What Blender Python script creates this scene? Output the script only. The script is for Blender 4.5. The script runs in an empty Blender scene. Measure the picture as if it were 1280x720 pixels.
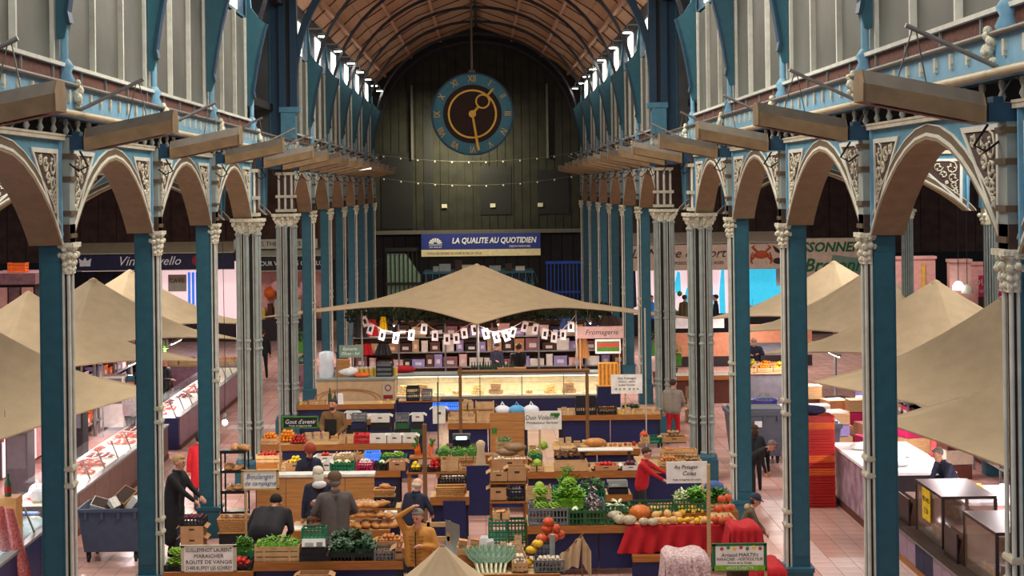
import bpy, math, random
from mathutils import Vector, Matrix, noise
R = math.radians
random.seed(7)
SC = bpy.context.scene
COL = SC.collection
# ------------------------------------------------------------------ camera
F = 2000.0; PX0, PY0 = 602.0, 236.0; ROLL = 0.0125; CAMZ = 7.0
cd = bpy.data.cameras.new('camera'); cam = bpy.data.objects.new('camera', cd); COL.objects.link(cam)
cd.sensor_width = 36; cd.lens = 36 * F / 1280; cd.clip_end = 400
cd.shift_x = (640 - PX0) / 1280; cd.shift_y = -(360 - PY0) / 1280
cam.matrix_world = Matrix.Translation((0, 0, CAMZ)) @ Matrix.Rotation(R(90), 4, 'X') @ Matrix.Rotation(-ROLL, 4, 'Z')
SC.camera = cam
CR, SR = math.cos(ROLL), math.sin(ROLL)
def at(px, py, Y):
    a, b = px - PX0, PY0 - py
    return Vector(((a * CR + b * SR) * Y / F, Y, CAMZ + (-a * SR + b * CR) * Y / F))
def G(px, py, z):
    a, b = px - PX0, PY0 - py
    v = -a * SR + b * CR
    return at(px, py, (z - CAMZ) * F / v)
# ------------------------------------------------------------------ world, lights, exposure
SC.view_settings.view_transform = 'Standard'; SC.view_settings.look = 'None'
SC.view_settings.gamma = 1; SC.view_settings.use_curve_mapping = False
SC.view_settings.exposure = 0.42
w = bpy.data.worlds.new('world'); SC.world = w; w.use_nodes = True
w.node_tree.nodes['Background'].inputs[0].default_value = (0.72, 0.78, 0.9, 1)
w.node_tree.nodes['Background'].inputs[1].default_value = 0.2
def area(name, loc, size, power, color=(1, .93, .84), rot=(0, 0, 0), sy=None):
    l = bpy.data.lights.new(name, 'AREA'); l.energy = power; l.color = color; l.size = size
    if sy: l.shape = 'RECTANGLE'; l.size_y = sy
    o = bpy.data.objects.new(name, l); COL.objects.link(o); o.location = loc; o.rotation_euler = rot
    return o
for i, (y, p) in enumerate(((14, 480), (25, 900), (36, 850), (49, 420), (62, 40))):
    area('nave_lamp', (-.2, y, 13.4), 5, p, (1, .92, .8), (0, 0, 0), 3)
for s in (-1, 1):
    for y, p in ((26, 330), (38, 420), (50, 460), (64, 560)):
        area('aisle_fill', (s * 12.5, y, 8.9), 4, p, (1, .93, .86), sy=4)  # unseen area lights added to brighten the roofed aisles
area('front_fill', (0, -2, 10.5), 6, 330, (.9, .95, 1), (R(72), 0, 0), 3)  # unseen fill added behind the camera to light the fronts
# ------------------------------------------------------------------ materials
def srgb(c):
    return tuple(((x / 255 / 12.92) if x / 255 <= .04045 else ((x / 255 + .055) / 1.055) ** 2.4) for x in c) + (1,)
MATS = {}
def mat(name, c, rough=.6, metal=0, var=.12, scale=6, bump=0, emit=None, spec=.4, alpha=None, kind=None, c2=None):
    if name in MATS: return MATS[name]
    m = bpy.data.materials.new(name); m.use_nodes = True; nt = m.node_tree; N = nt.nodes; L = nt.links
    b = N['Principled BSDF']; col = srgb(c)
    b.inputs['Roughness'].default_value = rough; b.inputs['Metallic'].default_value = metal
    b.inputs['Specular IOR Level'].default_value = spec
    tc = N.new('ShaderNodeTexCoord')
    nz = N.new('ShaderNodeTexNoise'); nz.inputs['Scale'].default_value = scale; nz.inputs['Detail'].default_value = 5
    mp = N.new('ShaderNodeMapping'); L.new(tc.outputs['Object'], mp.inputs[0]); L.new(mp.outputs[0], nz.inputs['Vector'])
    if kind == 'wood': mp.inputs['Scale'].default_value = (1, 12, 12)
    if kind == 'weave':
        mp.inputs['Scale'].default_value = (1, 1, 1)
    mx = N.new('ShaderNodeMix'); mx.data_type = 'RGBA'; 
    rp = N.new('ShaderNodeMapRange'); rp.inputs[1].default_value = .3; rp.inputs[2].default_value = .7
    L.new(nz.outputs['Fac'], rp.inputs[0]); L.new(rp.outputs[0], mx.inputs[0])
    if c2: ca, cb = srgb(c), srgb(c2)
    else:
        ca = tuple(x * (1 - var) for x in col[:3]) + (1,); cb = tuple(min(1, x * (1 + var)) for x in col[:3]) + (1,)
    mx.inputs[6].default_value = ca; mx.inputs[7].default_value = cb
    L.new(mx.outputs[2], b.inputs['Base Color'])
    if bump:
        bp = N.new('ShaderNodeBump'); bp.inputs['Strength'].default_value = bump; bp.inputs['Distance'].default_value = .02
        L.new(nz.outputs['Fac'], bp.inputs['Height']); L.new(bp.outputs[0], b.inputs['Normal'])
    if emit is not None:
        b.inputs['Emission Color'].default_value = srgb(c); b.inputs['Emission Strength'].default_value = emit
    if alpha is not None:
        b.inputs['Alpha'].default_value = alpha
    MATS[name] = m; return m
def M(name): return MATS[name]
for a in [
    ('teal', (38, 88, 104), .5), ('teal_dark', (26, 62, 88), .5), ('sky_blue', (112, 160, 188), .55), ('panel_blue', (78, 134, 158), .55),
    ('cream', (190, 186, 166), .6), ('white_iron', (200, 202, 192), .55), ('stone_grey', (140, 150, 146), .6), ('tan_iron', (92, 76, 54), .6), ('soffit_tan', (128, 112, 86), .6),
    ('black', (22, 22, 24), .6), ('dark_brown', (62, 44, 38), .7), ('rust', (88, 46, 34), .7), ('steel', (120, 120, 118), .4),
    ('grey_pipe', (96, 92, 86), .5), ('beige_pipe', (176, 164, 136), .5), ('near_black', (32, 32, 34), .7), ('red_paint', (150, 28, 30), .5),
    ('white', (236, 236, 232), .5), ('navy', (26, 32, 70), .6), ('gold', (232, 190, 76), .45), ('pink_wall', (206, 158, 148), .7),
    ('orange_crate', (228, 104, 36), .5), ('red_crate', (186, 34, 28), .5), ('bright_white', (246, 246, 250), .4)]:
    mat(a[0], a[1], a[2])
mat('capital_gilt', (206, 204, 184), .65, var=.35, scale=25, bump=.8)
mat('lattice_tan', (150, 134, 104), .6, var=.3, scale=12)
mat('heater_tan', (134, 112, 82), .45, var=.25, scale=4)
mat('heater_grey', (104, 98, 90), .5, var=.2, scale=5)
mat('heater_under', (92, 48, 40), .5)
mat('heater_glow', (240, 200, 230), .5, emit=2.5)
mat('moss_green', (86, 110, 30), .6)
mat('glass_grey', (84, 86, 80), .45, var=.3, scale=.7, spec=.3)
mat('lit_glass', (250, 246, 232), .4, emit=2.2)
mat('roof_board', (186, 148, 116), .8, var=.2, scale=3, kind='wood')
mat('roof_purlin', (186, 146, 122), .8)
mat('rib_dark', (38, 38, 46), .6)
mat('spot_glow', (255, 250, 235), .5, emit=14)
mat('end_wall', (40, 39, 31), .8, var=.4, scale=1.5)
mat('end_wall_lit', (112, 108, 74), .8, var=.3, scale=2)
mat('aisle_board', (84, 62, 54), .8, var=.3, scale=2)
mat('canvas', (194, 171, 138), .9, var=.07, scale=3, bump=.15)
mat('brick_brown', (96, 56, 44), .85, var=.35, scale=18, bump=.5)
# ------------------------------------------------------------------ mesh builder
class MB:
    def __init__(s): s.v = []; s.f = []; s.m = []; s.sm = []; s.T = None
    def add(s, vs, fs, m=0, smooth=False):
        o = len(s.v)
        if s.T is not None: vs = [tuple(s.T @ Vector(p)) for p in vs]
        s.v += [tuple(p) for p in vs]; s.f += [tuple(i + o for i in f) for f in fs]
        s.m += [m] * len(fs); s.sm += [smooth] * len(fs); return s
    def box(s, c, d, m=0, rz=0, rx=0, ry=0, taper=1.0):
        x, y, z = d[0] / 2, d[1] / 2, d[2] / 2; t = taper
        vs = [Vector(p) for p in ((-x, -y, -z), (x, -y, -z), (x, y, -z), (-x, y, -z), (-x * t, -y * t, z), (x * t, -y * t, z), (x * t, y * t, z), (-x * t, y * t, z))]
        if rz or rx or ry:
            q = Matrix.Rotation(rz, 3, 'Z') @ Matrix.Rotation(ry, 3, 'Y') @ Matrix.Rotation(rx, 3, 'X'); vs = [q @ p for p in vs]
        c = Vector(c)
        return s.add([p + c for p in vs], [(0, 3, 2, 1), (4, 5, 6, 7), (0, 1, 5, 4), (1, 2, 6, 5), (2, 3, 7, 6), (3, 0, 4, 7)], m)
    def b2(s, a, b, m=0):
        return s.box([(a[i] + b[i]) / 2 for i in range(3)], [abs(b[i] - a[i]) for i in range(3)], m)
    def cyl(s, p0, p1, r0, r1=None, n=8, m=0, caps=True, smooth=True):
        r1 = r0 if r1 is None else r1; p0, p1 = Vector(p0), Vector(p1); d = (p1 - p0)
        q = d.to_track_quat('Z', 'Y').to_matrix() if d.length > 1e-9 else Matrix.Identity(3)
        vs = [p + q @ Vector((math.cos(2 * math.pi * k / n) * r, math.sin(2 * math.pi * k / n) * r, 0)) for p, r in ((p0, r0), (p1, r1)) for k in range(n)]
        s.add(vs, [(k, (k + 1) % n, n + (k + 1) % n, n + k) for k in range(n)], m, smooth)
        if caps: s.add(vs, [tuple(range(n - 1, -1, -1)), tuple(range(n, 2 * n))], m)
        return s
    def tube(s, pts, r, n=6, m=0):
        pts = [Vector(p) for p in pts]; rs = r if isinstance(r, (list, tuple)) else [r] * len(pts); vs = []; up = None
        for i, p in enumerate(pts):
            d = (pts[min(i + 1, len(pts) - 1)] - pts[max(i - 1, 0)]).normalized()
            if up is None: up = d.orthogonal().normalized()
            up = (up - d * up.dot(d)); up = up.normalized() if up.length > 1e-6 else d.orthogonal().normalized(); w_ = d.cross(up)
            vs += [p + (up * math.cos(2 * math.pi * k / n) + w_ * math.sin(2 * math.pi * k / n)) * rs[i] for k in range(n)]
        fs = [(i * n + k, i * n + (k + 1) % n, (i + 1) * n + (k + 1) % n, (i + 1) * n + k) for i in range(len(pts) - 1) for k in range(n)]
        s.add(vs, fs, m, True)
        return s.add(vs, [tuple(range(n - 1, -1, -1)), tuple(range((len(pts) - 1) * n, len(pts) * n))], m)
    def lathe(s, prof, c=(0, 0, 0), n=12, m=0, smooth=True, sx=1, sy=1, wob=None):
        vs = []
        for r, z in prof:
            for k in range(n):
                a = 2 * math.pi * k / n; rr = r * (wob(a) if wob else 1)
                vs.append((c[0] + math.cos(a) * rr * sx, c[1] + math.sin(a) * rr * sy, c[2] + z))
        fs = [(i * n + k, i * n + (k + 1) % n, (i + 1) * n + (k + 1) % n, (i + 1) * n + k) for i in range(len(prof) - 1) for k in range(n)]
        s.add(vs, fs, m, smooth)
        return s.add(vs, [tuple(range(n - 1, -1, -1)), tuple(range((len(prof) - 1) * n, len(prof) * n))], m)
    def ball(s, c, r, n=8, rows=5, m=0, d=None, wob=None):
        d = d or (1, 1, 1); prof = [(math.sin(math.pi * i / rows) * r + 1e-5, -math.cos(math.pi * i / rows) * r * d[2]) for i in range(rows + 1)]
        return s.lathe(prof, c, n, m, True, d[0], d[1], wob)
    def prism(s, poly, a0, a1, axis='y', m=0, mside=None):
        """poly: 2-D points; axis y: (x,z) extruded in y; axis x: (y,z) extruded in x; axis z: (x,y) in z"""
        f = {'y': lambda p, a: (p[0], a, p[1]), 'x': lambda p, a: (a, p[0], p[1]), 'z': lambda p, a: (p[0], p[1], a)}[axis]
        n = len(poly); vs = [f(p, a0) for p in poly] + [f(p, a1) for p in poly]
        s.add(vs, [tuple(range(n)), tuple(range(2 * n - 1, n - 1, -1))], m)
        return s.add(vs, [(k, k + n, (k + 1) % n + n, (k + 1) % n) for k in range(n)], m if mside is None else mside)
    def strip(s, A, B, a0, a1, axis='y', m=0):
        """band between two polylines A and B (2-D), extruded a0..a1"""
        f = {'y': lambda p, a: (p[0], a, p[1]), 'x': lambda p, a: (a, p[0], p[1]), 'z': lambda p, a: (p[0], p[1], a)}[axis]
        n = len(A); vs = [f(p, a) for a in (a0, a1) for P in (A, B) for p in P]; fs = []
        for i in range(n - 1):
            fs += [(i, i + 1, n + i + 1, n + i), (2 * n + i + 1, 2 * n + i, 3 * n + i, 3 * n + i + 1), (i + 1, i, 2 * n + i, 2 * n + i + 1), (n + i, n + i + 1, 3 * n + i + 1, 3 * n + i)]
        fs += [(0, n, 3 * n, 2 * n), (n - 1, 3 * n - 1, 4 * n - 1, 2 * n - 1)]
        return s.add(vs, fs, m)
    def grid(s, fn, nu, nv, m=0, smooth=True):
        vs = [fn(i / nu, j / nv) for i in range(nu + 1) for j in range(nv + 1)]
        return s.add(vs, [(i * (nv + 1) + j, (i + 1) * (nv + 1) + j, (i + 1) * (nv + 1) + j + 1, i * (nv + 1) + j + 1) for i in range(nu) for j in range(nv)], m, smooth)
    def mesh(s, name, mats):
        me = bpy.data.meshes.new(name); me.from_pydata(s.v, [], s.f)
        for x in (mats if isinstance(mats, (list, tuple)) else [mats]): me.materials.append(M(x) if isinstance(x, str) else x)
        me.polygons.foreach_set('material_index', s.m); me.polygons.foreach_set('use_smooth', s.sm); me.update(); return me
    def build(s, name, mats, parent=None, loc=None, rz=0):
        return link(name, s.mesh(name, mats), parent, loc, rz)
def link(name, me, parent=None, loc=None, rz=0):
    o = bpy.data.objects.new(name, me); COL.objects.link(o)
    if parent: o.parent = parent
    if loc is not None: o.location = loc
    if rz: o.rotation_euler = (0, 0, rz)
    return o
def tag(o, label=None, cat=None, group=None, kind=None):
    if label: o['label'] = label
    if cat: o['category'] = cat
    if group: o['group'] = group
    if kind: o['kind'] = kind
    return o
def thing(name, label, cat, loc=(0, 0, 0), rz=0, group=None):
    o = bpy.data.objects.new(name, None); COL.objects.link(o); o.location = loc; o.rotation_euler = (0, 0, rz)
    o.empty_display_size = .1
    return tag(o, label, cat, group)
def dup(root, loc=None, rz=None, label=None, group=None):
    def rec(o, p):
        c = o.copy(); COL.objects.link(c); c.parent = p
        for ch in o.children: rec(ch, c)
        return c
    r = rec(root, None)
    if loc is not None: r.location = loc
    if rz is not None: r.rotation_euler = (0, 0, rz)
    if label: r['label'] = label
    if group: r['group'] = group
    return r
def text(body, size, m, parent, loc, rot=(R(90), 0, 0), shear=0, ext=.002, align='CENTER', name='lettering', sx=1.0, bold=0, maxw=None):
    c = bpy.data.curves.new(name, 'FONT'); c.body = body; c.size = size; c.extrude = ext; c.align_x = align; c.align_y = 'CENTER'; c.shear = shear
    c.resolution_u = 2; c.offset = bold; c.space_line = .9
    tmp = bpy.data.objects.new('lettering_curve', c); me = bpy.data.meshes.new_from_object(tmp); bpy.data.objects.remove(tmp); me.materials.clear(); me.materials.append(M(m))
    if maxw and len(me.vertices):
        ww = max(v.co.x for v in me.vertices) - min(v.co.x for v in me.vertices)
        if ww > maxw: sx = sx * maxw / ww
    o = bpy.data.objects.new(name, me); COL.objects.link(o); o.location = loc; o.rotation_euler = rot; o.scale = (sx, 1, 1)
    if parent: o.parent = parent
    return o
ORD = 'first second third fourth fifth sixth seventh eighth ninth tenth eleventh twelfth thirteenth fourteenth'.split()
# ================================================================== ARCHITECTURE
XS = {-1: -5.6, 1: 5.2}
NEAR = [9.6, 15.35, 21.1, 26.85, 32.6, 38.3]
FAR = [45.8, 51.7, 57.6, 63.5, 69.4, 75.3, 81.2]
SIDE = {-1: 'left', 1: 'right'}
mat('transept_glass', (74, 76, 78), .3, var=.3, scale=1)
# ---- floor
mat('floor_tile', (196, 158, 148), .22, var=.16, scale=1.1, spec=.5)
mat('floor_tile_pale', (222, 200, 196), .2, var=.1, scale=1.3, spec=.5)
mat('floor_joint', (150, 112, 104), .5, var=.15, scale=5)
fl = MB().b2((-30, -6, -.2), (30, 90, 0)).build('floor', ['floor_joint']); tag(fl, kind='structure')
# the floor material takes over where tiles are too small: brick pattern of the same size
def brick_mat(name, c1, c2, cm, sx, sy, rough=.35):
    m = mat(name, c1, rough); nt = m.node_tree; N = nt.nodes; L = nt.links
    bt = N.new('ShaderNodeTexBrick'); bt.offset = 0; bt.inputs['Color1'].default_value = srgb(c1); bt.inputs['Color2'].default_value = srgb(c2)
    bt.inputs['Mortar'].default_value = srgb(cm); bt.inputs['Scale'].default_value = 1; bt.inputs['Brick Width'].default_value = sx
    bt.inputs['Row Height'].default_value = sy; bt.inputs['Mortar Size'].default_value = .006
    tc = N.new('ShaderNodeTexCoord'); L.new(tc.outputs['Object'], bt.inputs['Vector']); L.new(bt.outputs['Color'], N['Principled BSDF'].inputs['Base Color'])
    return m
brick_mat('floor_field', (190, 142, 130), (206, 166, 156), (140, 104, 96), .4, .4, .25)
fl.data.materials[0] = M('floor_field')
tile_me = {k: MB().b2((-.194, -.194, 0), (.194, .194, .006)).mesh('tile', ['floor_tile' if k == 0 else 'floor_tile_pale']) for k in (0, 1)}
n = 0
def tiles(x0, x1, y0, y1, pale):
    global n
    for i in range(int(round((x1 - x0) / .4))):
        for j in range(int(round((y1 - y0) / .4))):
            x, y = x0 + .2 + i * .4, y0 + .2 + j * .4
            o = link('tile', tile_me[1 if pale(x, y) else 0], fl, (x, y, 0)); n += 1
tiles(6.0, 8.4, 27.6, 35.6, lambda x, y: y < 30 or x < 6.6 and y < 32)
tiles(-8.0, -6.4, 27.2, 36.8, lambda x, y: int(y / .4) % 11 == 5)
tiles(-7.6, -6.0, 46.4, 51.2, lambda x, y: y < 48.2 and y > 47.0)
# ---- piers
def band(mb, z, r, m):
    mb.lathe([(r, z - .05), (r * 1.25, z - .03), (r * 1.25, z + .03), (r, z + .05)], n=12, m=m)
def slim_pier(label):
    t = thing('iron_pier', label, 'column', group='slim blue piers of the nave arcade')
    MB().b2((-.21, -.24, 0), (.24, .24, .55)).b2((-.24, -.26, .55), (.26, .26, .62)).build('plinth', ['teal'], t)
    MB().b2((-.09, -.14, .62), (.21, .14, 6.32)).b2((-.06, -.155, .8), (.18, .155, 6.1)).build('shaft', ['teal'], t)
    mb = MB()
    for y in (-.1, .1):
        mb.cyl((-.165, y, .62), (-.165, y, 6.0), .024, n=8); mb.b2((-.115, y - .03, .62), (-.08, y + .03, 6.0))
    mb.b2((-.14, -.09, .62), (-.09, .09, 6.0), 1)
    mb.build('colonnette', ['white_iron', 'near_black'], t)
    for z0 in (1.42, 3.28):
        mb = MB()
        for z in (z0 - .11, z0 + .11): mb.b2((-.205, -.145, z - .02), (-.085, .145, z + .02)); mb.b2((-.195, -.135, z - .035), (-.09, .135, z + .035))
        mb.build('collar', ['cream'], t)
    cap = MB(); 
    for k, (h, r_) in enumerate(((6.0, .1), (6.08, .13), (6.18, .19), (6.28, .16))):
        for a in range(9):
            an = a / 9 * 2 * math.pi
            cap.ball((-.14 + math.cos(an) * r_ * .55, math.sin(an) * (.07 + r_ * .6), h + .02 * (a % 2)), .045, 6, 4)
    cap.b2((-.2, -.14, 5.95), (-.08, .14, 6.3)).b2((-.26, -.2, 6.3), (-.05, .2, 6.36))
    cap.build('capital', ['capital_gilt'], t)
    up = MB(); up.b2((-.2, -.13, 6.36), (-.02, .13, 7.74), 0)
    for z in (6.45, 6.75, 7.2, 7.5): up.b2((-.225, -.155, z - .03), (0, .155, z + .03), 1)
    up.b2((-.2, -.16, 6.36), (.2, .16, 6.6), 2)
    up.build('upper_post', ['stone_grey', 'tan_iron', 'dark_brown'], t)
    return t
def cluster_pier(label):
    t = thing('clustered_pier', label, 'column', group='clustered fluted piers at the crossing')
    MB().b2((-.34, -.34, 0), (.34, .34, .5)).lathe([(.36, .5), (.36, .56), (.31, .62)], n=16).build('plinth', ['teal'], t)
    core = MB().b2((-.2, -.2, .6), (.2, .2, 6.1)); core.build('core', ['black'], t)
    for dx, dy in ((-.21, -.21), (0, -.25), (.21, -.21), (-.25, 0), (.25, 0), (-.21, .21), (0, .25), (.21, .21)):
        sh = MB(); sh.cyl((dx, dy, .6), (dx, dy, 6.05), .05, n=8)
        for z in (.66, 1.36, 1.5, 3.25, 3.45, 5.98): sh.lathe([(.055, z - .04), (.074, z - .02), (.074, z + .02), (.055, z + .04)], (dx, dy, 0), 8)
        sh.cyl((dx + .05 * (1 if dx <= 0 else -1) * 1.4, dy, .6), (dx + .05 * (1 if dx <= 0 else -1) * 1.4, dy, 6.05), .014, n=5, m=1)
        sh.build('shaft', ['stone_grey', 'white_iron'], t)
    cap = MB()
    for h, r_, k in ((6.06, .24, 10), (6.14, .29, 12), (6.23, .34, 12)):
        for a in range(k):
            an = (a + .5 * (h > 6.1)) / k * 2 * math.pi; q = 1 / max(abs(math.cos(an)), abs(math.sin(an))) * .9
            cap.ball((math.cos(an) * r_ * q, math.sin(an) * r_ * q, h), .055, 6, 4, d=(1, 1, 1.4))
    cap.b2((-.25, -.25, 6.0), (.25, .25, 6.3)).b2((-.38, -.38, 6.28), (.38, .38, 6.36)).build('capital', ['capital_gilt'], t)
    up = MB(); up.b2((-.22, -.2, 6.36), (.22, .2, 7.74), 2)
    for dx in (-.18, 0, .18):
        for dy in (-.2, .2): up.cyl((dx, dy, 6.45), (dx, dy, 7.5), .035, m=0)
    for z in (6.45, 6.85, 7.5): up.b2((-.27, -.27, z - .04), (.27, .27, z + .04), 1)
    up.build('upper_post', ['white_iron', 'cream', 'dark_brown'], t)
    return t
sp0 = cp0 = None
cl = {(-1, 38.3): 'fluted clustered pier beside the left aisle, nearer of two', (-1, 45.8): 'fluted clustered pier on the left, behind the bearded stallholder', (1, 45.8): 'fluted clustered pier behind the crates of onions', (1, 38.3): 'fluted clustered pier beside the large grey bin in the right aisle'}
for s in (-1, 1):
    k = 0
    for Y in NEAR[1:] + FAR:
        if Y in (38.3, 45.8):
            lb = cl[(s, Y)]
            if cp0 is None: cp0 = o = cluster_pier(lb)
            else: o = dup(cp0, label=lb)
        else:
            lb = f'slim blue iron pier, {ORD[k]} of the {SIDE[s]} row counted from the front'; k += 1
            if sp0 is None: sp0 = o = slim_pier(lb)
            else: o = dup(sp0, label=lb)
        o.location = (XS[s], Y, 0); o.rotation_euler = (0, 0, 0 if s > 0 else math.pi)
# ---- arches
def arch_pts(half, foot=6.33, apex=7.54, n=18, off=0):
    pts = []
    for i in range(n + 1):
        t = math.pi * i / n
        x = -math.cos(t); z = foot + (apex - foot) * (1 - abs(x) ** 1.85) ** .9
        pts.append((x * (half + off), z + off * .8 * math.sin(t)))
    return pts
def arch(span, label, group, top=7.72):
    """in local coordinates the arch runs along y, centred; x is the thickness, nave side -x"""
    t = thing('arcade_arch', label, 'arch', group=group)
    h = span / 2 - .16; A = arch_pts(h - .06); n = len(A)
    tp = [(max(-h, min(h, p[0] * h / (h - .06))), top) for p in A]
    MB().strip(A, tp, -.1, .13, 'x').build('spandrel', ['panel_blue'], t)
    B = arch_pts(h - .06, off=.0); B2 = arch_pts(h - .06, off=.1); B3 = arch_pts(h - .06, off=-.05)
    MB().strip(B3, B, -.13, .3, 'x', 0).build('soffit', ['soffit_tan'], t)
    C = arch_pts(h - .06, off=.16)
    mb = MB().strip(B, arch_pts(h - .06, off=.045), -.135, -.1, 'x', 0).strip(arch_pts(h - .06, off=.045), C, -.118, -.1, 'x', 1).strip(C, arch_pts(h - .06, off=.18), -.124, -.1, 'x', 0)
    mb.build('arch_band', ['white_iron', 'tan_iron'], t)
    MB().b2((-.16, -h, top - .02), (.14, h, top + .03)).b2((-.17, -h, top + .03), (.14, h, top + .06)).build('cornice', ['cream'], t)
    for sg in (-1, 1):
        MB().b2((-.14, sg * (h - .1) - .02, 6.4), (-.1, sg * (h - .1) + .02, top)).build('edge_strip', ['sky_blue'], t)
        # triangular scroll lattice between arch and post
        ya, yb = h - .2, h - 1.45; zt = top - .14
        tri = [(sg * ya, zt), (sg * yb, zt), (sg * (ya - .02), 6.5)]
        lat = MB()
        cx = sum(p[0] for p in tri) / 3; cz = sum(p[1] for p in tri) / 3
        inn = [(cx + (p[0] - cx) * .84, cz + (p[1] - cz) * .84) for p in tri]
        for i in range(3):
            a, b, c, d = tri[i], tri[(i + 1) % 3], inn[(i + 1) % 3], inn[i]
            lat.add([(x, p[0], p[1]) for x in (-.122, -.09) for p in (a, b, c, d)], [(0, 1, 2, 3), (4, 7, 6, 5), (0, 4, 5, 1), (3, 2, 6, 7), (1, 5, 6, 2), (0, 3, 7, 4)], 0)
        lat.build('panel_moulding', ['white_iron'], t)
        MB().prism(inn, -.106, -.095, 'x').build('lattice_back', ['dark_brown'], t)
        sc = MB(); rnd = random.Random(3)
        for r_, (fy, fz) in [(.17, (.2, .18)), (.13, (.5, .14)), (.085, (.73, .1)), (.14, (.16, .42)), (.1, (.14, .62)), (.07, (.1, .8)), (.1, (.37, .36)), (.05, (.3, .56))]:
            cy, c_z = inn[0][0] + (inn[1][0] - inn[0][0]) * fy, inn[0][1] - (inn[0][1] - inn[2][1]) * fz
            ph = rnd.random() * 6
            sc.tube([(-.112, cy + math.cos(ph + q * .75) * r_ * (1 - q * .085), c_z + math.sin(ph + q * .75) * r_ * (1 - q * .085)) for q in range(10)], .014, 5)
            for q in range(4): sc.ball((-.112, cy + math.cos(ph + q * 1.7) * r_ * .5, c_z + math.sin(ph + q * 1.7) * r_ * .5), .025, 5, 3)
        sc.build('scrollwork', ['cream'], t)
    return t
protoA = {}
for s in (-1, 1):
    k = 0
    for seq in (NEAR, FAR):
        for a, b in zip(seq[:-1], seq[1:]):
            sp = round(b - a, 2); lb = f'tan and white iron arch, {ORD[k]} of the {SIDE[s]} arcade counted from the front'; k += 1
            if sp not in protoA: protoA[sp] = o = arch(sp - .02, lb, 'arches of the nave arcades')
            else: o = dup(protoA[sp], label=lb)
            o.location = (XS[s], (a + b) / 2, 0); o.rotation_euler = (0, 0, 0 if s > 0 else math.pi)
tr = None
for s in (-1, 1):
    for Y in (38.3, 45.8):
        lb = f"blue cross arch over the {SIDE[s]} aisle at the {'nearer' if Y < 40 else 'farther'} clustered pier"
        if tr is None: tr = o = arch(6.3, lb, 'cross arches over the aisles')
        else: o = dup(tr, label=lb)
        o.location = (XS[s] + s * 3.5, Y, 0); o.rotation_euler = (0, 0, math.pi / 2)
# aisle columns
ac = thing('aisle_column', 'slender fluted iron column in the right aisle, beside the pink stall walls', 'column', (12.15, 38.3, 0), group='slender aisle columns')
MB().b2((-.2, -.2, 0), (.2, .2, .5)).build('plinth', ['teal'], ac)
mb = MB().cyl((0, 0, .5), (0, 0, 6.05), .16, n=12, m=1)
for k in range(7): a = R(-155 + k * 22); mb.cyl((math.cos(a) * .16, math.sin(a) * .16, .5), (math.cos(a) * .16, math.sin(a) * .16, 6.0), .022, n=6, m=0)
mb.build('shaft', ['stone_grey', 'teal_dark'], ac)
mb = MB()
for h, r_ in ((6.03, .17), (6.12, .2), (6.22, .25)):
    for a in range(8): mb.ball((math.cos(a * .785) * r_, math.sin(a * .785) * r_, h), .05, 6, 4)
mb.b2((-.16, -.16, 6), (.16, .16, 6.4)).build('capital', ['capital_gilt'], ac)
MB().b2((-.22, -.12, 6.4), (.22, .12, 7.75)).cyl((-.12, -.14, 6.45), (-.12, -.14, 7.6), .035, m=1).cyl((.12, -.14, 6.45), (.12, -.14, 7.6), .035, m=1).build('upper_post', ['panel_blue', 'white_iron'], ac)
dup(ac, (12.15, 45.8, 0), label='slender aisle column on the right, one bay behind its twin')
dup(ac, (-12.3, 38.3, 0), label='slender aisle column at the left edge, nearer the camera'); dup(ac, (-12.3, 45.8, 0), label='slender aisle column on the left, half hidden by canopies')
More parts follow.
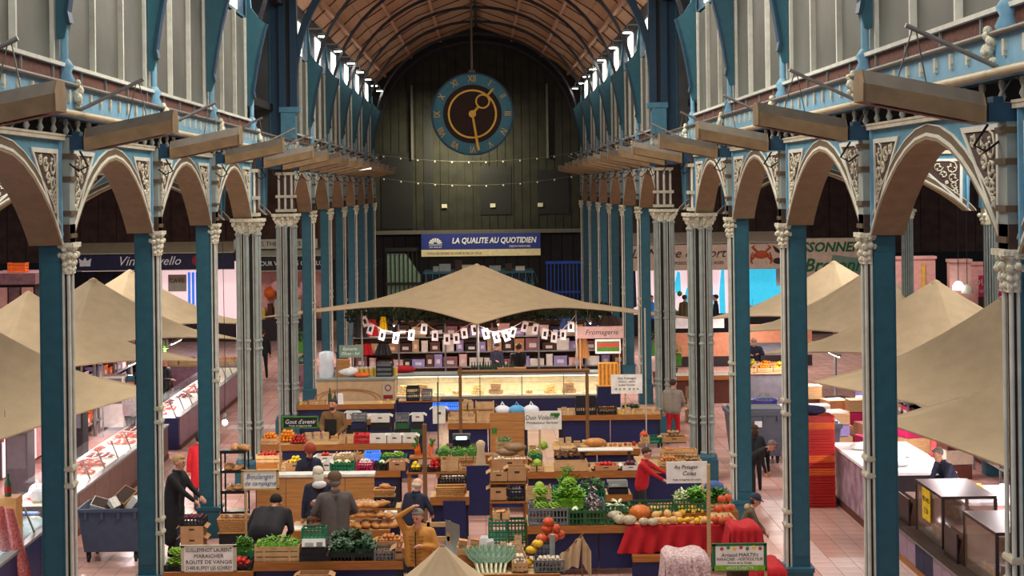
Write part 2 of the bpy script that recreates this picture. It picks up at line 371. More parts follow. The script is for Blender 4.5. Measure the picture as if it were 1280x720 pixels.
# ---- entablature, frieze and windows on both sides
mat('dark_gap', (20, 24, 26), .8)
for s in (-1, 1):
    X = XS[s]; sd = SIDE[s]
    def bx(xa, xb, z0, z1, y0, y1): return (X + s * xa, y0, z0), (X + s * xb, y1, z1)
    y0, y1 = 8, 84
    MB().b2(*bx(.1, .3, 7.78, 8.3, y0, y1)).build(f'wall_{sd}', ['dark_gap'])['kind'] = 'structure'  # near-black strip puts the shade of the open gap into its colour
    fz = MB().b2(*bx(-.26, .1, 8.09, 8.43, y0, y1)).build('frieze_beam', ['sky_blue'])
    tag(fz, f'long sky blue frieze beam with white plaques above the {sd} arcade', 'beam', 'frieze beams')
    pl = MB()
    for zz, w_ in ((0, .05), (.055, .034), (-.055, .034)): pl.box((0, 0, zz), (.03, w_ * 1.5, .06 if zz == 0 else .05))
    plm = pl.mesh('plaque', ['cream'])
    y = 9.9
    while y < 60: link('plaque', plm, fz, (X - s * .275, y, 8.27)); y += .57
    for y in NEAR + FAR:
        mb = MB()
        for q in range(7): mb.ball((random.uniform(-.03, .03), random.uniform(-.08, .08), (q - 3) * .05), .05 + .02 * (q in (2, 3, 4)), 6, 4)
        link('rosette', mb.mesh('rosette', ['capital_gilt']), fz, (X - s * .3, y, 8.31))
    p = MB().cyl((X - s * .3, y0, 8.42), (X - s * .3, y1, 8.42), .03, n=8).build('conduit_pipe', ['grey_pipe'], fz)
    p = MB().cyl((X - s * .33, y0, 8.04), (X - s * .33, y1, 8.04), .045, n=8).build('round_pipe', ['beige_pipe'], fz)
    # brick strip under the sill
    bs = MB().b2(*bx(-.1, .2, 8.4, 8.67, y0, 38.0)).b2(*bx(-.1, .2, 8.4, 8.67, 46.1, y1)).build(f'trim_{"1" if s < 0 else "2"}', ['brick_brown']); tag(bs, kind='structure')
    for y in [9.0 + 1.44 * q for q in range(51)]:
        if not 38 < y < 46: MB().b2(*bx(-.13, -.1, 8.44, 8.66, y, y + .03)).build('strap', ['steel'], bs)
    sl = MB().b2(*bx(-.16, .1, 8.67, 8.72, y0, 38.0)).b2(*bx(-.16, .1, 8.67, 8.72, 46.1, y1)).build(f'trim_{"3" if s < 0 else "4"}', ['white_iron']); tag(sl, kind='structure')
    # small white balusters under the pipes, seen in the gap
    bal = MB().lathe([(.02, 7.79), (.045, 7.84), (.02, 7.9), (.04, 7.96), (.02, 8.04)], n=8).mesh('baluster', ['white_iron'])
    br = tag(MB().b2(*bx(-.2, 0, 8.0, 8.04, y0, 45.5)).build('gallery_rail', ['teal_dark']), f'dark rail with small white balusters above the {sd} arches', 'railing')
    y = 12.6
    while y < 40: link('baluster', bal, br, (X - s * .08, y, 0)); y += .62
    for y in [12.5 + 5.75 * q for q in range(5)]:
        MB().cyl((X - s * .1, y - .5, 7.9), (X - s * .1, y + .5, 7.9), .09, n=10).cyl((X - s * .1, y - .52, 7.9), (X - s * .1, y - .6, 7.9), .1, n=10).build('drum', ['teal_dark'], br)
    # windows
    wn = 1 if s < 0 else 20
    for seq in (NEAR, FAR):
        for a, b in zip(seq[:-1], seq[1:]):
            W = thing(f'window_{wn}', None, None, (X, a, 0)); W['kind'] = 'structure'; wn += 1
            L_ = b - a; pw = (L_ - .3) / 3
            fr = MB()
            for k in range(3):
                yy = .15 + k * pw
                for q in range(1):
                    MB().b2((s * .02, yy + .05, 8.7), (s * .04, yy + pw - .05, 11.1)).build('pane', ['glass_grey'], W)
                fr.b2((-s * .06, yy - .03, 8.69), (s * .05, yy + .03, 11.15)) if k else fr.b2((-s * .03, yy - .03, 8.69), (s * .05, yy + .03, 11.15))
            fr.b2((-s * .03, L_ - .18, 8.69), (s * .05, L_ - .12, 11.15)); fr.build('mullion', ['white_iron'], W)
            MB().b2((s * .0, .12, 11.15), (s * .1, L_ - .12, 11.2)).build('transom', ['teal'], W)
            if a > 30:
                MB().b2((s * .02, L_ * .5, 11.25), (s * .04, L_ * .8, 12.25)).build('upper_pane', ['lit_glass'], W)
                MB().b2((s * .05, 0, 11.2), (s * .2, L_, 12.5)).build('upper_wall', ['teal_dark'], W)
            else: MB().b2((s * .05, 0, 11.2), (s * .2, L_, 12.5)).build('upper_wall', ['teal_dark'], W)
    # wall head
    MB().b2(*bx(.0, .3, 12.3, 12.75, y0, y1)).build(f'trim_{"5" if s < 0 else "6"}', ['rib_dark'])['kind'] = 'structure'
# ---- posts, brackets and ribs
def rib_arc(x):
    return 10.2 + 4.75 * math.sqrt(max(0, 1 - (x / 5.2) ** 2))
def bracket(s_, label):
    """post with a curved bracket reaching into the nave, local x towards the nave"""
    t = thing('wall_bracket', label, 'bracket', group='teal brackets between the clerestory windows')
    MB().cyl((.1, 0, 8.5), (.1, 0, 9.2), .055, n=8).lathe([(.1, 8.42), (.14, 8.5), (.09, 8.6), (.13, 8.68), (.06, 8.78)], (.1, 0, 0), 10).build('post', ['sky_blue'], t)
    pr = [(.02, 9.05), (.12, 9.05), (.17, 9.25), (.14, 9.4), (.22, 9.9), (.32, 10.4), (.42, 10.8), (.48, 11.0), (.3, 11.15), (.12, 11.4), (.02, 12.5)]
    MB().prism(pr, -.09, .09, 'y').build('bracket_plate', ['teal'], t)
    MB().strip([(p[0] - .01, p[1]) for p in pr[2:8]], [(p[0] + .035, p[1]) for p in pr[2:8]], -.11, .11, 'y').build('flange', ['teal_dark'], t)
    return t
bk = None
for s in (-1, 1):
    k = 0
    for Y in NEAR[:-1] + [38.3] + FAR[1:]:
        lb = f'teal iron wall bracket, {ORD[k]} of the {SIDE[s]} side counted from the front'; k += 1
        if bk is None: bk = o = bracket(s, lb)
        else: o = dup(bk, label=lb)
        o.location = (XS[s] - s * .02, Y, 0); o.rotation_euler = (0, 0, math.pi if s > 0 else 0)
    # tall twin posts at the crossing
    t = thing('crossing_post', f'tall dark blue twin post where the great rib springs, {SIDE[s]} side', 'post', (XS[s], 45.8, 0), 0 if s < 0 else math.pi, 'twin posts at the crossing')
    MB().b2((-.1, -.2, 8.5), (.32, .2, 9.25)).b2((-.14, -.24, 9.25), (.42, .24, 9.4)).build('pedestal', ['panel_blue'], t)
    for dx in (-.05, .26): MB().b2((dx - .09, -.18, 9.4), (dx + .11, .18, 12.6)).build('post', ['teal_dark'], t)
    MB().b2((.02, -.1, 9.4), (.2, .1, 12.6)).build('web', ['black'], t)
# ceiling
PROF = [(0, 15.75), (2.6, 14.8), (4.4, 13.65), (5.75, 12.4)]
ce = thing('ceiling', None, None); ce['kind'] = 'structure'; CX = -.2
def seg_boards(y0, y1, sgn):
    for (xa, za), (xb, zb) in zip(PROF[:-1], PROF[1:]):
        n_ = 4
        for q in range(n_):
            p0 = (xa + (xb - xa) * q / n_, za + (zb - za) * q / n_); p1 = (xa + (xb - xa) * (q + 1) / n_, za + (zb - za) * (q + 1) / n_)
            d = .02 * (q % 2)
            mb = MB(); e = .012
            mb.add([(CX + sgn * p0[0], y0, p0[1] + d), (CX + sgn * (p1[0] - e), y0, p1[1] + d + e), (CX + sgn * (p1[0] - e), y1, p1[1] + d + e), (CX + sgn * p0[0], y1, p0[1] + d),
                    (CX + sgn * p0[0], y0, p0[1] + d + .05), (CX + sgn * p1[0], y0, p1[1] + d + .05), (CX + sgn * p1[0], y1, p1[1] + d + .05), (CX + sgn * p0[0], y1, p0[1] + d + .05)],
                   [(0, 1, 2, 3), (4, 7, 6, 5), (0, 4, 5, 1), (1, 5, 6, 2), (2, 6, 7, 3), (3, 7, 4, 0)])
            mb.build('plank', ['roof_board'], ce)
YR = [9.6, 15.35, 21.1, 26.85, 32.6, 38.3, 42.0, 45.8, 48.7, 51.7, 54.6, 57.6, 60.5, 63.5, 66.4, 69.4, 72.3, 75.3, 78.2, 81.2, 84]
seq = NEAR + FAR + [86.2]
for sgn in (-1, 1):
    for a, b in zip(seq[:-1], seq[1:]): seg_boards(a, b, sgn)
    for (px_, pz_) in ((1.9, 15.05), (3.5, 14.22), (4.9, 13.2)):
        MB().b2((CX + sgn * px_ - .06, 8, pz_ - .16), (CX + sgn * px_ + .06, 86, pz_ - .02)).build('purlin', ['roof_purlin'], ce)
MB().b2((CX - .06, 8, 15.45), (CX + .06, 86, 15.7)).build('ridge_beam', ['rib_dark'], ce)
# slim rafters
for i in range(26):
    y = 12.4 + i * 2.95
    for sgn in (-1, 1):
        mb = MB()
        for (xa, za), (xb, zb) in zip(PROF[:-1], PROF[1:]): mb.tube([(CX + sgn * xa, y, za - .06), (CX + sgn * xb, y, zb - .06)], .03, 4)
        mb.build('rafter', ['dark_brown'], ce)
xx = [5.25 * math.cos(math.pi * i / 28) for i in range(29)]
def rib_mesh(t0, dep):
    A = [(CX + x * (5.2 / 5.25), rib_arc(x * 5.2 / 5.25)) for x in xx]; B = [(CX + x * (1 - t0 / 5.2), rib_arc(x * 5.2 / 5.25) - t0 * (1 - (x / 5.25) ** 2 * .5)) for x in xx]
    return MB().strip(A, B, -dep, dep, 'y')
rm = rib_mesh(.13, .05).mesh('roof_rib', ['rib_dark']); rmb = rib_mesh(.22, .12).mesh('roof_rib', ['teal_dark'])
for i, y in enumerate(seq[:-1] + [85.7]):
    big = y in (45.8,)
    o = link('roof_rib', rmb if big else rm, None, (0, y, 0))
    tag(o, 'great dark blue roof rib springing from the twin posts' if big else f'dark curved roof rib over the nave, {ORD[i] if i < 14 else "last"} counted from the front', 'rib', 'curved roof ribs')
# ---- walls
eb = tag(MB().b2((-6, 86.1, 4.6), (6, 86.4, 15.9)).build('wall_back', ['near_black']), kind='structure')
for i in range(26):
    x = -5.72 + i * .44
    z1 = 15.3 - abs(x + .2) * .5
    MB().b2((x, 86.02, 4.75), (x + .41, 86.1, z1)).build('plank', ['end_wall'], eb)
for x, z0, z1 in ((-5.4, 4.9, 9.0), (-.1, 5.6, 8.2), (3.0, 5.6, 8.0), (-3.1, 4.8, 11.5)):
    MB().b2((x, 85.98, z0), (x + (1.7 if x != -3.1 else .5), 86.04, z1)).build('shutter', ['black'], eb)
for x, z0, z1 in ((-3.75, 8.6, 12.6), (3.5, 8.6, 12.6)): MB().b2((x, 85.8, z0), (x + .12, 85.95, z1)).build('post', ['grey_pipe'], eb)
for x, z in ((-2.15, 6.1), (.45, 6.1), (3.0, 6.1)): MB().b2((x, 85.9, z - .1), (x + .28, 86, z + .1)).build('lamp_box', ['cream'], eb)
lg = MB().b2((-6, 85.3, 4.62), (6, 86.1, 4.8)).build('trim_7', ['grey_pipe']); tag(lg, kind='structure')
for s in (-1, 1):
    wb = tag(MB().b2((s * 5.9, 86.1, 0), (s * 30, 86.4, 9.4)).build(f'wall_{"west" if s < 0 else "east"}', ['near_black']), kind='structure')
    for i in range(24):
        x = 5.95 + i * .98
        MB().b2((s * x, 86.0, 3.3), (s * (x + .95), 86.1, 9.2)).build('panel', ['aisle_board'], wb)
    cr = MB().b2((s * 5.95, 8, 9.3), (s * 30, 86, 9.5)).build('roof_' + ('left' if s < 0 else 'right'), ['near_black']); tag(cr, kind='structure')

# transept walls above the aisles, seen through the crossing
for s in (-1, 1):
    for Y in (38.5, 45.9):
        W = MB().b2((XS[s] + s * .3, Y, 7.9), (XS[s] + s * 7, Y + .2, 8.6)).build(f'wall_{"transept_west" if s < 0 else "transept_east"}', ['dark_gap']); tag(W, kind='structure')
        MB().b2((XS[s] + s * .02, Y - .03, 8.6), (XS[s] + s * .47, Y + .1, 12.9)).build('filler_panel', ['teal_dark'], W)
        for k in range(5):
            x = XS[s] + s * (.45 + k * 1.3)
            MB().b2((x, Y - .02, 8.6), (x + s * 1.24, Y + .02, 12.9)).build('pane', ['transept_glass'], W)
            MB().b2((x - s * .04, Y - .06, 8.6), (x, Y + .04, 12.9)).build('mullion', ['teal'], W)
# ================================================================== HEATERS, CLOCK, SPOTS, CANOPIES, BANNERS
# ---- radiant heaters hanging inwards over the nave
def heater():
    """origin at the arcade-side lower end; runs along -x to the nave, 1.15 m long"""
    t = thing('hanging_heater', 'h', 'heater', group='tan radiant heaters hanging along both arcades')
    L_, tl = 1.14, .2
    def P(x, y, z): return (-x, y, z + x * tl)
    mb = MB(); prof = [(-.18, 0), (.18, 0), (.2, .17), (.12, .3), (-.12, .3), (-.2, .17)]
    vs = [P(x, y, z) for x in (0, L_) for y, z in prof]; n = 6
    mb.add(vs, [(k, k + n, (k + 1) % n + n, (k + 1) % n) for k in (1, 5)], 0)
    mb.add(vs, [(k, k + n, (k + 1) % n + n, (k + 1) % n) for k in (2, 3, 4)], 1)
    mb.add(vs, [(0, 6, 7, 1)], 2); mb.add(vs, [tuple(range(6)), tuple(range(11, 5, -1))], 0)
    cs_ = mb.build('casing', ['heater_tan', 'heater_grey', 'heater_under'], t)
    vs = [P(x, y, z - .012) for x in (.12, L_ - .12) for y, z in ((-.1, 0), (.1, 0))]
    MB().add(vs, [(0, 1, 3, 2)]).build('emitter', ['heater_under'], t)
    for x in (-.01, L_ + .005): MB().add([P(x, y * 1.06, z) for y, z in prof] + [P(x + .012, y * 1.06, z) for y, z in prof], [tuple(range(6)), tuple(range(11, 5, -1))] + [(k, (k + 1) % 6, (k + 1) % 6 + 6, k + 6) for k in range(6)]).build('end_cap', ['heater_tan'], cs_)
    MB().b2((.05, -.14, .02), (.38, .1, .2)).b2((.1, -.12, .2), (.2, .06, .26)).build('burner_box', ['teal_dark'], t)
    # stay bar rising to the nave and drop wires
    MB().tube([(.4, -.1, .42), (-.72, -.1, .95)], .03, 4).build('stay_bar', ['steel'], t)
    for w_ in ([(-.62, -.1, .9), (-.5, -.05, .31)], [(-.66, -.1, .9), (-.8, .03, .34)], [(.3, -.1, .45), (.2, -.02, .25)]): MB().tube(w_, .008, 4).build('wire', ['grey_pipe'], t)
    MB().tube([(.3, .05, .1), (.28, .1, -.12), (.1, .12, -.26), (-.02, .1, -.2), (.1, .05, .0)], .014, 5).build('cable', ['black'], t)
    return t
h0 = None
for s in (-1, 1):
    k = 0
    for Y in [15.35 + 5.75 * i for i in range(5)] + [42.0] + FAR[:-1] + [48.7, 54.6, 60.5, 66.4]:
        lb = f"tan hanging radiant heater, {ORD[k]} along the {SIDE[s]} arcade counted from the front" if k < 12 else f'tan radiant heater far down the {SIDE[s]} arcade, {ORD[k - 12]} of the crowded run'
        k += 1
        if h0 is None: h0 = o = heater()
        else: o = dup(h0)
        o['label'] = lb
        o.location = (XS[s] - s * .42, Y, 7.56); o.rotation_euler = (0, 0, 0 if s > 0 else math.pi)
gl = MB().add([(0, -.18, 0), (.9, -.18, 0), (.9, .02, 0), (0, .02, 0)], [(0, 1, 2, 3)]).build('glowing_tube', ['lit_glass'])
gl.data = MB().b2((0, -.03, -.02), (.8, .03, .02)).mesh('glowing_tube', ['lit_glass'])
gl.location = (-4.75, 57.45, 7.7); gl.rotation_euler = (0, R(-6), 0); tag(gl, 'lit tube of the one glowing heater on the far left', 'heater tube')
# ---- round spots at the eaves
def spot():
    t = thing('eaves_spot', 'e', 'lamp', group='round spotlights under the eaves')
    MB().cyl((0, 0, .02), (0, 0, .12), .17, n=14).cyl((0, 0, .12), (0, 0, .3), .03, n=6).b2((0, -.03, .26), (.5, .03, .3)).build('housing', ['steel'], t)
    MB().cyl((0, 0, 0), (0, 0, .02), .15, n=14).build('lens', ['spot_glow'], t)
    return t
s0 = spot()
for s in (-1, 1):
    for k, Y in enumerate([15.35, 26.85, 38.3] + [52, 57.6, 63.2, 68, 72.5, 77, 81]):
        if k < 3: where = f'{ORD[k]} {SIDE[s]} spot from the front, above the frame'
        o = s0 if (s < 0 and k == 0) else dup(s0)
        o['label'] = f'round white spotlight under the {SIDE[s]} eaves, {ORD[k]} counted from the front'
        o.location = (s * 4.95 - .15, Y, 12.0); o.rotation_euler = (0, 0, 0 if s > 0 else math.pi)
        l = bpy.data.lights.new('spot_light', 'POINT'); l.energy = (45 if k < 3 else 18) * (1 if k < 8 else .7); l.color = (1, .93, .82); l.shadow_soft_size = .15
        lo = bpy.data.objects.new('spot_light', l); COL.objects.link(lo); lo.location = (s * 4.95 - .15, Y, 11.9)
# ---- clock
ck = thing('hanging_clock', 'large round blue clock with gold Roman numerals hanging over the nave', 'clock', at(590.5, 142.5, 69))
mat('clock_blue', (54, 122, 148), .5); mat('clock_face', (44, 28, 26), .7, var=.3, scale=10)
RC = 1.76
MB().cyl((0, .12, 0), (0, -.02, 0), RC, n=48, smooth=False).build('dial_rim', ['clock_blue'], ck)
MB().strip([(math.cos(a / 48 * 2 * math.pi) * (RC + .03), math.sin(a / 48 * 2 * math.pi) * (RC + .03)) for a in range(49)], [(math.cos(a / 48 * 2 * math.pi) * (RC - .04), math.sin(a / 48 * 2 * math.pi) * (RC - .04)) for a in range(49)], -.06, .14, 'y').build('edge_ring', ['teal_dark'], ck)
MB().cyl((0, -.015, 0), (0, -.03, 0), RC * .72, n=40, smooth=False).build('dial_centre', ['clock_face'], ck)
mb = MB(); ring = [(math.cos(a / 40 * 2 * math.pi), math.sin(a / 40 * 2 * math.pi)) for a in range(41)]
mb.strip([(x * 1.06, z * 1.06) for x, z in ring], [(x * .98, z * .98) for x, z in ring], -.07, -.03, 'y'); mb.build('gold_ring', ['gold'], ck)
mb = MB()
for k in range(40): a = k / 40 * 2 * math.pi; mb.tube([(math.cos(a) * .2, -.035, math.sin(a) * .2), (math.cos(a) * .95, -.035, math.sin(a) * .95)], .006, 3)
mb.build('rays', ['rust'], ck)
mb = MB(); ha = R(90 - 40)
hx, hz = math.cos(ha), math.sin(ha)
mb.tube([(0, -.09, 0), (hx * .42, -.09, hz * .42)], .06, 6).tube([(hx * .98, -.09, hz * .98), (hx * 1.42, -.09, hz * 1.42)], .05, 6)
mb.strip([(hx * .7 + x * .32, hz * .7 + z * .32) for x, z in ring], [(hx * .7 + x * .25, hz * .7 + z * .25) for x, z in ring], -.11, -.07, 'y'); mb.build('hour_hand', ['gold'], ck)
mb = MB(); ma = R(-90 + 9); mb.tube([(0, -.12, 0), (math.cos(ma) * 1.6, -.12, math.sin(ma) * 1.6)], [.05, .065], 6); mb.cyl((0, -.06, 0), (0, -.16, 0), .16, n=16); mb.build('minute_hand', ['gold'], ck)
for k, rn in enumerate('XII I II III IV V VI VII VIII IX X XI'.split()):
    a = R(90 - 30 * k)
    text(rn, .4, 'gold', ck, (math.cos(a) * RC * .86, -.03, math.sin(a) * RC * .86), (R(90), -(a - R(90)), 0), sx=.75, name='numeral')
MB().cyl((0, .05, RC), (0, .05, 15.6 - ck.location.z), .045, n=6).b2((-.14, -.02, RC - .02), (.14, .12, RC + .14)).build('hanging_rod', ['grey_pipe'], ck)
l = bpy.data.lights.new('wall_washer', 'AREA'); l.energy = 420; l.size = 1.2; l.color = (1, .93, .6)
lo = bpy.data.objects.new('wall_washer', l); COL.objects.link(lo); lo.location = (-1.2, 82.8, 9.9); lo.rotation_euler = (R(38), 0, 0)
# string of lamps across the end wall
t = thing('string_lights', 'thin sagging wire of small white bulbs across the end wall', 'string lights')
for (za, sag) in ((8.9, .45), (7.7, .5)):
    pts = [Vector((-5.62 + 10.84 * i / 24, 84.6, za - sag * (1 - ((i - 12) / 12) ** 2))) for i in range(25)]
    MB().tube(pts, .012, 4).build('wire', ['grey_pipe'], t)
    for p in pts[1:-1:2]: MB().ball(p - Vector((0, 0, .06)), .05, 6, 4).build('bulb', ['cream'], t)
# ---- canvas canopies
def canopy(cx, cy, corners, zp, label, group='beige tensile canopies', lift=.3, sag=.12, mast=True, pw=1.75, tag_cat='canopy'):
    t = thing('canvas_canopy', label, tag_cat, (cx, cy, 0), group=group)
    m = 24; nr = 12; cs = [Vector(c) - Vector((cx, cy, 0)) for c in corners]
    def E(u):
        i = int(u * 4) % 4; f = u * 4 - int(u * 4); a, b = cs[i], cs[(i + 1) % 4]; p = a.lerp(b, f); k = 4 * f * (1 - f)
        return Vector((p.x * (1 - sag * k), p.y * (1 - sag * k), p.z + lift * k))
    def P(u, r):
        e = E(u % 1.0); w_ = (1 - r) ** pw
        fold = .03 * math.sin(u * 2 * math.pi * 20) * r * (1 - r)
        rr = .03 + .97 * r
        return Vector((e.x * rr, e.y * rr, e.z + (zp - e.z) * w_ + fold))
    MB().grid(lambda a, b: P(a, b), m * 4, nr).build('membrane', ['canvas'], t)
    MB().tube([P(i / 64, 1.0) for i in range(65)], .025, 4).build('hem', ['canvas'], t)
    if tag_cat == 'canopy' and group != 'single parasol': MB().lathe([(.16, zp - .12), (.12, zp + .02), (.03, zp + .07)], n=10).build('peak_cap', ['canvas'], t)
    if mast: MB().cyl((0, 0, 0), (0, 0, zp - .05), .05, n=8).build('mast', ['steel'], t)
    return t
c_ = at(596, 332, 55); 
canopy(c_.x, 55, [G(597, 405, 2.8), at(866, 398, 54.5), (0, 60.5, 2.8), at(328, 397, 54.5)], c_.z, 'beige star canopy stretched over the cheese stall in the middle of the nave', mast=True, lift=.4, sag=.26, pw=1.75)
lab = {(-1, 0): 'large beige canopy whose drape fills the left edge', (-1, 1): 'beige canopy whose peak stands at the far left, above the fish counter', (-1, 2): 'beige canopy with the lower peak below the navy awning on the left', (-1, 3): 'beige canopy with the higher peak just under the navy awning',
       (1, -1): 'nearest beige canopy on the right, drooping over the glass cases', (1, 0): 'beige canopy peaking beside the slender column at the right edge', (1, 1): 'beige canopy with the tall peak before the pink stall walls', (1, 2): 'beige canopy peaking below the green lettering', (1, 3): 'farthest beige canopy on the right, in front of the crab fascia'}
for s in (-1, 1):
    for i, y in enumerate((28.6, 34.4, 40.3, 46.2, 51.0)):
        k = i - 1
        if s < 0 and k < 0: continue
        cx = s * (11.2 if s > 0 else 11.25); fz = {-1: 1.3, 0: 2.1 if s > 0 else 1.7, 1: 2.6}.get(k, 2.7)
        if s > 0 and k == 1: cx = 11.4
        if s < 0 and k == 1: cx = -11.45
        canopy(cx, y, [(s * 7.1, y, 2.75), (cx, y - (5.2 if k < 1 else 3.9), fz), (s * 15.6, y, 2.7), (cx, y + (5.0 if k < 1 else 3.9), 2.8)], 4.5, lab[(s, k)], lift=.22 if k > 0 else .05, sag=.1 if k > 0 else .02, pw=1.5)
pc = at(553, 683, 19.7)
canopy(pc.x, 19.7, [(pc.x - .95, 19.0, pc.z - .8), (pc.x + .95, 19.0, pc.z - .8), (pc.x + 1.0, 20.6, pc.z - .8), (pc.x - 1.0, 20.6, pc.z - .8)], pc.z, 'small beige parasol top rising at the bottom of the picture', 'single parasol', lift=-.05, sag=-.1, pw=1.35)
# ---- end wall dressing
mat('banner_blue', (44, 58, 140), .6, var=.08); mat('banner_cream', (228, 214, 172), .6)
bn = thing('market_banner', 'long blue and cream banner with white lettering under the end wall ledge', 'banner', (0, 85.27, 0))
zt, zb = 4.62, 3.42; xa, xb = -3.25, 3.1
MB().b2((xa, -.04, zb + .36), (xb, 0, zt)).build('blue_cloth', ['banner_blue'], bn)
MB().b2((xa, -.04, zb), (xb, 0, zb + .36)).build('cream_cloth', ['banner_cream'], bn)
text('LA QUALITE AU QUOTIDIEN', .42, 'bright_white', bn, (.62, -.05, 4.24), shear=.2, bold=.012, maxw=4.5)
text('DIJON MARCHES', .15, 'bright_white', bn, (2.0, -.05, 3.92))
text('TOUS LES JOURS AU COEUR DE LA VILLE', .16, 'navy', bn, (-1.5, -.05, 3.58), sx=1.0)
mb = MB(); 
for k in range(7): a0, a1 = R(8 + k * 24), R(26 + k * 24); c0 = Vector((-2.5, -.05, 4.08)); mb.add([c0 + Vector((math.cos(a) * r_, 0, math.sin(a) * r_ * .9)) for a, r_ in ((a0, .12), (a0, .36), (a1, .36), (a1, .12))], [(0, 1, 2, 3)])
mb.b2((-2.85, -.055, 4.03), (-2.15, -.045, 4.06)); mb.build('fan_emblem', ['bright_white'], bn)
text('LES HALLES', .13, 'bright_white', bn, (-2.5, -.05, 3.92))
# dark lower end wall with gates
lw = tag(MB().b2((-6, 86.1, 0), (6, 86.4, 4.6)).build('wall_north', ['near_black']), kind='structure')
for i in range(20): MB().b2((-5.9 + i * .6, 86.02, 0), (-5.35 + i * .6, 86.1, 4.5)).build('panel', ['near_black'], lw)
mat('gate_green', (120, 146, 128), .5); mat('gate_blue', (24, 70, 170), .5)
g = thing('glazed_gate', 'dark barred gate with pale green glass on the left of the end wall', 'gate', (-4.2, 85.6, 0))
MB().prism([(-.9, .2), (.9, .2), (.9, 2.4), (.1, 3.6), (-.9, 3.6)], 0, .04, 'y').build('pane', ['gate_green'], g)
for k in range(9): MB().b2((-.95 + k * .23, -.06, 0), (-.9 + k * .23, 0, 3.7)).build('bar', ['near_black'], g)
MB().b2((-1, -.08, 1.9), (1, 0, 2.05)).b2((-1, -.08, 0), (1, 0, .2)).b2((-1, -.08, 3.7), (1, 0, 3.9)).build('frame', ['near_black'], g)
g = thing('blue_gate', 'bright blue barred gate on the right of the end wall', 'gate', (4.4, 85.2, 0))
for k in range(11): MB().b2((-1.0 + k * .2, -.04, 0), (-.94 + k * .2, 0, 3.0)).build('bar', ['gate_blue'], g)
MB().b2((-1.05, -.06, 2.95), (1.1, 0, 3.1)).b2((-1.05, -.06, 0), (1.1, 0, .15)).b2((-1.05, -.06, 1.4), (1.1, 0, 1.5)).build('rail', ['gate_blue'], g)
MB().b2((.9, -.2, 0), (1.4, .1, 3.3)).build('gate_pillar', ['gate_blue'], g)
# teal kiosk with balustrade
k_ = thing('teal_kiosk', 'teal kiosk with a carved balustrade roof behind the star canopy', 'kiosk', (-.15, 70, 0))
MB().b2((-2.35, 0, 0), (2.3, 2.2, 2.75)).build('body', ['near_black'], k_)
MB().b2((-2.45, -.1, 2.75), (2.4, 2.3, 2.85)).b2((-2.45, -.1, 3.3), (2.4, 2.3, 3.38)).build('cornice', ['teal'], k_)
mb = MB()
for q in range(17):
    x = -2.35 + q * .29; mb.b2((x, -.06, 2.85), (x + .05, 0, 3.3)); mb.tube([(x + .05, -.03, 2.85), (x + .17, -.03, 3.28), (x + .27, -.03, 2.87)], .02, 4)
mb.build('balustrade', ['teal'], k_)
for q, (x, w_, h_) in enumerate(((-1.5, .5, .3), (-.9, .3, .45), (-.5, .5, .25), (.7, .5, .2), (1.3, .3, .28), (1.8, .4, .16), (-1.9, .25, .2))):
    o = MB().b2((-w_ / 2, -.2, 0), (w_ / 2, .2, h_)).b2((-w_ / 2 - .01, -.21, h_), (w_ / 2 + .01, .21, h_ + .02)).build('storage_box', [['stone_grey', 'dark_brown', 'cream'][q % 3]])
    o.location = (x - .15, 70.5, 3.385); tag(o, f'{["grey", "brown", "cream"][q % 3]} storage box, {ORD[q]} listed on the teal kiosk roof', 'box', 'boxes on the kiosk roof')
# ---- perimeter shops far away
mat('awning_navy', (40, 40, 70), .7); mat('shop_glow', (250, 214, 216), .6, emit=.6); mat('fascia_cream', (216, 190, 168), .6); mat('poster_cyan', (60, 190, 224), .5, emit=.7); mat('poster_blue', (60, 120, 220), .5, emit=.6)  # shop panels and posters glow by material to look lit, no lamps
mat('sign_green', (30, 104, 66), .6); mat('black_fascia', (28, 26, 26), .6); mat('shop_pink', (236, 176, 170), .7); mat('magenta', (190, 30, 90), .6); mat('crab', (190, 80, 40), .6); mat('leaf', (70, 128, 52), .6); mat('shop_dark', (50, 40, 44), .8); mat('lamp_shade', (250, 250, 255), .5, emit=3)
def shop(name, x0, x1, Y, z0, z1, label, fm, wall='shop_glow', wallz=0, awn=None):
    t = thing(name, label, 'shop', ((x0 + x1) / 2, Y, 0)); h = (x1 - x0) / 2
    MB().b2((-h, -.1, z0), (h, 0, z1)).build('fascia', [fm], t)
    MB().b2((-h, 1.2, 0), (h, 1.3, z0 + .3)).build('back_panel', [wall], t)
    MB().b2((-h, -.05, 0), (h, .3, 1.0)).build('counter', ['shop_dark'], t)
    if awn: MB().prism([(-.1, z1), (1.2, z1 + .5), (1.2, z1 + .45), (-.1, z1 - .04)], -h, h, 'x').build('awning', [awn], t)
    MB().b2((-h, -.12, z1), (h, .0, z1 + .04)).b2((-h, -.12, z0 - .03), (h, 0, z0)).build('edge_strip', ['cream'], t)
    return t
def sx(px, Y): return (px - PX0) * Y / F
t = shop('wine_shop', sx(93, 75), sx(292, 75), 75, 3.4, 4.15, 'navy awning shop with white script lettering in the left aisle', 'awning_navy', 'shop_glow', awn='canvas')
c0 = t.location.x
text('Vins', .62, 'bright_white', t, (sx(160, 75) - c0, -.12, 3.8), shear=.35); text('Novello', .58, 'bright_white', t, (sx(200, 75) - c0, -.12, 3.8), shear=.35)
mb = MB(); e = sx(106, 75) - c0; mb.b2((e - .25, -.13, 3.6), (e + .25, -.11, 3.7)); mb.prism([(e - .25, 3.7), (e + .25, 3.7), (e + .3, 3.98), (e + .1, 3.85), (e, 4.02), (e - .1, 3.85), (e - .3, 3.98)], -.13, -.11, 'y'); mb.build('crown_emblem', ['bright_white'], t)
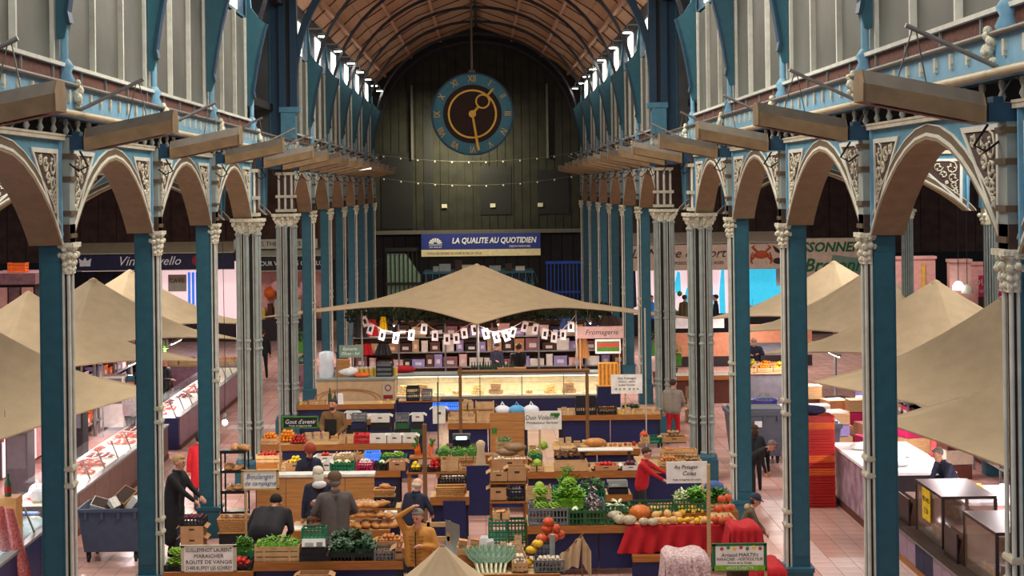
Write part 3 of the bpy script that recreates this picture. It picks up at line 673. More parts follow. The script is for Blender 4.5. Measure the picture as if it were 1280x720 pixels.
MB().cyl((sx(246, 75) - c0, -.12, 3.8), (sx(246, 75) - c0, -.1, 3.8), .25, n=14).build('round_emblem', ['red_paint'], t)
MB().b2((sx(95, 75) - c0, .9, 1.2), (sx(195, 75) - c0, 1.1, 3.3)).build('dark_doorway', ['shop_dark'], t)
for q in range(4): MB().b2((sx(102 + q * 22, 75) - c0, .85, 1.2), (sx(112 + q * 22, 75) - c0, .9, 3.2)).build('door_post', ['awning_navy'], t)
for q in range(3): MB().b2((sx(228 + q * 5, 75) - c0, 1.1, 1.4), (sx(231 + q * 5, 75) - c0, 1.18, 3.2)).build('blue_strip', ['poster_blue'], t)
MB().b2((sx(203, 75) - c0, 1.1, 2.3), (sx(226, 75) - c0, 1.18, 3.1)).build('poster', ['cream'], t); text('CAVE', .3, 'red_paint', t, (sx(214, 75) - c0, 1.08, 2.8))
t = shop('florist_shop', sx(296, 74.9), sx(410, 74.9), 74.9, 3.3, 3.95, 'black fascia stall with white capitals behind the fluted piers', 'black_fascia', 'shop_pink', awn='cream'); c0 = t.location.x
text('JARDIN POUR VOIR DES OISEAUX', .3, 'bright_white', t, (sx(350, 75) - c0, -.13, 3.62), sx=.9)
MB().b2((sx(290, 75) - c0, .4, 4.3), (sx(395, 75) - c0, .5, 4.75)).build('upper_sign', ['cream'], t); text('CAFES THES EPICES', .3, 'black', t, (sx(340, 75) - c0, .38, 4.52))
for q in range(6): MB().ball((sx(333 + q * 9, 75) - c0, .9, 2.2 + .3 * (q % 2)), .3, 8, 5).build('hanging_lamp', ['orange_crate' if q % 3 == 0 else 'shop_pink'], t)
for q in range(8): MB().b2((sx(322 + q * 9, 75) - c0, .5, .9), (sx(328 + q * 9, 75) - c0, .9, 1.5 + .2 * (q % 3))).build('jar', [['gold', 'rust', 'cream'][q % 3]], t)
t = shop('fishmonger_front', sx(788, 75), sx(927, 75), 75, 3.1, 4.3, 'cream fascia with italic brown lettering above turquoise posters', 'fascia_cream', 'shop_glow', awn='fascia_cream'); c0 = t.location.x
text('La Marée du Port', .62, 'dark_brown', t, (sx(846, 75) - c0, -.13, 3.85), shear=.35); text('POISSONS COQUILLAGES', .2, 'dark_brown', t, (sx(872, 75) - c0, -.13, 3.4), shear=.2)
for q, (px, w_, z0_, z1_, m_) in enumerate(((793, 8, 1.2, 3.0, 'navy'), (812, 7, 1.4, 3.0, 'leaf'), (826, 10, 1.0, 2.9, 'bright_white'), (850, 7, 1.9, 2.9, 'poster_cyan'), (862, 9, 1.1, 2.1, 'poster_cyan'), (892, 5, .8, 2.3, 'poster_cyan'), (906, 7, .8, 3.0, 'poster_cyan'))):
    xx0 = sx(px, 75) - c0; w2 = w_ * .0375 / 2
    MB().prism([(xx0 - w2, z0_), (xx0 + w2, z0_ + .1), (xx0 + w2 * .7, z1_), (xx0 - w2 * .3, z1_ + .08), (xx0 - w2 * 1.2, (z0_ + z1_) / 2)], 1.1, 1.18, 'y').build('poster_shape', [m_], t)
for q in range(14): MB().ball((sx(846 + (q * 7) % 36, 75) - c0, 1.0, 1.0 + .18 * (q % 6)), .14, 5, 3).build('leaf_cluster', ['leaf'], t)
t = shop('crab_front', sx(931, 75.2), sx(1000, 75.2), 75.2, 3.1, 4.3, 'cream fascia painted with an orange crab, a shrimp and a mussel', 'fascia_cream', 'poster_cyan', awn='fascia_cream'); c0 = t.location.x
cx_ = sx(951, 75) - c0; mb = MB().ball((cx_, -.13, 3.75), .32, 12, 6, d=(1, .1, .6))
for q in range(4):
    for g_ in (-1, 1): mb.tube([(cx_ + g_ * .25, -.13, 3.7), (cx_ + g_ * (.42 + .03 * q), -.13, 3.85 - .14 * q), (cx_ + g_ * (.5 - .03 * q), -.13, 3.5 - .06 * q)], .035, 4)
for g_ in (-1, 1): mb.tube([(cx_ + g_ * .2, -.13, 3.9), (cx_ + g_ * .42, -.13, 4.1), (cx_ + g_ * .3, -.13, 4.2)], [.04, .07, .02], 5)
mb.build('crab_picture', ['crab'], t)
MB().tube([(sx(966, 75) - c0, -.13, 4.15), (sx(970, 75) - c0, -.13, 3.95), (sx(976, 75) - c0, -.13, 3.8)], [.03, .09, .03], 5).ball((sx(972, 75) - c0, -.13, 3.45), .25, 8, 4, 0, (1, .1, .6)).build('shrimp_picture', ['dark_brown'], t)
MB().b2((sx(975, 75) - c0, 1.1, 2.2), (sx(990, 75) - c0, 1.18, 3.1)).build('poster', ['bright_white'], t)
t = shop('fish_sign_shop', sx(1002, 75.1), sx(1082, 75.1), 75.1, 2.6, 4.45, 'cream and green fascia lettered POISSONNERIE in dark green', 'fascia_cream', 'fascia_cream'); c0 = t.location.x
text('POISSONNERIE', .62, 'sign_green', t, (sx(1030, 75) - c0, -.13, 4.05), shear=.25, bold=.02); text('Bretonne', .85, 'sign_green', t, (sx(1046, 75) - c0, -.13, 3.2), shear=.3, bold=.02)
MB().prism([(sx(1030, 75) - c0, 2.65), (sx(1072, 75) - c0, 2.65), (sx(1078, 75) - c0, 3.5), (sx(1040, 75) - c0, 3.7)], -.125, -.11, 'y').build('green_wave', ['gate_green'], t)
# pink stall block in the right aisle
t = thing('pink_stall_block', 'row of pink plastered stall walls beyond the right hand canopies', 'stall', (0, 56, 0))
for q, (a, b, z1, yy) in enumerate(((1112, 1168, 4.35, 0), (1170, 1196, 4.3, -1.5), (1196, 1300, 4.1, .4))):
    MB().b2((sx(a, 56), yy, 0), (sx(b, 56), yy + .3, z1)).b2((sx(a, 56) - .03, yy - .08, z1), (sx(b, 56) + .03, yy + .35, z1 + .1)).build('wall_panel', ['shop_pink' if q != 1 else 'pink_wall'], t)
for px in (1118, 1127, 1135): MB().b2((sx(px, 56), -.08, .5), (sx(px + 3, 56), 0, 3.4)).build('pilaster', ['rust'], t)
MB().b2((sx(1150, 56), -.12, 3.0), (sx(1154, 56), -.02, 4.2)).build('post', ['gold'], t)
MB().b2((sx(1222, 56), -.02, 3.0), (sx(1262, 56), .04, 3.75)).build('magenta_board', ['magenta'], t); text('BOUCHERIE', .3, 'cream', t, (sx(1238, 56), -.05, 3.5)); text('CHARCUTERIE', .2, 'cream', t, (sx(1238, 56), -.05, 3.2))
MB().b2((sx(1222, 56), .0, 1.2), (sx(1237, 56), .1, 3.0)).build('window_frame', ['dark_brown'], t)
for px, py in ((1198, 358), (1209, 362)):
    p = at(px, py, 54); o = thing('pendant_lamp', 'glowing white dome lamp over the pink stall' if px == 1198 else 'smaller warm lamp beside the white dome lamp', 'lamp', p)
    MB().lathe([(.2, -.12), (.19, .02), (.12, .13), (.03, .18)], n=12).build('shade', ['lamp_shade' if px == 1198 else 'cream'], o); MB().cyl((0, 0, .18), (0, 0, 9.3 - o.location.z), .012, n=4).build('cord', ['black'], o)
# left edge stall with posters
mat('poster_mauve', (132, 92, 100), .6, var=.3, scale=8)
t = thing('poster_stall', 'stall box with mauve posters at the far left edge', 'stall', (0, 50, 0))
MB().b2((sx(-20, 50), 0, 0), (sx(42, 50), 2, 4.2)).build('side_wall', ['shop_dark'], t)
MB().b2((sx(-20, 50), -.2, 4.2), (sx(45, 50), 2, 4.55)).build('roof_slab', ['poster_mauve'], t)
for q in range(3): MB().b2((sx(-6 + 16 * q, 50), -.06, 3.3), (sx(8 + 16 * q, 50), 0, 4.1)).build('poster', ['poster_mauve' if q % 2 else 'shop_pink'], t)
def quick_crate(w_, d_, h_, m):
    mb = MB(); mb.b2((-w_ / 2, -d_ / 2, 0), (w_ / 2, d_ / 2, .02))
    for q in range(3):
        z = .03 + q * (h_ - .03) / 3; hh = (h_ - .03) / 3 * .72
        mb.b2((-w_ / 2, -d_ / 2, z), (w_ / 2, -d_ / 2 + .015, z + hh)).b2((-w_ / 2, d_ / 2 - .015, z), (w_ / 2, d_ / 2, z + hh)).b2((-w_ / 2, -d_ / 2, z), (-w_ / 2 + .015, d_ / 2, z + hh)).b2((w_ / 2 - .015, -d_ / 2, z), (w_ / 2, d_ / 2, z + hh))
    for a in (-1, 1):
        for b in (-1, 1): mb.box((a * (w_ / 2 - .012), b * (d_ / 2 - .012), h_ / 2), (.03, .03, h_))
    mb.b2((-w_ / 2 - .012, -d_ / 2 - .012, h_ - .02), (w_ / 2 + .012, -d_ / 2, h_)).b2((-w_ / 2 - .012, -d_ / 2, h_ - .02), (-w_ / 2, d_ / 2, h_)).b2((w_ / 2, -d_ / 2, h_ - .02), (w_ / 2 + .012, d_ / 2, h_))
    return mb.mesh('crate', [m])
o = link('crate', quick_crate(.55, .4, .3, 'orange_crate'), None, (sx(18, 50), 50.3, 4.56)); tag(o, 'orange crate on the roof of the poster stall', 'crate')
# ================================================================== STALLS AND GOODS
def RX(px, Y, z): return ((px - PX0) + (z - CAMZ) * F / Y * SR) * Y / F
mat('wood_edge', (156, 98, 44), .5, var=.25, scale=3, kind='wood'); mat('wood_pale', (190, 156, 110), .6, var=.2, scale=3, kind='wood'); mat('wood_board', (184, 128, 72), .6, var=.18, scale=2, kind='wood')
mat('wood_crate', (196, 160, 116), .8, var=.2, scale=5); mat('plastic_green', (24, 116, 84), .5); mat('plastic_dark_green', (36, 84, 48), .5); mat('plastic_black', (26, 26, 30), .5); mat('plastic_grey', (106, 108, 114), .5); mat('cardboard', (178, 136, 96), .85, var=.12)
mat('wicker', (190, 140, 84), .8, var=.3, scale=40, bump=.6); mat('navy_panel', (24, 30, 78), .5, var=.15); mat('plastic_red', (200, 30, 50), .5); mat('plastic_magenta', (186, 30, 84), .5); mat('box_white', (214, 212, 204), .7)
def stall_table(px0, px1, py, z, depth, label, skirt='navy_panel', top='wood_pale', edge='wood_edge', eh=.13, drop=None):
    Y = (G(px0, py, z).y + G(px1, py, z).y) / 2; x0, x1 = RX(px0, Y, z), RX(px1, Y, z); cx = (x0 + x1) / 2; h = (x1 - x0) / 2
    t = thing('market_table', label, 'table', (cx, Y, 0))
    MB().b2((-h, .03, z - .04), (h, depth, z)).build('tabletop', [top], t)
    MB().b2((-h - .01, 0, z - eh), (h + .01, .03, z + .01)).build('edge_board', [edge], t)
    n_ = max(1, int(round(2 * h / 1.1))); w_ = 2 * h / n_
    for k in range(n_):
        MB().b2((-h + k * w_ + .01, .08, .12), (-h + (k + 1) * w_ - .01, .1, z - eh)).build('front_panel', [skirt], t)
    for a in (-1, 1):
        for b in (.1, depth - .05): MB().b2((a * (h - .06) - .03, b - .03, 0), (a * (h - .06) + .03, b + .03, z - .04)).build('leg', ['plastic_black'], t)
    return t, Y, x0, x1
# ---- containers
CM = {}
def crate_mesh(kind, w_, d_, h_):
    key = (kind, round(w_, 2), round(d_, 2), round(h_, 2))
    if key in CM: return CM[key]
    w_, d_, h_ = key[1:]; mb = MB(); mname = {'wood': 'wood_crate', 'green': 'plastic_green', 'dkgreen': 'plastic_dark_green', 'black': 'plastic_black', 'grey': 'plastic_grey', 'card': 'cardboard', 'red': 'plastic_red', 'magenta': 'plastic_magenta', 'white': 'box_white', 'orange': 'orange_crate', 'redstack': 'red_crate', 'wicker': 'wicker', 'blue': 'poster_blue'}[kind]
    x, y = w_ / 2, d_ / 2; mb.b2((-x, -y, 0), (x, y, .015))
    t = .014
    def wall(z0, z1):
        mb.b2((-x, -y, z0), (x, -y + t, z1)).b2((-x, y - t, z0), (x, y, z1)).b2((-x, -y + t, z0), (-x + t, y - t, z1)).b2((x - t, -y + t, z0), (x, y - t, z1))
    if kind == 'wood':
        n_ = max(2, int(h_ / .07)); s_ = h_ / n_
        for k in range(n_): wall(k * s_ + .004, (k + 1) * s_ - .012)
        for a in (-1, 1):
            for b in (-1, 1): mb.box((a * (x - .02), b * (y - .02), h_ / 2 + .01), (.03, .03, h_ + .02))
            mb.b2((a * (x - .16) - .02, -y - .006, 0), (a * (x - .16) + .02, -y, h_))
    elif kind in ('card', 'white'):
        wall(0, h_)
        for a in (-1, 1): mb.box((a * (x + .04), 0, h_ - .02), (.1, d_ * .95, .006), ry=a * .5)
        mb.b2((-.05, -y - .003, h_ * .6), (.05, -y, h_ * .75), 1)
    elif kind == 'wicker':
        n_ = max(3, int(h_ / .035)); s_ = h_ / n_
        for k in range(n_):
            f_ = .85 + .15 * k / (n_ - 1); p = [(-x * f_, -y * f_, (k + .5) * s_), (x * f_, -y * f_, (k + .5) * s_), (x * f_, y * f_, (k + .5) * s_), (-x * f_, y * f_, (k + .5) * s_), (-x * f_, -y * f_, (k + .5) * s_)]
            mb.tube(p, s_ * .48, 5)
        for k in range(9): q = -x + k * w_ / 8; mb.tube([(q * .85, -y * .86, 0), (q, -y * 1.02, h_)], .008, 4)
    else:
        wall(0, h_ * .12); wall(h_ * .42, h_ * .5); wall(h_ * .84, h_)
        nb = max(4, int(w_ / .06)); nd = max(3, int(d_ / .06))
        for k in range(nb + 1):
            q = -x + k * (w_ - .02) / nb
            mb.b2((q, -y + .003, .02), (q + .02, -y + .01, h_ * .9)).b2((q, y - .01, .02), (q + .02, y - .003, h_ * .9))
        for k in range(nd + 1):
            q = -y + k * (d_ - .02) / nd
            mb.b2((-x + .003, q, .02), (-x + .01, q + .02, h_ * .9)).b2((x - .01, q, .02), (x - .003, q + .02, h_ * .9))
        for a in (-1, 1):
            for b in (-1, 1): mb.box((a * (x - .01), b * (y - .01), h_ / 2), (.03, .03, h_))
    me = mb.mesh('crate', [mname, 'dark_brown']); CM[key] = me; return me
def crate(kind, loc, w_, d_, h_, label, group=None, rz=0, name=None):
    nm = name or {'card': 'cardboard_box', 'white': 'white_box', 'wicker': 'wicker_basket'}.get(kind, 'produce_crate')
    o = link(nm, crate_mesh(kind, w_, d_, h_), None, loc, rz); return tag(o, label, 'basket' if kind == 'wicker' else 'box' if kind in ('card', 'white') else 'crate', group)
# ---- produce meshes
PM = {}
for nm_, c_, *r_ in (('fruit_orange', (240, 140, 28)), ('fruit_yellow', (232, 200, 50)), ('apple_red', (170, 40, 36)), ('apple_green', (150, 178, 60)), ('onion_skin', (196, 124, 66)), ('potato_skin', (160, 122, 80)), ('tomato_red', (196, 36, 28)), ('mushroom_white', (222, 208, 186)), ('garlic_white', (226, 220, 212)),
                  ('pumpkin_skin', (206, 110, 44)), ('kuri_skin', (196, 78, 42)), ('butternut_skin', (214, 168, 104)), ('squash_yellow', (226, 176, 36)), ('gourd_pale', (176, 164, 140)), ('bread_crust', (196, 134, 72)), ('bread_dark', (120, 70, 46)), ('leaf_bright', (120, 176, 36)), ('leaf_mid', (70, 130, 44)),
                  ('leaf_dark', (34, 70, 40)), ('leaf_blue', (96, 130, 104)), ('leek_white', (222, 226, 190)), ('carrot_orange', (232, 110, 30)), ('beet_purple', (92, 30, 50)), ('radicchio', (96, 40, 66)), ('root_brown', (130, 100, 70)), ('pepper_red', (200, 24, 30)), ('pepper_yellow', (240, 200, 20)), ('cauliflower_white', (232, 228, 206)), ('shallot', (150, 84, 60)), ('nut_brown', (120, 82, 52)), ('cheese', (236, 200, 130)), ('meat', (206, 110, 100)), ('meat_dark', (140, 52, 48)), ('sausage', (132, 60, 44)), ('fish_silver', (170, 190, 205)), ('stem', (110, 120, 60))):
    mat(nm_, c_, .5, var=.25, scale=14)
def pm(kind):
    if kind in PM: return PM[kind]
    mb = MB(); rnd = random.Random(hash(kind) % 1000 if False else len(kind) * 7)
    def leafhead(r_, h_, n_, m0, m1):
        for i in range(n_):
            a = i * 2.399; f_ = i / n_; L_ = r_ * (.55 + .5 * f_); up = h_ * (1.15 - .85 * f_)
            d = Vector((math.cos(a), math.sin(a), 0)); s_ = Vector((-d.y, d.x, 0)); w_ = r_ * (.28 + .2 * f_)
            p0 = d * .01; p1 = d * L_ * .55 + Vector((0, 0, up * .6)); p2 = d * L_ + Vector((0, 0, up)); p3 = d * (L_ + r_ * .16) + Vector((0, 0, up * .84))
            vs = [p0 - s_ * w_ * .3, p0 + s_ * w_ * .3, p1 - s_ * w_ * .8, p1 + s_ * w_ * .8 + Vector((0, 0, .01)), p2 - s_ * w_ + Vector((0, 0, .015)), p2 + s_ * w_, p3 - s_ * w_ * .5, p3 + s_ * w_ * .5 + Vector((0, 0, .02))]
            mb.add(vs, [(0, 1, 3, 2), (2, 3, 5, 4), (4, 5, 7, 6)], i % 2)
        mb.ball((0, 0, h_ * .3), r_ * .35, 7, 4, 0); return [m0, m1]
    def rnd_ball(r_, m_, d=(1, 1, .92), amp=.0, n_=9):
        mb.ball((0, 0, r_ * d[2]), r_, n_, 6, 0, d, (lambda a: 1 + amp * math.sin(3 * a)) if amp else None)
        mb.cyl((0, 0, r_ * 2 * d[2] - .004), (0, 0, r_ * 2 * d[2] + .01), .006, .004, 4, 1); return [m_, 'stem']
    K = {'orange': lambda: rnd_ball(.042, 'fruit_orange'), 'lemon': lambda: rnd_ball(.036, 'fruit_yellow', (1.25, 1, 1)), 'apple': lambda: rnd_ball(.04, 'apple_red'), 'green_apple': lambda: rnd_ball(.04, 'apple_green'), 'onion': lambda: rnd_ball(.036, 'onion_skin', (1, 1, .85)), 'shallot_bulb': lambda: rnd_ball(.028, 'shallot', (1.2, 1, .9)),
         'tomato': lambda: rnd_ball(.045, 'tomato_red', (1, 1, .8), .04), 'garlic_bulb': lambda: rnd_ball(.03, 'garlic_white', (1, 1, .85), .06), 'beetroot': lambda: rnd_ball(.045, 'beet_purple'), 'potato': lambda: rnd_ball(.04, 'potato_skin', (1.35, 1, .8), .07), 'walnut': lambda: rnd_ball(.024, 'nut_brown'),
         'turnip': lambda: rnd_ball(.045, 'radicchio', (1, 1, .85)), 'sweet_pepper': lambda: rnd_ball(.05, 'pepper_red', (1, 1, 1.15), .1), 'yellow_pepper': lambda: rnd_ball(.05, 'pepper_yellow', (1, 1, 1.15), .1), 'cheese_round': lambda: [mb.cyl((0, 0, 0), (0, 0, .05), .07, n=12), ['cheese']][1], 'small_cheese': lambda: [mb.cyl((0, 0, 0), (0, 0, .035), .04, n=9), ['garlic_white']][1]}
    if kind in K: ms = K[kind]()
    elif kind in ('lettuce', 'oak_lettuce', 'radicchio_head', 'kale', 'chard'):
        ms = {'lettuce': lambda: leafhead(.13, .13, 30, 'leaf_bright', 'apple_green'), 'oak_lettuce': lambda: leafhead(.12, .1, 26, 'leaf_mid', 'leaf_bright'), 'radicchio_head': lambda: leafhead(.08, .07, 20, 'radicchio', 'garlic_white'), 'kale': lambda: leafhead(.13, .15, 34, 'leaf_dark', 'leaf_blue'), 'chard': lambda: leafhead(.14, .12, 26, 'leaf_mid', 'leaf_dark')}[kind]()
    elif kind == 'cabbage':
        mb.ball((0, 0, .09), .09, 10, 7); leafhead(.12, .08, 10, 'x', 'x'); ms = ['apple_green', 'leaf_mid']
    elif kind == 'cauliflower':
        for i in range(22): a = i * 2.4; r_ = .075 * math.sqrt(i / 22); mb.ball((math.cos(a) * r_, math.sin(a) * r_, .11 - r_ * .5), .025, 6, 4, 0)
        mb.ball((0, 0, .07), .07, 8, 5, 0)
        for i in range(8): a = i * .785; d = Vector((math.cos(a), math.sin(a), 0)); s_ = Vector((-d.y, d.x, 0)); mb.add([d * .04 - s_ * .03, d * .04 + s_ * .03, d * .1 + s_ * .045 + Vector((0, 0, .07)), d * .1 - s_ * .045 + Vector((0, 0, .07)), d * .1 + Vector((0, 0, .12))], [(0, 1, 2, 3), (3, 2, 4)], 1)
        ms = ['cauliflower_white', 'leaf_mid']
    elif kind in ('pumpkin', 'red_kuri', 'pale_gourd', 'patty_squash'):
        r_, m_, dz = {'pumpkin': (.2, 'pumpkin_skin', .68), 'red_kuri': (.1, 'kuri_skin', .95), 'pale_gourd': (.14, 'gourd_pale', .7), 'patty_squash': (.09, 'squash_yellow', .7)}[kind]
        mb.ball((0, 0, r_ * dz), r_, 32 if kind != 'red_kuri' else 16, 8, 0, (1, 1, dz), (lambda a: 1 + .05 * abs(math.cos(5 * a)) * 2 - .05) if kind != 'red_kuri' else None)
        mb.cyl((0, 0, r_ * dz * 1.9), (.01, 0, r_ * dz * 2 + .035), .022, .012, 6, 1); ms = [m_, 'stem']
    elif kind in ('butternut', 'yellow_squash'):
        m_ = 'butternut_skin' if kind == 'butternut' else 'squash_yellow'; s_ = 1 if kind == 'butternut' else .8
        prof = [(.01, 0), (.05, .01), (.075, .05), (.07, .1), (.045, .15), (.04, .22), (.035, .25), (.01, .26)]
        mb.T = Matrix.Translation((-.13 * s_, 0, .07 * s_)) @ Matrix.Rotation(R(84), 4, 'Y'); mb.lathe([(a * s_, b * s_) for a, b in prof], n=10); mb.cyl((0, 0, .26 * s_), (0, 0, .285 * s_), .012, .01, 5, 1); mb.T = None; ms = [m_, 'stem']
    elif kind in ('round_loaf', 'long_loaf', 'dark_loaf'):
        if kind == 'long_loaf': mb.ball((0, 0, .05), .07, 10, 8, 0, (3.4, 1, .75)); sc = [(-.12, 0), (-.04, 0), (.04, 0), (.12, 0)]
        else: mb.ball((0, 0, .06), .115, 14, 6, 0, (1.35, .85, .5)); sc = [(-.05, 0), (0, 0), (.05, 0)]
        for q, _ in sc: mb.box((q, 0, .106 if kind == 'long_loaf' else .122), (.012, .09, .008), 1, rz=.5)
        ms = ['bread_dark' if kind == 'dark_loaf' else 'bread_crust', 'mushroom_white']
    elif kind == 'leek':
        mb.T = Matrix.Rotation(R(-32), 4, 'X'); mb.cyl((0, 0, 0), (0, 0, .22), .018, .02, 7, 0)
        for k in range(7): a = R(-42 + k * 14); mb.add([(-.012, .0, .2), (.012, 0, .2), (math.sin(a) * .14 + .018, .02 * (k % 2), .36), (math.sin(a) * .22, .03 * (k % 3), .52), (math.sin(a) * .14 - .018, .0, .36)], [(0, 1, 2, 4), (4, 2, 3)], 1)
        mb.T = None; ms = ['leek_white', 'leaf_blue']
    elif kind == 'carrot_bunch':
        for k in range(9): a = k * .7; x_ = (k - 4) * .022; mb.cyl((x_ * .5, 0, .09), (x_, -.05, -.05 + .02 * (k % 2)), .016, .005, 6, 0)
        for k in range(16): a = k * 2.4; mb.add([(0, 0, .08), (.01, 0, .09), (math.cos(a) * .09, .05 + math.sin(a) * .04, .2 + .02 * (k % 3)), (math.cos(a) * .06, .04 + math.sin(a) * .05, .22)], [(0, 1, 2, 3)], 1)
        ms = ['carrot_orange', 'leaf_mid']
    elif kind == 'radish_bunch':
        for k in range(8): a = k * .8; mb.ball((math.cos(a) * .035, -.03 + math.sin(a) * .03, .03), .02, 6, 4, 0)
        for k in range(14): a = k * 2.4; mb.add([(0, 0, .03), (.012, 0, .03), (math.cos(a) * .08, .08 + math.sin(a) * .04, .09), (math.cos(a) * .04, .1, .1)], [(0, 1, 2, 3)], 1)
        ms = ['pepper_red', 'leaf_mid']
    elif kind == 'mushroom':
        mb.lathe([(.012, 0), (.014, .03), (.034, .032), (.03, .05), (.012, .06)], n=9); ms = ['mushroom_white']
    elif kind == 'parsnip':
        mb.T = Matrix.Rotation(R(85), 4, 'Y'); mb.cyl((0, 0, -.11), (0, 0, .12), .028, .005, 7, 0); mb.T = None; ms = ['root_brown']
    elif kind == 'banana_leek':
        mb.tube([(-.1, 0, .03), (0, .02, .05), (.1, 0, .03)], [.012, .02, .012], 6); ms = ['leek_white']
    elif kind == 'celery_bunch':
        for k in range(12): a = k * 2.4; mb.tube([(math.cos(a) * .02, math.sin(a) * .02, 0), (math.cos(a) * .05, math.sin(a) * .05, .16), (math.cos(a) * .12, math.sin(a) * .12, .24)], [.014, .01, .004], 4, 0)
        for k in range(26): a = k * 2.4; r_ = .05 + .09 * (k % 5) / 5; c_ = Vector((math.cos(a) * r_, math.sin(a) * r_, .2 + .03 * (k % 3))); mb.add([c_, c_ + Vector((.04, .01, .02)), c_ + Vector((.03, .05, .01)), c_ + Vector((-.01, .04, .03))], [(0, 1, 2, 3)], 1)
        ms = ['leaf_bright', 'leaf_mid']
    elif kind == 'meat_cut':
        mb.ball((0, 0, .03), .09, 9, 5, 0, (1.2, .8, .4)); mb.ball((.03, 0, .04), .06, 8, 4, 1, (1, .8, .5)); ms = ['meat', 'garlic_white']
    elif kind == 'steak_tray':
        mb.b2((-.1, -.07, 0), (.1, .07, .02), 1).ball((0, 0, .03), .07, 8, 4, 0, (1.1, .8, .35)); ms = ['meat_dark', 'bright_white']
    elif kind == 'sausage_link':
        mb.tube([(-.09, 0, .02), (0, .02, .025), (.09, 0, .02)], [.012, .02, .012], 7); ms = ['sausage']
    elif kind == 'fish':
        mb.ball((0, 0, .025), .05, 8, 6, 0, (3.2, .9, .5)); mb.add([(.14, 0, .03), (.2, .05, .03), (.2, -.05, .03), (.14, 0, .02)], [(0, 1, 2), (3, 2, 1)]); ms = ['fish_silver']
    elif kind == 'jar':
        mb.cyl((0, 0, 0), (0, 0, .09), .035, n=10).cyl((0, 0, .09), (0, 0, .11), .036, n=10, m=1); ms = ['gold', 'box_white']
    elif kind == 'bottle':
        mb.lathe([(.035, 0), (.036, .18), (.014, .23), (.014, .29)], n=9).cyl((0, 0, .29), (0, 0, .31), .016, n=8, m=1); ms = ['leaf_dark', 'red_paint']
    elif kind == 'paper_bag':
        mb.box((0, 0, .11), (.13, .08, .22), 0, taper=.9).box((0, 0, .235), (.12, .03, .03), 0, taper=.8); ms = ['bright_white']
    elif kind == 'kraft_bag':
        mb.box((0, 0, .07), (.12, .08, .14), 0, taper=.92).box((0, 0, .15), (.11, .02, .03)); mb.b2((-.03, -.043, .04), (.03, -.04, .09), 1); ms = ['wood_crate', 'cream']
    elif kind == 'wood_boxlet':
        mb.b2((-.07, -.05, 0), (.07, .05, .08)).b2((-.075, -.055, .08), (.075, .055, .09), 1); ms = ['wood_pale', 'bread_crust']
    else: raise Exception(kind)
    PM[kind] = (mb.mesh(kind, ms), {'orange': .042, 'lemon': .045, 'apple': .04, 'green_apple': .04, 'onion': .036, 'shallot_bulb': .032, 'tomato': .045, 'garlic_bulb': .03, 'beetroot': .045, 'potato': .046, 'walnut': .024, 'turnip': .045, 'sweet_pepper': .05, 'yellow_pepper': .05, 'cheese_round': .075, 'small_cheese': .045, 'lettuce': .125, 'oak_lettuce': .115, 'radicchio_head': .08, 'kale': .12, 'chard': .13, 'cabbage': .12, 'cauliflower': .095, 'pumpkin': .2, 'red_kuri': .1, 'pale_gourd': .13, 'patty_squash': .09, 'butternut': .1, 'yellow_squash': .085, 'round_loaf': .12, 'long_loaf': .14, 'dark_loaf': .12, 'leek': .045, 'carrot_bunch': .09, 'radish_bunch': .07, 'mushroom': .034, 'parsnip': .055, 'banana_leek': .06, 'celery_bunch': .11, 'meat_cut': .09, 'steak_tray': .09, 'sausage_link': .05, 'fish': .1, 'jar': .037, 'bottle': .04, 'paper_bag': .07, 'kraft_bag': .065, 'wood_boxlet': .075}[kind])
    return PM[kind]
WORD = {'small_cheese': 'cheese', 'cheese_round': 'cheese', 'meat_cut': 'meat', 'steak_tray': 'meat', 'sausage_link': 'sausage', 'round_loaf': 'bread', 'long_loaf': 'bread', 'dark_loaf': 'bread', 'oak_lettuce': 'lettuce', 'radicchio_head': 'radicchio', 'carrot_bunch': 'carrots', 'radish_bunch': 'radishes', 'celery_bunch': 'celery', 'red_kuri': 'squash', 'pale_gourd': 'gourd', 'patty_squash': 'squash', 'yellow_squash': 'squash', 'butternut': 'squash', 'green_apple': 'apple', 'sweet_pepper': 'pepper', 'yellow_pepper': 'pepper', 'shallot_bulb': 'shallot', 'garlic_bulb': 'garlic', 'banana_leek': 'leek', 'paper_bag': 'bag', 'kraft_bag': 'bag', 'wood_boxlet': 'box'}
prnd = random.Random(11)
def heap(kind, cx, cy, z, w_, d_, layers, label, group, dome=.5, nmax=60, tight=.95, flat=False):
    me, r_ = pm(kind); n_ = 0; st = 2 * r_ * tight
    for L_ in range(layers):
        f_ = 1 - dome * L_ / max(1, layers); nx = max(1, int(w_ * f_ / st)); ny = max(1, int(d_ * f_ / st))
        for i in range(nx):
            for j in range(ny):
                if n_ >= nmax: return
                x = cx + (i - (nx - 1) / 2) * st + prnd.uniform(-.15, .15) * r_; y = cy + (j - (ny - 1) / 2) * st + prnd.uniform(-.15, .15) * r_
                o = link(kind, me, None, (x, y, z + L_ * r_ * 1.45 + prnd.uniform(0, .1) * r_))
                o.rotation_euler = (prnd.uniform(-.2, .2), prnd.uniform(-.2, .2), prnd.uniform(0, 6.28) if kind not in ('leek', 'long_loaf', 'fish', 'paper_bag', 'kraft_bag', 'wood_boxlet', 'steak_tray') else prnd.uniform(-.25, .25))
                s_ = prnd.uniform(.88, 1.1) if kind != 'round_loaf' else prnd.uniform(.68, .95); o.scale = (s_, s_ * (1 if kind != 'round_loaf' else prnd.uniform(.8, 1.1)), s_)
                tag(o, label, WORD.get(kind, kind.replace('_', ' ')), group); n_ += 1
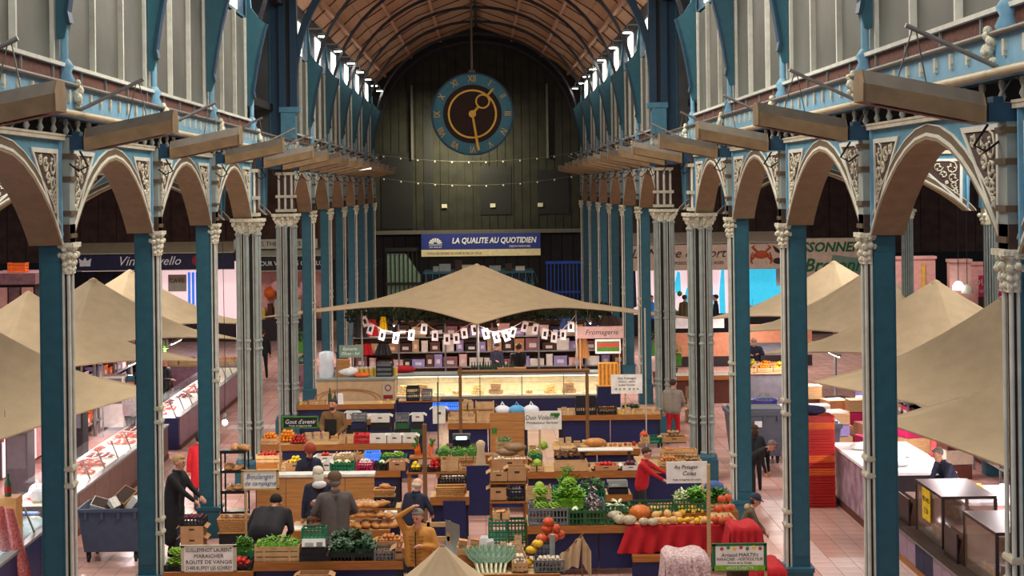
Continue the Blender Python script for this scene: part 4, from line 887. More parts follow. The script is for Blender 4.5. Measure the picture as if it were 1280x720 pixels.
def greens(cx, cy, z, w_, d_, h_, m_, label, n_=500, name='leafy_greens', lf=.035):
    mb = MB(); rr = random.Random(int(abs(cx * 100 + cy * 10)))
    for i in range(n_):
        u, v = rr.uniform(-1, 1), rr.uniform(-1, 1); top = h_ * (1 - .35 * max(abs(u), abs(v)) ** 2); p = Vector((cx + u * w_ / 2, cy + v * d_ / 2, z + top * (.35 + .65 * rr.random())))
        a = rr.uniform(0, 6.3); e = Vector((math.cos(a), math.sin(a), rr.uniform(-.3, .7))) * lf * rr.uniform(.6, 1.3); q = Vector((-e.y, e.x, rr.uniform(-.01, .02))) * .6
        mb.add([p - e * .2, p + q * .6 + e * .5, p + e * 1.2, p - q * .6 + e * .5], [(0, 1, 2, 3)], 0 if i % 3 else 1)
    mb.b2((cx - w_ / 2 * .9, cy - d_ / 2 * .9, z), (cx + w_ / 2 * .9, cy + d_ / 2 * .9, z + h_ * .45), 0)
    return tag(mb.build(name, m_), label, 'greens', kind='stuff')
ROWN = [0]
def row(Y, z, items, depth=.38, riser=True):
    """items: (px0, px1, height, crate kind, content kind or None, layers, words)"""
    if .96 < z < 1.3 and riser:
        xa_, xb_ = RX(items[0][0], Y, z), RX(items[-1][1], Y, z); ROWN[0] += 1
        tag(MB().b2((xa_, Y, riser if riser is not True else .902), (xb_, Y + depth, z)).build('wooden_step', ['wood_edge']), f'wooden step raising the produce {items[0][6]}', 'step')
    for px0, px1, h_, ck_, cont, lay, words in items:
        x0, x1 = RX(px0, Y, z), RX(px1, Y, z); w_ = x1 - x0; cx = (x0 + x1) / 2
        lb = {'wood': 'pale wooden crate', 'green': 'green plastic crate', 'dkgreen': 'dark green plastic crate', 'black': 'black plastic crate', 'grey': 'grey plastic crate', 'card': 'open cardboard box', 'red': 'red plastic tub', 'magenta': 'magenta plastic crate', 'white': 'white cardboard box', 'wicker': 'wicker basket', 'blue': 'blue plastic crate', 'orange': 'orange crate'}.get(ck_)
        if ck_: crate(ck_, (cx, Y + depth / 2, z + .002), w_, depth, h_, f'{lb} {words}')
        if cont:
            if isinstance(cont, tuple):
                greens(cx, Y + depth / 2, z + h_ * .5 if ck_ else z, w_ * .95, depth * .95, cont[2] + (h_ * .5), [cont[0], cont[1]], f'{cont[3]} {words}', lf=cont[4] if len(cont) > 4 else .035, n_=int(520 * max(.6, w_ / .5)))
            else:
                nm_ = cont.replace('_', ' '); fill = (h_ - .06) if ck_ else 0
                heap(cont, cx, Y + depth / 2, z + max(.02, fill) - .02 * (ck_ is not None), w_ - .05, depth - .05, lay, f'{nm_} {words}', f'{nm_}s {words}')
# ============ front left stall (sausages, lamb lettuce, kale, onions)
t, Y, x0, x1 = stall_table(318, 503, 703, .9, 1.0, 'wooden stall counter in front of the man in the mustard jacket')
YA = Y
row(Y + .06, .9, [(318, 374, .26, 'wood', ('leaf_bright', 'leaf_mid', .14, 'heap of bright green lambs lettuce'), 1, 'at the left end of the front counter'),
    (412, 441, .14, 'black', ('leaf_dark', 'leaf_blue', .2, 'dark green kale leaves', .06), 1, 'holding kale beside the scale'), (442, 467, .14, 'black', ('leaf_dark', 'plastic_dark_green', .2, 'darker kale leaves', .06), 1, 'holding kale in the middle of the front counter'),
    (468, 493, .16, 'grey', 'walnut', 1, 'of walnuts on the front counter'), (494, 503, .2, 'card', 'shallot_bulb', 2, 'at the right end of the front counter')], .42)
row(Y + .5, .9, [(470, 506, .22, 'card', 'onion', 4, 'heaped high on the front counter'), (413, 464, .15, 'black', ('leaf_dark', 'plastic_dark_green', .24, 'curly kale', .07), 1, 'along the rear of the front counter')], .4)
def scale_mach(px, Y, z, label, tray='box_white', base='plastic_black'):
    t = thing('shop_scale', label, 'scale', (RX(px, Y, z), Y + .2, z))
    MB().b2((-.2, -.2, 0), (.2, .2, .12)).build('base', [base], t)
    MB().box((0, -.14, .19), (.38, .12, .13), rx=R(-25)).build('display_housing', [tray], t)
    MB().box((-.07, -.21, .19), (.14, .01, .05), rx=R(-25)).build('display', ['stone_grey'], t); MB().box((.1, -.21, .19), (.1, .01, .07), rx=R(-25)).build('keypad', ['plastic_grey'], t)
    MB().b2((-.2, -.08, .2), (.2, .22, .23)).build('weighing_plate', ['steel'], t); return t
scale_mach(392, YA + .05, 1.0, 'white shop scale carrying a green basket on the front counter')
o = tag(MB().b2((RX(374, YA, .9), YA + .02, .9), (RX(411, YA, .9), YA + .5, 1.0)).build('black_riser', ['plastic_black']), 'black riser box under the white scale', 'riser')
crate('green', (RX(391, YA, 1.2), YA + .28, 1.232), .4, .26, .2, 'small green basket standing on the white scale', name='green_basket')
o = link('cardboard_box', crate_mesh('card', .5, .3, .32), None, (RX(393, YA - .4, .5), YA - .35, .5)); tag(o, 'beige box on the trestle in front of the front counter', 'box')
o = thing('low_trestle', 'low dark trestle holding a beige box and a red bowl', 'trestle', (RX(405, YA - .4, .5), YA - .35, 0)); MB().b2((-.6, -.2, .46), (.6, .2, .5)).build('shelf', ['dark_brown'], o)
for a in (-.5, .5): MB().b2((a - .03, -.15, 0), (a + .03, .15, .46)).build('leg', ['black'], o)
o = tag(MB().lathe([(.1, 0), (.18, .1), (.19, .12), (.17, .12), (.09, .02)], n=16).build('red_bowl', ['plastic_red'], None, (RX(406, YA - .3, .5) + .22, YA - .3, .502)), 'red plastic bowl below the scale', 'bowl')
# ============ bread stall
t, Y, x0, x1 = stall_table(362, 487, 664, .8, .95, 'wooden bread counter behind the man in the grey coat'); YB = Y
heap('round_loaf', RX(462, Y, .8), Y + .35, .8, 1.2, .6, 3, 'round crusty loaf heaped on the bread counter', 'round loaves on the bread counter', nmax=34, tight=.72)
heap('long_loaf', RX(464, Y, .8), Y + .5, 1.14, .7, .3, 1, 'long golden loaf lying on top of the bread heap', 'long loaves on top of the heap', nmax=5, tight=.5)
for k in range(4): heap('dark_loaf', RX(392, Y, .9), Y + .3, .8 + k * .13, .45, .3, 1, 'dark brown loaf in the stack left of the grey coat', 'dark loaves in a stack', nmax=3)
o = tag(MB().box((0, 0, .004), (.34, .26, .008), rz=.2).box((.05, .04, .012), (.3, .22, .006), rz=-.15).build('paper_sheets', ['bright_white'], None, (RX(370, Y, .9), Y + .3, .802)), 'white wrapping sheets at the left end of the bread counter', 'paper')
o = tag(MB().box((0, 0, .1), (.25, .2, .2), taper=.95).box((0, -.102, .1), (.2, .004, .12), 1).build('till', ['box_white', 'cream'], None, (RX(475, Y + .7, .9) + .2, Y + .75, .8)), 'small white till behind the loaves', 'till')
sp = thing('screen_board', 'tan board screen with a white top edge behind the bread counter', 'screen', (0, YB + 2.3, 0))
xa, xb = RX(320, YB + 2.3, 1.5), RX(468, YB + 2.3, 1.5); h2 = (xb - xa) / 4
for k in range(4): MB().b2((xa + k * h2 + .005, 0, .5), (xa + (k + 1) * h2 - .005, .03, 1.38)).build('panel', ['wood_board'], sp)
MB().b2((xa, -.02, 1.38), (xb, .35, 1.43)).build('top_ledge', ['box_white'], sp)
for k in (xa + .1, xb - .1): MB().b2((k - .03, .04, 0), (k + .03, .1, 1.36)).build('post', ['wood_edge'], sp)
# side shelf with baskets right of the screen
t, Y, _, _ = stall_table(466, 500, 636, .95, .6, 'short wooden shelf of baskets beside the tan screen'); 
row(Y + .05, .95, [(468, 494, .2, 'black', None, 1, 'at the foot of the basket shelf')], .4)
crate('wicker', (RX(480, Y, 1.16), Y + .25, 1.155), .4, .3, .14, 'oval wicker bread basket on the black crate', name='wicker_basket')
heap('round_loaf', RX(480, Y, 1.3), Y + .25, 1.27, .3, .25, 1, 'small loaf in the oval wicker basket', 'loaves in the wicker basket', nmax=2)
# ============ vegetable tiers, left centre
t, Y, _, _ = stall_table(318, 500, 590, .9, 1.3, 'long vegetable counter in front of the bearded stallholder'); YC = Y
row(Y + .04, .9, [(347, 358, .16, 'wood', None, 1, 'empty beside the lemons'), (358, 379, .2, 'card', 'lemon', 3, 'of yellow fruit on the vegetable counter'), (404, 412, .2, 'white', None, 1, 'beside the knitted hat'),
    (413, 443, .17, 'green', 'cauliflower', 1, 'of pale vegetables on the middle of the vegetable counter'), (445, 466, .18, 'magenta', 'garlic_bulb', 3, 'of white bulbs on the vegetable counter'), (467, 485, .16, 'black', 'cauliflower', 1, 'of cauliflowers right of the magenta crate'), (486, 507, .2, 'card', 'small_cheese', 1, 'at the end of the vegetable counter')], .4)
row(Y + .48, 1.02, [(320, 350, .18, 'wood', 'apple', 2, 'of red apples behind the sign'), (395, 417, .14, 'white', 'tomato', 2, 'of tomatoes in the second row'), (418, 443, .16, 'wood', 'mushroom', 2, 'of mushrooms in the second row'), (444, 456, .18, 'wood', 'radish_bunch', 1, 'of radishes in the second row'), (456, 474, .2, 'blue', None, 1, 'behind the white bulbs'), (475, 508, .12, 'green', 'lettuce', 1, 'of pale lettuce in the second row')], .38)
t, Y, _, _ = stall_table(322, 522, 556, .95, .9, 'rear vegetable counter stacked with white boxes'); YC2 = Y
row(Y + .04, .95, [(424, 442, .2, 'wood', None, 1, 'beside the red box'), (443, 462, .22, 'red', 'tomato', 1, 'with white markings on the rear counter'), (462, 483, .2, 'white', None, 1, 'leftmost of the white row'), (484, 502, .2, 'white', None, 1, 'in the middle of the white row'), (503, 520, .2, 'white', None, 1, 'rightmost of the white row')], .4)
for x_, y_, w_, k_, c_ in ((336, .05, .5, 'orange', 4), (356, .4, .45, 'orange', 5), (372, .1, .4, 'apple', 3)):
    heap(k_, RX(x_, Y, .95), Y + .2 + y_, .97, w_, .4, c_, f'{k_} in the sloping heap left of the brown jacket', f'{k_} heap on the rear counter', nmax=70)
row(Y + .05, .95, [(323, 347, .16, 'wood', 'tomato', 1, 'of pinkish tomatoes below the oranges')], .4)
# ============ basket shelf
t, Y, _, _ = stall_table(538, 586, 622, .9, .7, 'short wooden shelf carrying the long wicker basket', eh=.15)
crate('wicker', (RX(563, Y, .9), Y + .2, .902), .58, .3, .2, 'long wicker basket on the short shelf', name='wicker_basket')
row(Y + .42, 1.1, [(549, 583, .14, 'black', 'mushroom', 1, 'of mushrooms above the long wicker basket')], .3)
# ============ middle tier with leeks and carrots
t, Y, _, _ = stall_table(546, 660, 590, .9, 1.5, 'wooden counter of leafy vegetables below the hanging sack'); YE = Y
row(Y + .05, .9, [(551, 573, .26, 'wood', None, 1, 'standing at the left of the leafy counter'), (574, 594, .12, 'wood', 'shallot_bulb', 2, 'of shallots beside the hanging sack'), (615, 660, .26, 'card', 'mushroom', 2, 'of mushrooms under the dark sacks')], .38)
row(Y + .5, 1.05, [(546, 562, .12, 'wood', ('leaf_mid', 'leaf_blue', .16, 'leafy turnip tops'), 1, 'at the left of the leafy tier'), (563, 582, .12, 'wood', ('leaf_mid', 'leaf_bright', .18, 'bushy parsley'), 1, 'in the middle of the leafy tier'), (583, 600, .12, 'wood', ('leaf_mid', 'leaf_bright', .2, 'tall green fronds'), 1, 'at the right of the leafy tier')], .4)
row(Y + .95, 1.1, [(545, 566, .1, 'black', 'lettuce', 1, 'of grey green lettuce at the back'), (567, 592, .1, 'black', 'oak_lettuce', 1, 'of oak leaf lettuce at the back'), (620, 640, .3, 'wood', ('leaf_mid', 'leaf_blue', .1, 'bundle of spring onions'), 1, 'before the brown board')], .38)
pt = thing('produce_stand', 'narrow stand showing carrots and peppers around the wooden post', 'stand', (RX(531, YE, .9), YE + .3, 0)); MB().b2((-.4, -.25, .86), (.5, .35, .9)).b2((-.38, -.2, 0), (-.3, -.1, .86)).b2((.4, -.2, 0), (.48, -.1, .86)).b2((-.35, .1, 1.12), (.45, .5, 1.16)).build('shelf', ['wood_edge'], pt)
row(YE + .08, .9, [(511, 527, .1, 'black', 'yellow_pepper', 2, 'left of the wooden post'), (534, 552, .1, 'black', 'sweet_pepper', 3, 'right of the wooden post')], .36)
for px in (520, 538): heap('carrot_bunch', RX(px, YE, 1.2), YE + .6, 1.2, .3, .3, 2, 'bunch of orange carrots with green tops by the post', 'carrot bunches by the wooden post', nmax=5)
# wooden posts of the stall frame
def post(px, pyt, Y, w_, m_, label, z0=0):
    p = at(px, pyt, Y); t = MB().b2((-w_ / 2, -w_ / 2, 0), (w_ / 2, w_ / 2, p.z - z0)).b2((-w_ * .6, -w_ * .6, 0), (w_ * .6, w_ * .6, .05)).build('wooden_post' if m_.startswith('wood') else 'thin_pole', [m_], None, (p.x, Y, z0)); return tag(t, label, 'post' if m_.startswith('wood') else 'pole')
mat('wood_post', (120, 84, 52), .7, kind='wood')
post(530.5, 530, 33.6, .09, 'wood_post', 'brown wooden post rising between the peppers and the mustard jacket')
post(575, 458, 37.9, .075, 'wood_post', 'tall wooden post holding the left end of the frame beam'); post(733.5, 460, 38.0, .075, 'wood_post', 'tall wooden post at the right end of the frame beam')
b = tag(MB().tube([at(572, 465, 38), at(737, 463, 38)], .06, 4).build('frame_beam', ['wood_post']), 'brown horizontal beam across the two tall wooden posts', 'beam')
post(547, 478, 38.5, .03, 'plastic_dark_green', 'thin dark green pole beside the blue crates'); post(806, 385, 38.6, .03, 'cream', 'thin pale pole in front of the cheese stall right end'); post(421, 447, 44, .02, 'plastic_grey', 'thin grey pole below the small green menu sign')
post(349.5, 518, 33.0, .03, 'wood_pale', 'pale pole left of the dark framed sign'); post(307, 612, 27.5, .035, 'wood_pale', 'pale pole under the blue lettered sign'); post(885.5, 580, 27.2, .05, 'wood_pale', 'pale wooden pole beside the white hand lettered sign')
# ---- brown board and hanging things
bb = thing('wooden_board', 'upright brown wooden board with a small green label', 'board', (RX(634, 37.5, 1.2), 37.5, 0))
for k in range(5): MB().b2((-.4, 0, .75 + k * .2), (.4, .03, .945 + k * .2)).build('plank', ['wood_board'], bb)
MB().b2((-.37, .03, 0), (-.31, .07, 1.7)).b2((.31, .03, 0), (.37, .07, 1.7)).build('batten', ['wood_edge'], bb); MB().b2((-.36, -.005, 1.25), (-.24, 0, 1.4)).build('label_card', ['leaf_mid'], bb)
sk = thing('hanging_sack', 'beige cloth sack hanging from the edge of the leafy counter', 'sack', (RX(601, YE - .1, 1.2), YE - .1, 0))
MB().lathe([(.04, .75), (.11, .8), (.12, 1.0), (.1, 1.2), (.08, 1.4), (.1, 1.55), (.04, 1.6)], n=10, wob=lambda a: 1 + .12 * math.sin(4 * a)).build('cloth', ['canvas'], sk)
for k in range(3): o = tag(MB().ball((0, 0, .1), .2, 12, 6, 0, (1.3, .9, .5), lambda a: 1 + .08 * math.sin(5 * a)).build('dark_sack', ['root_brown'], None, (RX(624 + 10 * k, YE + .7, 1.1), YE + .75, 1.0 + .1 * k)), 'slumped dark brown sack on the right of the leafy counter', 'sack', 'slumped dark sacks')
# ============ cross counters farther back
t, Y, _, _ = stall_table(700, 826, 519, .9, 1.5, 'wide pale wooden counter before the clustered pier'); YH = Y
row(Y + .1, .9, [(720, 746, .46, 'black', None, 1, 'tall with white labels on the pale counter'), (748, 771, .2, 'black', 'onion', 1, 'low beside the tall black one')], .4)
row(Y + .9, .9, [(778, 800, .06, 'wood', ('leaf_dark', 'leaf_mid', .1, 'low bunch of green sprigs'), 1, 'at the back of the pale counter')], .3)
t, Y, _, _ = stall_table(372, 492, 506, .9, .8, 'wooden counter below the long cream display front'); YI = Y
t, Y, _, _ = stall_table(432, 472, 525, .9, .8, 'short shelf with white packets right of the bearded man'); row(Y + .05, .9, [(433, 447, .2, 'white', None, 1, 'near the bearded man'), (448, 469, .12, 'white', 'small_cheese', 1, 'with cheeses near the bearded man')], .35)
t, Y, _, _ = stall_table(560, 660, 530, .9, 1.2, 'wooden counter with blue crates behind the till'); YJ = Y
row(Y + .05, .9, [(541, 557, .42, 'white', None, 1, 'upright under the blue crates'), (560, 594, .2, 'wood', 'kraft_bag', 1, 'of paper bags below the beam'), (596, 618, .28, 'wood', None, 1, 'tall beside the meat trays')], .4)
row(Y + .5, 1.2, [(541, 557, .16, 'blue', None, 1, 'at the left of the pair'), (558, 573, .16, 'blue', None, 1, 'at the right of the pair'), (577, 592, .16, 'wood', 'kraft_bag', 1, 'above the left counter'), (594, 618, .18, 'wood', None, 1, 'empty above the counter')], .36)
row(Y + .1, .9, [(610, 625, .14, 'black', 'steak_tray', 1, 'of meat left of the red one'), (626, 642, .14, 'red', 'steak_tray', 1, 'of meat between two black ones'), (643, 660, .12, 'black', 'sausage_link', 1, 'of sausages at the right')], .4)
mat('plastic_bag', (226, 234, 244), .25, var=.05, spec=.6); mat('bag_blue', (90, 170, 220), .3)
for px, m_, lb in ((628, 'plastic_bag', 'crumpled white plastic bag left of the blue one'), (646, 'bag_blue', 'crumpled light blue plastic bag above the meat trays'), (664, 'plastic_bag', 'crumpled white plastic bag right of the blue one')):
    o = MB().ball((0, 0, .12), .2, 12, 6, 0, (1.1, .8, .7), lambda a: 1 + .13 * math.sin(5 * a) + .06 * math.sin(9 * a)).tube([(-.05, 0, .22), (0, 0, .34), (.06, 0, .24)], .02, 5).build('plastic_bag', [m_], None, (RX(px, YJ + .6, 1.05), YJ + .65, 1.04)); tag(o, lb, 'bag')
sc = scale_mach(577, YE + 1.6, 1.15, 'black electronic scale with a bright screen on the leafy counter', 'plastic_black'); MB().b2((-.12, -.3, .16), (.12, -.28, .24)).build('lit_screen', [mat('screen_glow', (190, 210, 250), .4, emit=1.2)], sc); sc.location.z = 1.2
tag(MB().b2((-.35, 0, 0), (.35, .5, 1.2)).build('scale_stand', ['dark_brown'], None, (RX(577, YE + 1.6, 1.15), YE + 1.55, 0)), 'dark block under the black electronic scale', 'stand')
t, Y, _, _ = stall_table(693, 800, 562, .9, 1.0, 'wooden shelf in front of the navy panels, with a brown sack'); YG = Y
o = tag(MB().ball((0, 0, .12), .18, 12, 6, 0, (1.5, .9, .6)).build('root_sack', ['bread_crust'], None, (RX(745, Y, .9), Y + .3, .9)), 'tan sack lying on the wooden shelf by the post', 'sack')
for k in range(16): o = link('parsnip', pm('parsnip')[0], None, (RX(697 + (k * 5) % 36, 35.5, 1.15), 35.3 + .05 * (k % 7), 1.12 + .035 * (k // 4)), prnd.uniform(0, 3)); tag(o, 'brown root heaped on the box left of the tall post', 'root', 'brown roots in a heap'); o.scale = (1.6, 1.6, 1.6)
t, Y, _, _ = stall_table(660, 800, 590, .9, 1.2, 'wooden shelf of brown roots and red fruit punnets'); YF2 = Y
row(Y + .02, .9, [(693, 735, .2, 'wood', None, 1, 'under the heap of brown roots'), (662, 680, .14, 'wood', 'cabbage', 1, 'of green cabbages by the brown board'), (744, 772, .12, 'card', 'tomato', 2, 'of red fruit right of the tall post'), (778, 800, .12, 'white', 'beetroot', 2, 'of dark plums beside the woman in red')], .4)
row(Y + .5, 1.1, [(660, 678, .1, 'green', 'lettuce', 1, 'of bright lettuce by the brown board')], .36)
tag(MB().b2((-.6, -.2, 0), (.6, .2, .02)).build('white_board', ['box_white'], None, (RX(757, Y + .7, 1.25), Y + .8, 1.24)), 'flat pale board above the red fruit punnets', 'board'); 
for a in (-.5, .5): pass
tag(MB().b2((-.55, -.15, .9), (-.5, .15, 1.24)).b2((.5, -.15, .9), (.55, .15, 1.24)).build('board_support', ['dark_brown'], None, (RX(757, Y + .7, 1.25), Y + .8, 0)), 'dark supports under the flat pale board', 'support')
t, Y, _, _ = stall_table(757, 790, 619, .9, .7, 'small wooden shelf under the steel scale'); scale_mach(773, Y + .05, .9, 'steel shop scale left of the woman in red', 'steel', 'plastic_black')
# ============ onion stall at the right pier
t, Y, _, _ = stall_table(800, 878, 584, .9, 1.5, 'onion counter at the foot of the clustered pier'); YK = Y
row(Y + .05, .9, [(824, 850, .12, 'wood', 'onion', 4, 'in the front row of the onion counter'), (852, 878, .12, 'wood', 'potato', 3, 'of tan potatoes in the front row of the onion counter')], .42)
row(Y + .55, 1.05, [(828, 872, .12, 'wood', 'onion', 4, 'spread across the middle of the onion counter')], .42)
row(Y + 1.05, 1.25, [(828, 858, .14, 'redstack' if False else 'card', 'potato', 3, 'of pale potatoes at the top of the onion counter'), (802, 812, .16, 'wood', 'red_kuri', 1, 'with one red squash'), (812, 828, .14, 'green', None, 1, 'with a net at the top of the onion counter')], .36)
# ============ main right counter
t, Y, _, _ = stall_table(660, 925, 657, .9, 1.1, 'long front counter of squashes and lettuces on the right'); YF = Y
row(Y + .04, .9, [(661, 710, .32, 'grey', 'lettuce', 1, 'at the left end of the squash counter'), (711, 731, .27, 'dkgreen', 'cauliflower', 1, 'next to the grey one'), (732, 756, .27, 'dkgreen', 'radicchio_head', 2, 'below the purple radicchio'),
    (758, 783, .1, 'dkgreen', 'pale_gourd', 1, 'of pale gourds')], .42)
row(Y + .5, 1.02, [(662, 690, .2, 'grey', 'lettuce', 2, 'behind the grey crate'), (728, 756, .22, 'grey', 'radicchio_head', 3, 'of radicchio in the second row'), (757, 788, .14, 'dkgreen', 'banana_leek', 2, 'with pale stalks'), (788, 845, .16, 'dkgreen', None, 1, 'behind the pumpkins'), (846, 885, .16, 'dkgreen', None, 1, 'behind the yellow squashes')], .42)
heap('lettuce', RX(711, Y + .6, 1.2), Y + .62, 1.152, .5, .45, 3, 'bright green curly lettuce in the tall heap', 'curly lettuces heaped on the right counter', nmax=20, tight=.72)
greens(RX(711, Y + .6, 1.2), Y + .5, 1.152, .56, .4, .42, ['leaf_bright', 'leaf_mid'], 'frilly bright green lettuce leaves of the tall heap', 900, 'lettuce_leaves', .05)
tag(MB().b2((RX(692, Y + .5, 1), Y + .42, .902), (RX(726, Y + .5, 1), Y + 1.0, 1.15)).build('riser_box', ['plastic_dark_green']), 'dark green riser box under the tall lettuce heap', 'riser')
row(Y + 1.15, 1.1, riser=.001, depth=.42, items=[(658, 690, .26, 'wood', 'cabbage', 1, 'of pale cabbages in the third row'), (692, 726, .26, 'green', 'celery_bunch', 2, 'of celery above the lettuce heap'), (727, 757, .22, 'green', ('leaf_dark', 'leaf_mid', .22, 'dark curly kale', .05), 1, 'heaped high beside the steel scale')])
def squash(kind, px, py, z=.91, dz=0, lb='', rz=None, sc=1):
    p = G(px, py, z); o = link(kind, pm(kind)[0], None, (p.x, p.y, z + dz), prnd.uniform(0, 6.3) if rz is None else rz); o.scale = (sc,) * 3; return tag(o, lb, 'squash' if kind != 'pumpkin' else 'pumpkin')
squash('pumpkin', 800, 649, lb='big ribbed orange pumpkin on the squash counter')
for q, (px, py) in enumerate(((775, 655), (787, 656))): squash('pale_gourd', px, py, lb=f'pale gourd, {ORD[q]} from the left below the pumpkin', sc=.9)
for q, (px, py) in enumerate(((805, 656.5), (816, 657))): squash('pale_gourd', px, py, lb=f'greyish gourd right below the pumpkin, {ORD[q]} of two', sc=.7)
bn_ = [(818, 645), (829, 643), (838, 642), (822, 652), (834, 650), (845, 649), (826, 656), (838, 656)]
for q, (px, py) in enumerate(bn_):
    o = squash('butternut', px, py, dz=.0 if q > 4 else .05, lb='pale orange butternut squash between pumpkin and yellow squashes', rz=R(-60 + 37 * q)); o['group'] = 'butternut squashes'
for q, (px, py) in enumerate([(848, 643), (856, 641), (864, 642), (850, 648), (858, 647), (867, 648), (875, 647), (853, 655), (862, 654), (871, 655), (879, 653)]):
    o = squash('yellow_squash', px, py, dz=.05 if q < 7 else 0, lb='yellow squash in the heap left of the pale pole', rz=R(20 + 47 * q)); o['group'] = 'yellow squashes'
for q, (px, py) in enumerate([(883, 655), (889, 650), (880, 645)]): o = squash('butternut', px, py, lb='small tan squash close to the pale wooden pole', rz=R(20 + 77 * q), sc=.8); o['group'] = 'tan squashes by the pole'
for q, (px, py) in enumerate([(895, 655), (903, 656), (911, 654), (898, 648), (907, 647), (914, 646), (902, 641), (910, 639)]):
    o = squash('red_kuri', px, py, dz=.0 if q < 3 else .1 if q < 6 else .18, lb='red kuri squash in the heap beside the iron pier', sc=.78); o['group'] = 'red kuri squashes'
tag(MB().b2((RX(846, Y + .95, .9), Y + 1.12, 0), (RX(925, Y + .95, .9), Y + 2.1, .9)).build('low_stand', ['wood_edge']), 'low wooden stand under the long green leeks', 'stand')
row(Y + 1.2, .9, [(846, 862, .16, 'wood', ('leek_white', 'leaf_bright', .2, 'pale green celery hearts', .06), 1, 'left of the blue bundle'), (862, 884, .14, 'wood', ('leaf_mid', 'leaf_bright', .26, 'broad green chard leaves', .09), 1, 'in front of the pale pole'), (885, 914, .14, 'wood', ('leaf_mid', 'leaf_dark', .24, 'dark green chard leaves', .08), 1, 'by the iron pier')], .5)
tag(MB().ball((0, 0, .14), .17, 12, 6, 0, (1.15, .9, .8), lambda a: 1 + .06 * math.sin(4 * a)).build('blue_bundle', ['poster_blue' if False else mat('bundle_blue', (60, 90, 150), .7)], None, (RX(894, Y + 1.6, 1.2), Y + 1.75, 1.1)), 'blue cloth bundle on the chard leaves', 'bundle')
# draped cloths
mat('cloth_red', (176, 22, 34), .8, var=.12, bump=.2); mat('cloth_pattern', (226, 208, 206), .85, c2=(146, 100, 110), scale=26); mat('cloth_beige', (200, 176, 140), .9, var=.12)
def drape(x0, x1, y0, z0, z1, m_, label, folds=6, slope=0.0, depth=.25):
    def fn(u, v):
        x = x0 + (x1 - x0) * u
        if v < .25: return (x, y0 + depth * (1 - v * 4), z0 + .012)
        f = (v - .25) / .75; return (x - slope * f * (1 - u) * .4, y0 - .02 - .04 * f * (1 + math.sin(u * folds * 6.28)), z0 + .012 - (z0 - z1) * f * (1 + .04 * math.sin(u * 9)))
    o = MB().grid(fn, 60, 16).build('draped_cloth', [m_]); return tag(o, label, 'cloth')
drape(RX(784, YF, .7), RX(905, YF, .7), YF - .04, .9, .42, 'cloth_red', 'long red cloth hanging over the front of the squash counter', 7, .5, .12)
tag(MB().b2((RX(790, YF - .2, .4), YF - .35, .32), (RX(872, YF - .2, .4), YF - .15, .42)).b2((RX(790, YF - .2, .4), YF - .33, 0), (RX(872, YF - .2, .4), YF - .17, .32), 1).build('low_bench', ['wood_edge', 'navy_panel']), 'low wooden bench with navy front under the red cloth', 'bench')
def covered(px0, px1, pyt, Y, zt, dep, m_, label, zb=.0):
    x0, x1 = RX(px0, Y, zt), RX(px1, Y, zt); cx, h = (x0 + x1) / 2, (x1 - x0) / 2
    def fn(u, v):
        x = -h + 2 * h * u; e = max(0, abs(u - .5) * 2 - .8) / .2
        if v < .4: return (cx + x, Y + dep * (1 - v / .4), zt - .05 * e + .02 * math.sin(u * 11))
        f = (v - .4) / .6; return (cx + x * (1 + .08 * f), Y - .02 - .05 * f * (1 + math.sin(u * 30)), zt - .05 * e - (zt - zb) * f)
    def side(sg): return lambda u, v: (cx + sg * (h + .08 * v * (1 + math.sin(u * 18) * .4)), Y + dep * (1 - u) , zt - .05 - (zt - zb) * v)
    t = thing('covered_table', label, 'table', (0, 0, 0)); MB().grid(fn, 40, 14).grid(side(-1), 16, 8).grid(side(1), 16, 8).build('cover_cloth', [m_], t); MB().b2((cx - h * .95, Y + .02, 0), (cx + h * .95, Y + dep, zt - .06)).build('table_body', ['dark_brown'], t); return t
covered(832, 888, 680, 25.3, 1.15, .7, 'cloth_pattern', 'small table under a pale patterned cloth in front of the red cloth', .2)
covered(913, 953, 655, 27.6, 1.12, .6, 'cloth_red', 'box under a folded red cloth at the foot of the pier', .55)
covered(948, 984, 690, 26.2, .75, .8, 'cloth_red', 'red covered table between the two right piers', .0)
# ============ centre front table
t, Y, _, _ = stall_table(566, 700, 719, .9, 1.3, 'front table of mushrooms, leeks and pumpkins at the bottom centre'); YM = Y
for k in range(7): o = link('leek', pm('leek')[0], None, (RX(597 + k * 5.4, Y + .2, .95), Y + .24, .905), R(28 - 8 * k)); o.scale = (1.0, 1.0, .9); tag(o, 'leek with fanned blue green leaves on the front table', 'leek', 'leeks on the front table')
for k in range(7): o = link('leek', pm('leek')[0], None, (RX(599 + k * 5.2, Y + .2, .95), Y + .1, .905), R(20 - 6 * k)); o.scale = (1.0, 1.0, .72); tag(o, 'leek with fanned blue green leaves on the front table', 'leek', 'leeks on the front table')
row(Y + .5, 1.1, [(571, 585, .12, 'wood', 'wood_boxlet', 2, 'leftmost of the small boxes on the front table'), (586, 600, .12, 'wood', 'wood_boxlet', 2, 'beside the white paper bags'), (626, 636, .02, None, 'kraft_bag', 1, 'beside the white paper bags'), (637, 657, .02, None, 'kraft_bag', 2, 'at the right of the front table')], .3)
heap('paper_bag', RX(611, Y + .7, 1.1), Y + .68, 1.1, .36, .12, 1, 'white paper bag standing on the front table', 'white paper bags on the front table', nmax=2)
row(Y + .1, .92, [(640, 660, .16, 'wood', 'mushroom', 3, 'of mushrooms in the front of the table'), (641, 642, .02, None, None, 1, 'x')], .4)
row(Y + .5, 1.02, [(618, 655, .14, 'wood', 'mushroom', 3, 'of mushrooms behind the leeks')], .38)
row(Y + .1, .9, [(668, 706, .2, 'grey', 'mushroom', 2, 'at the right end of the front table')], .36)
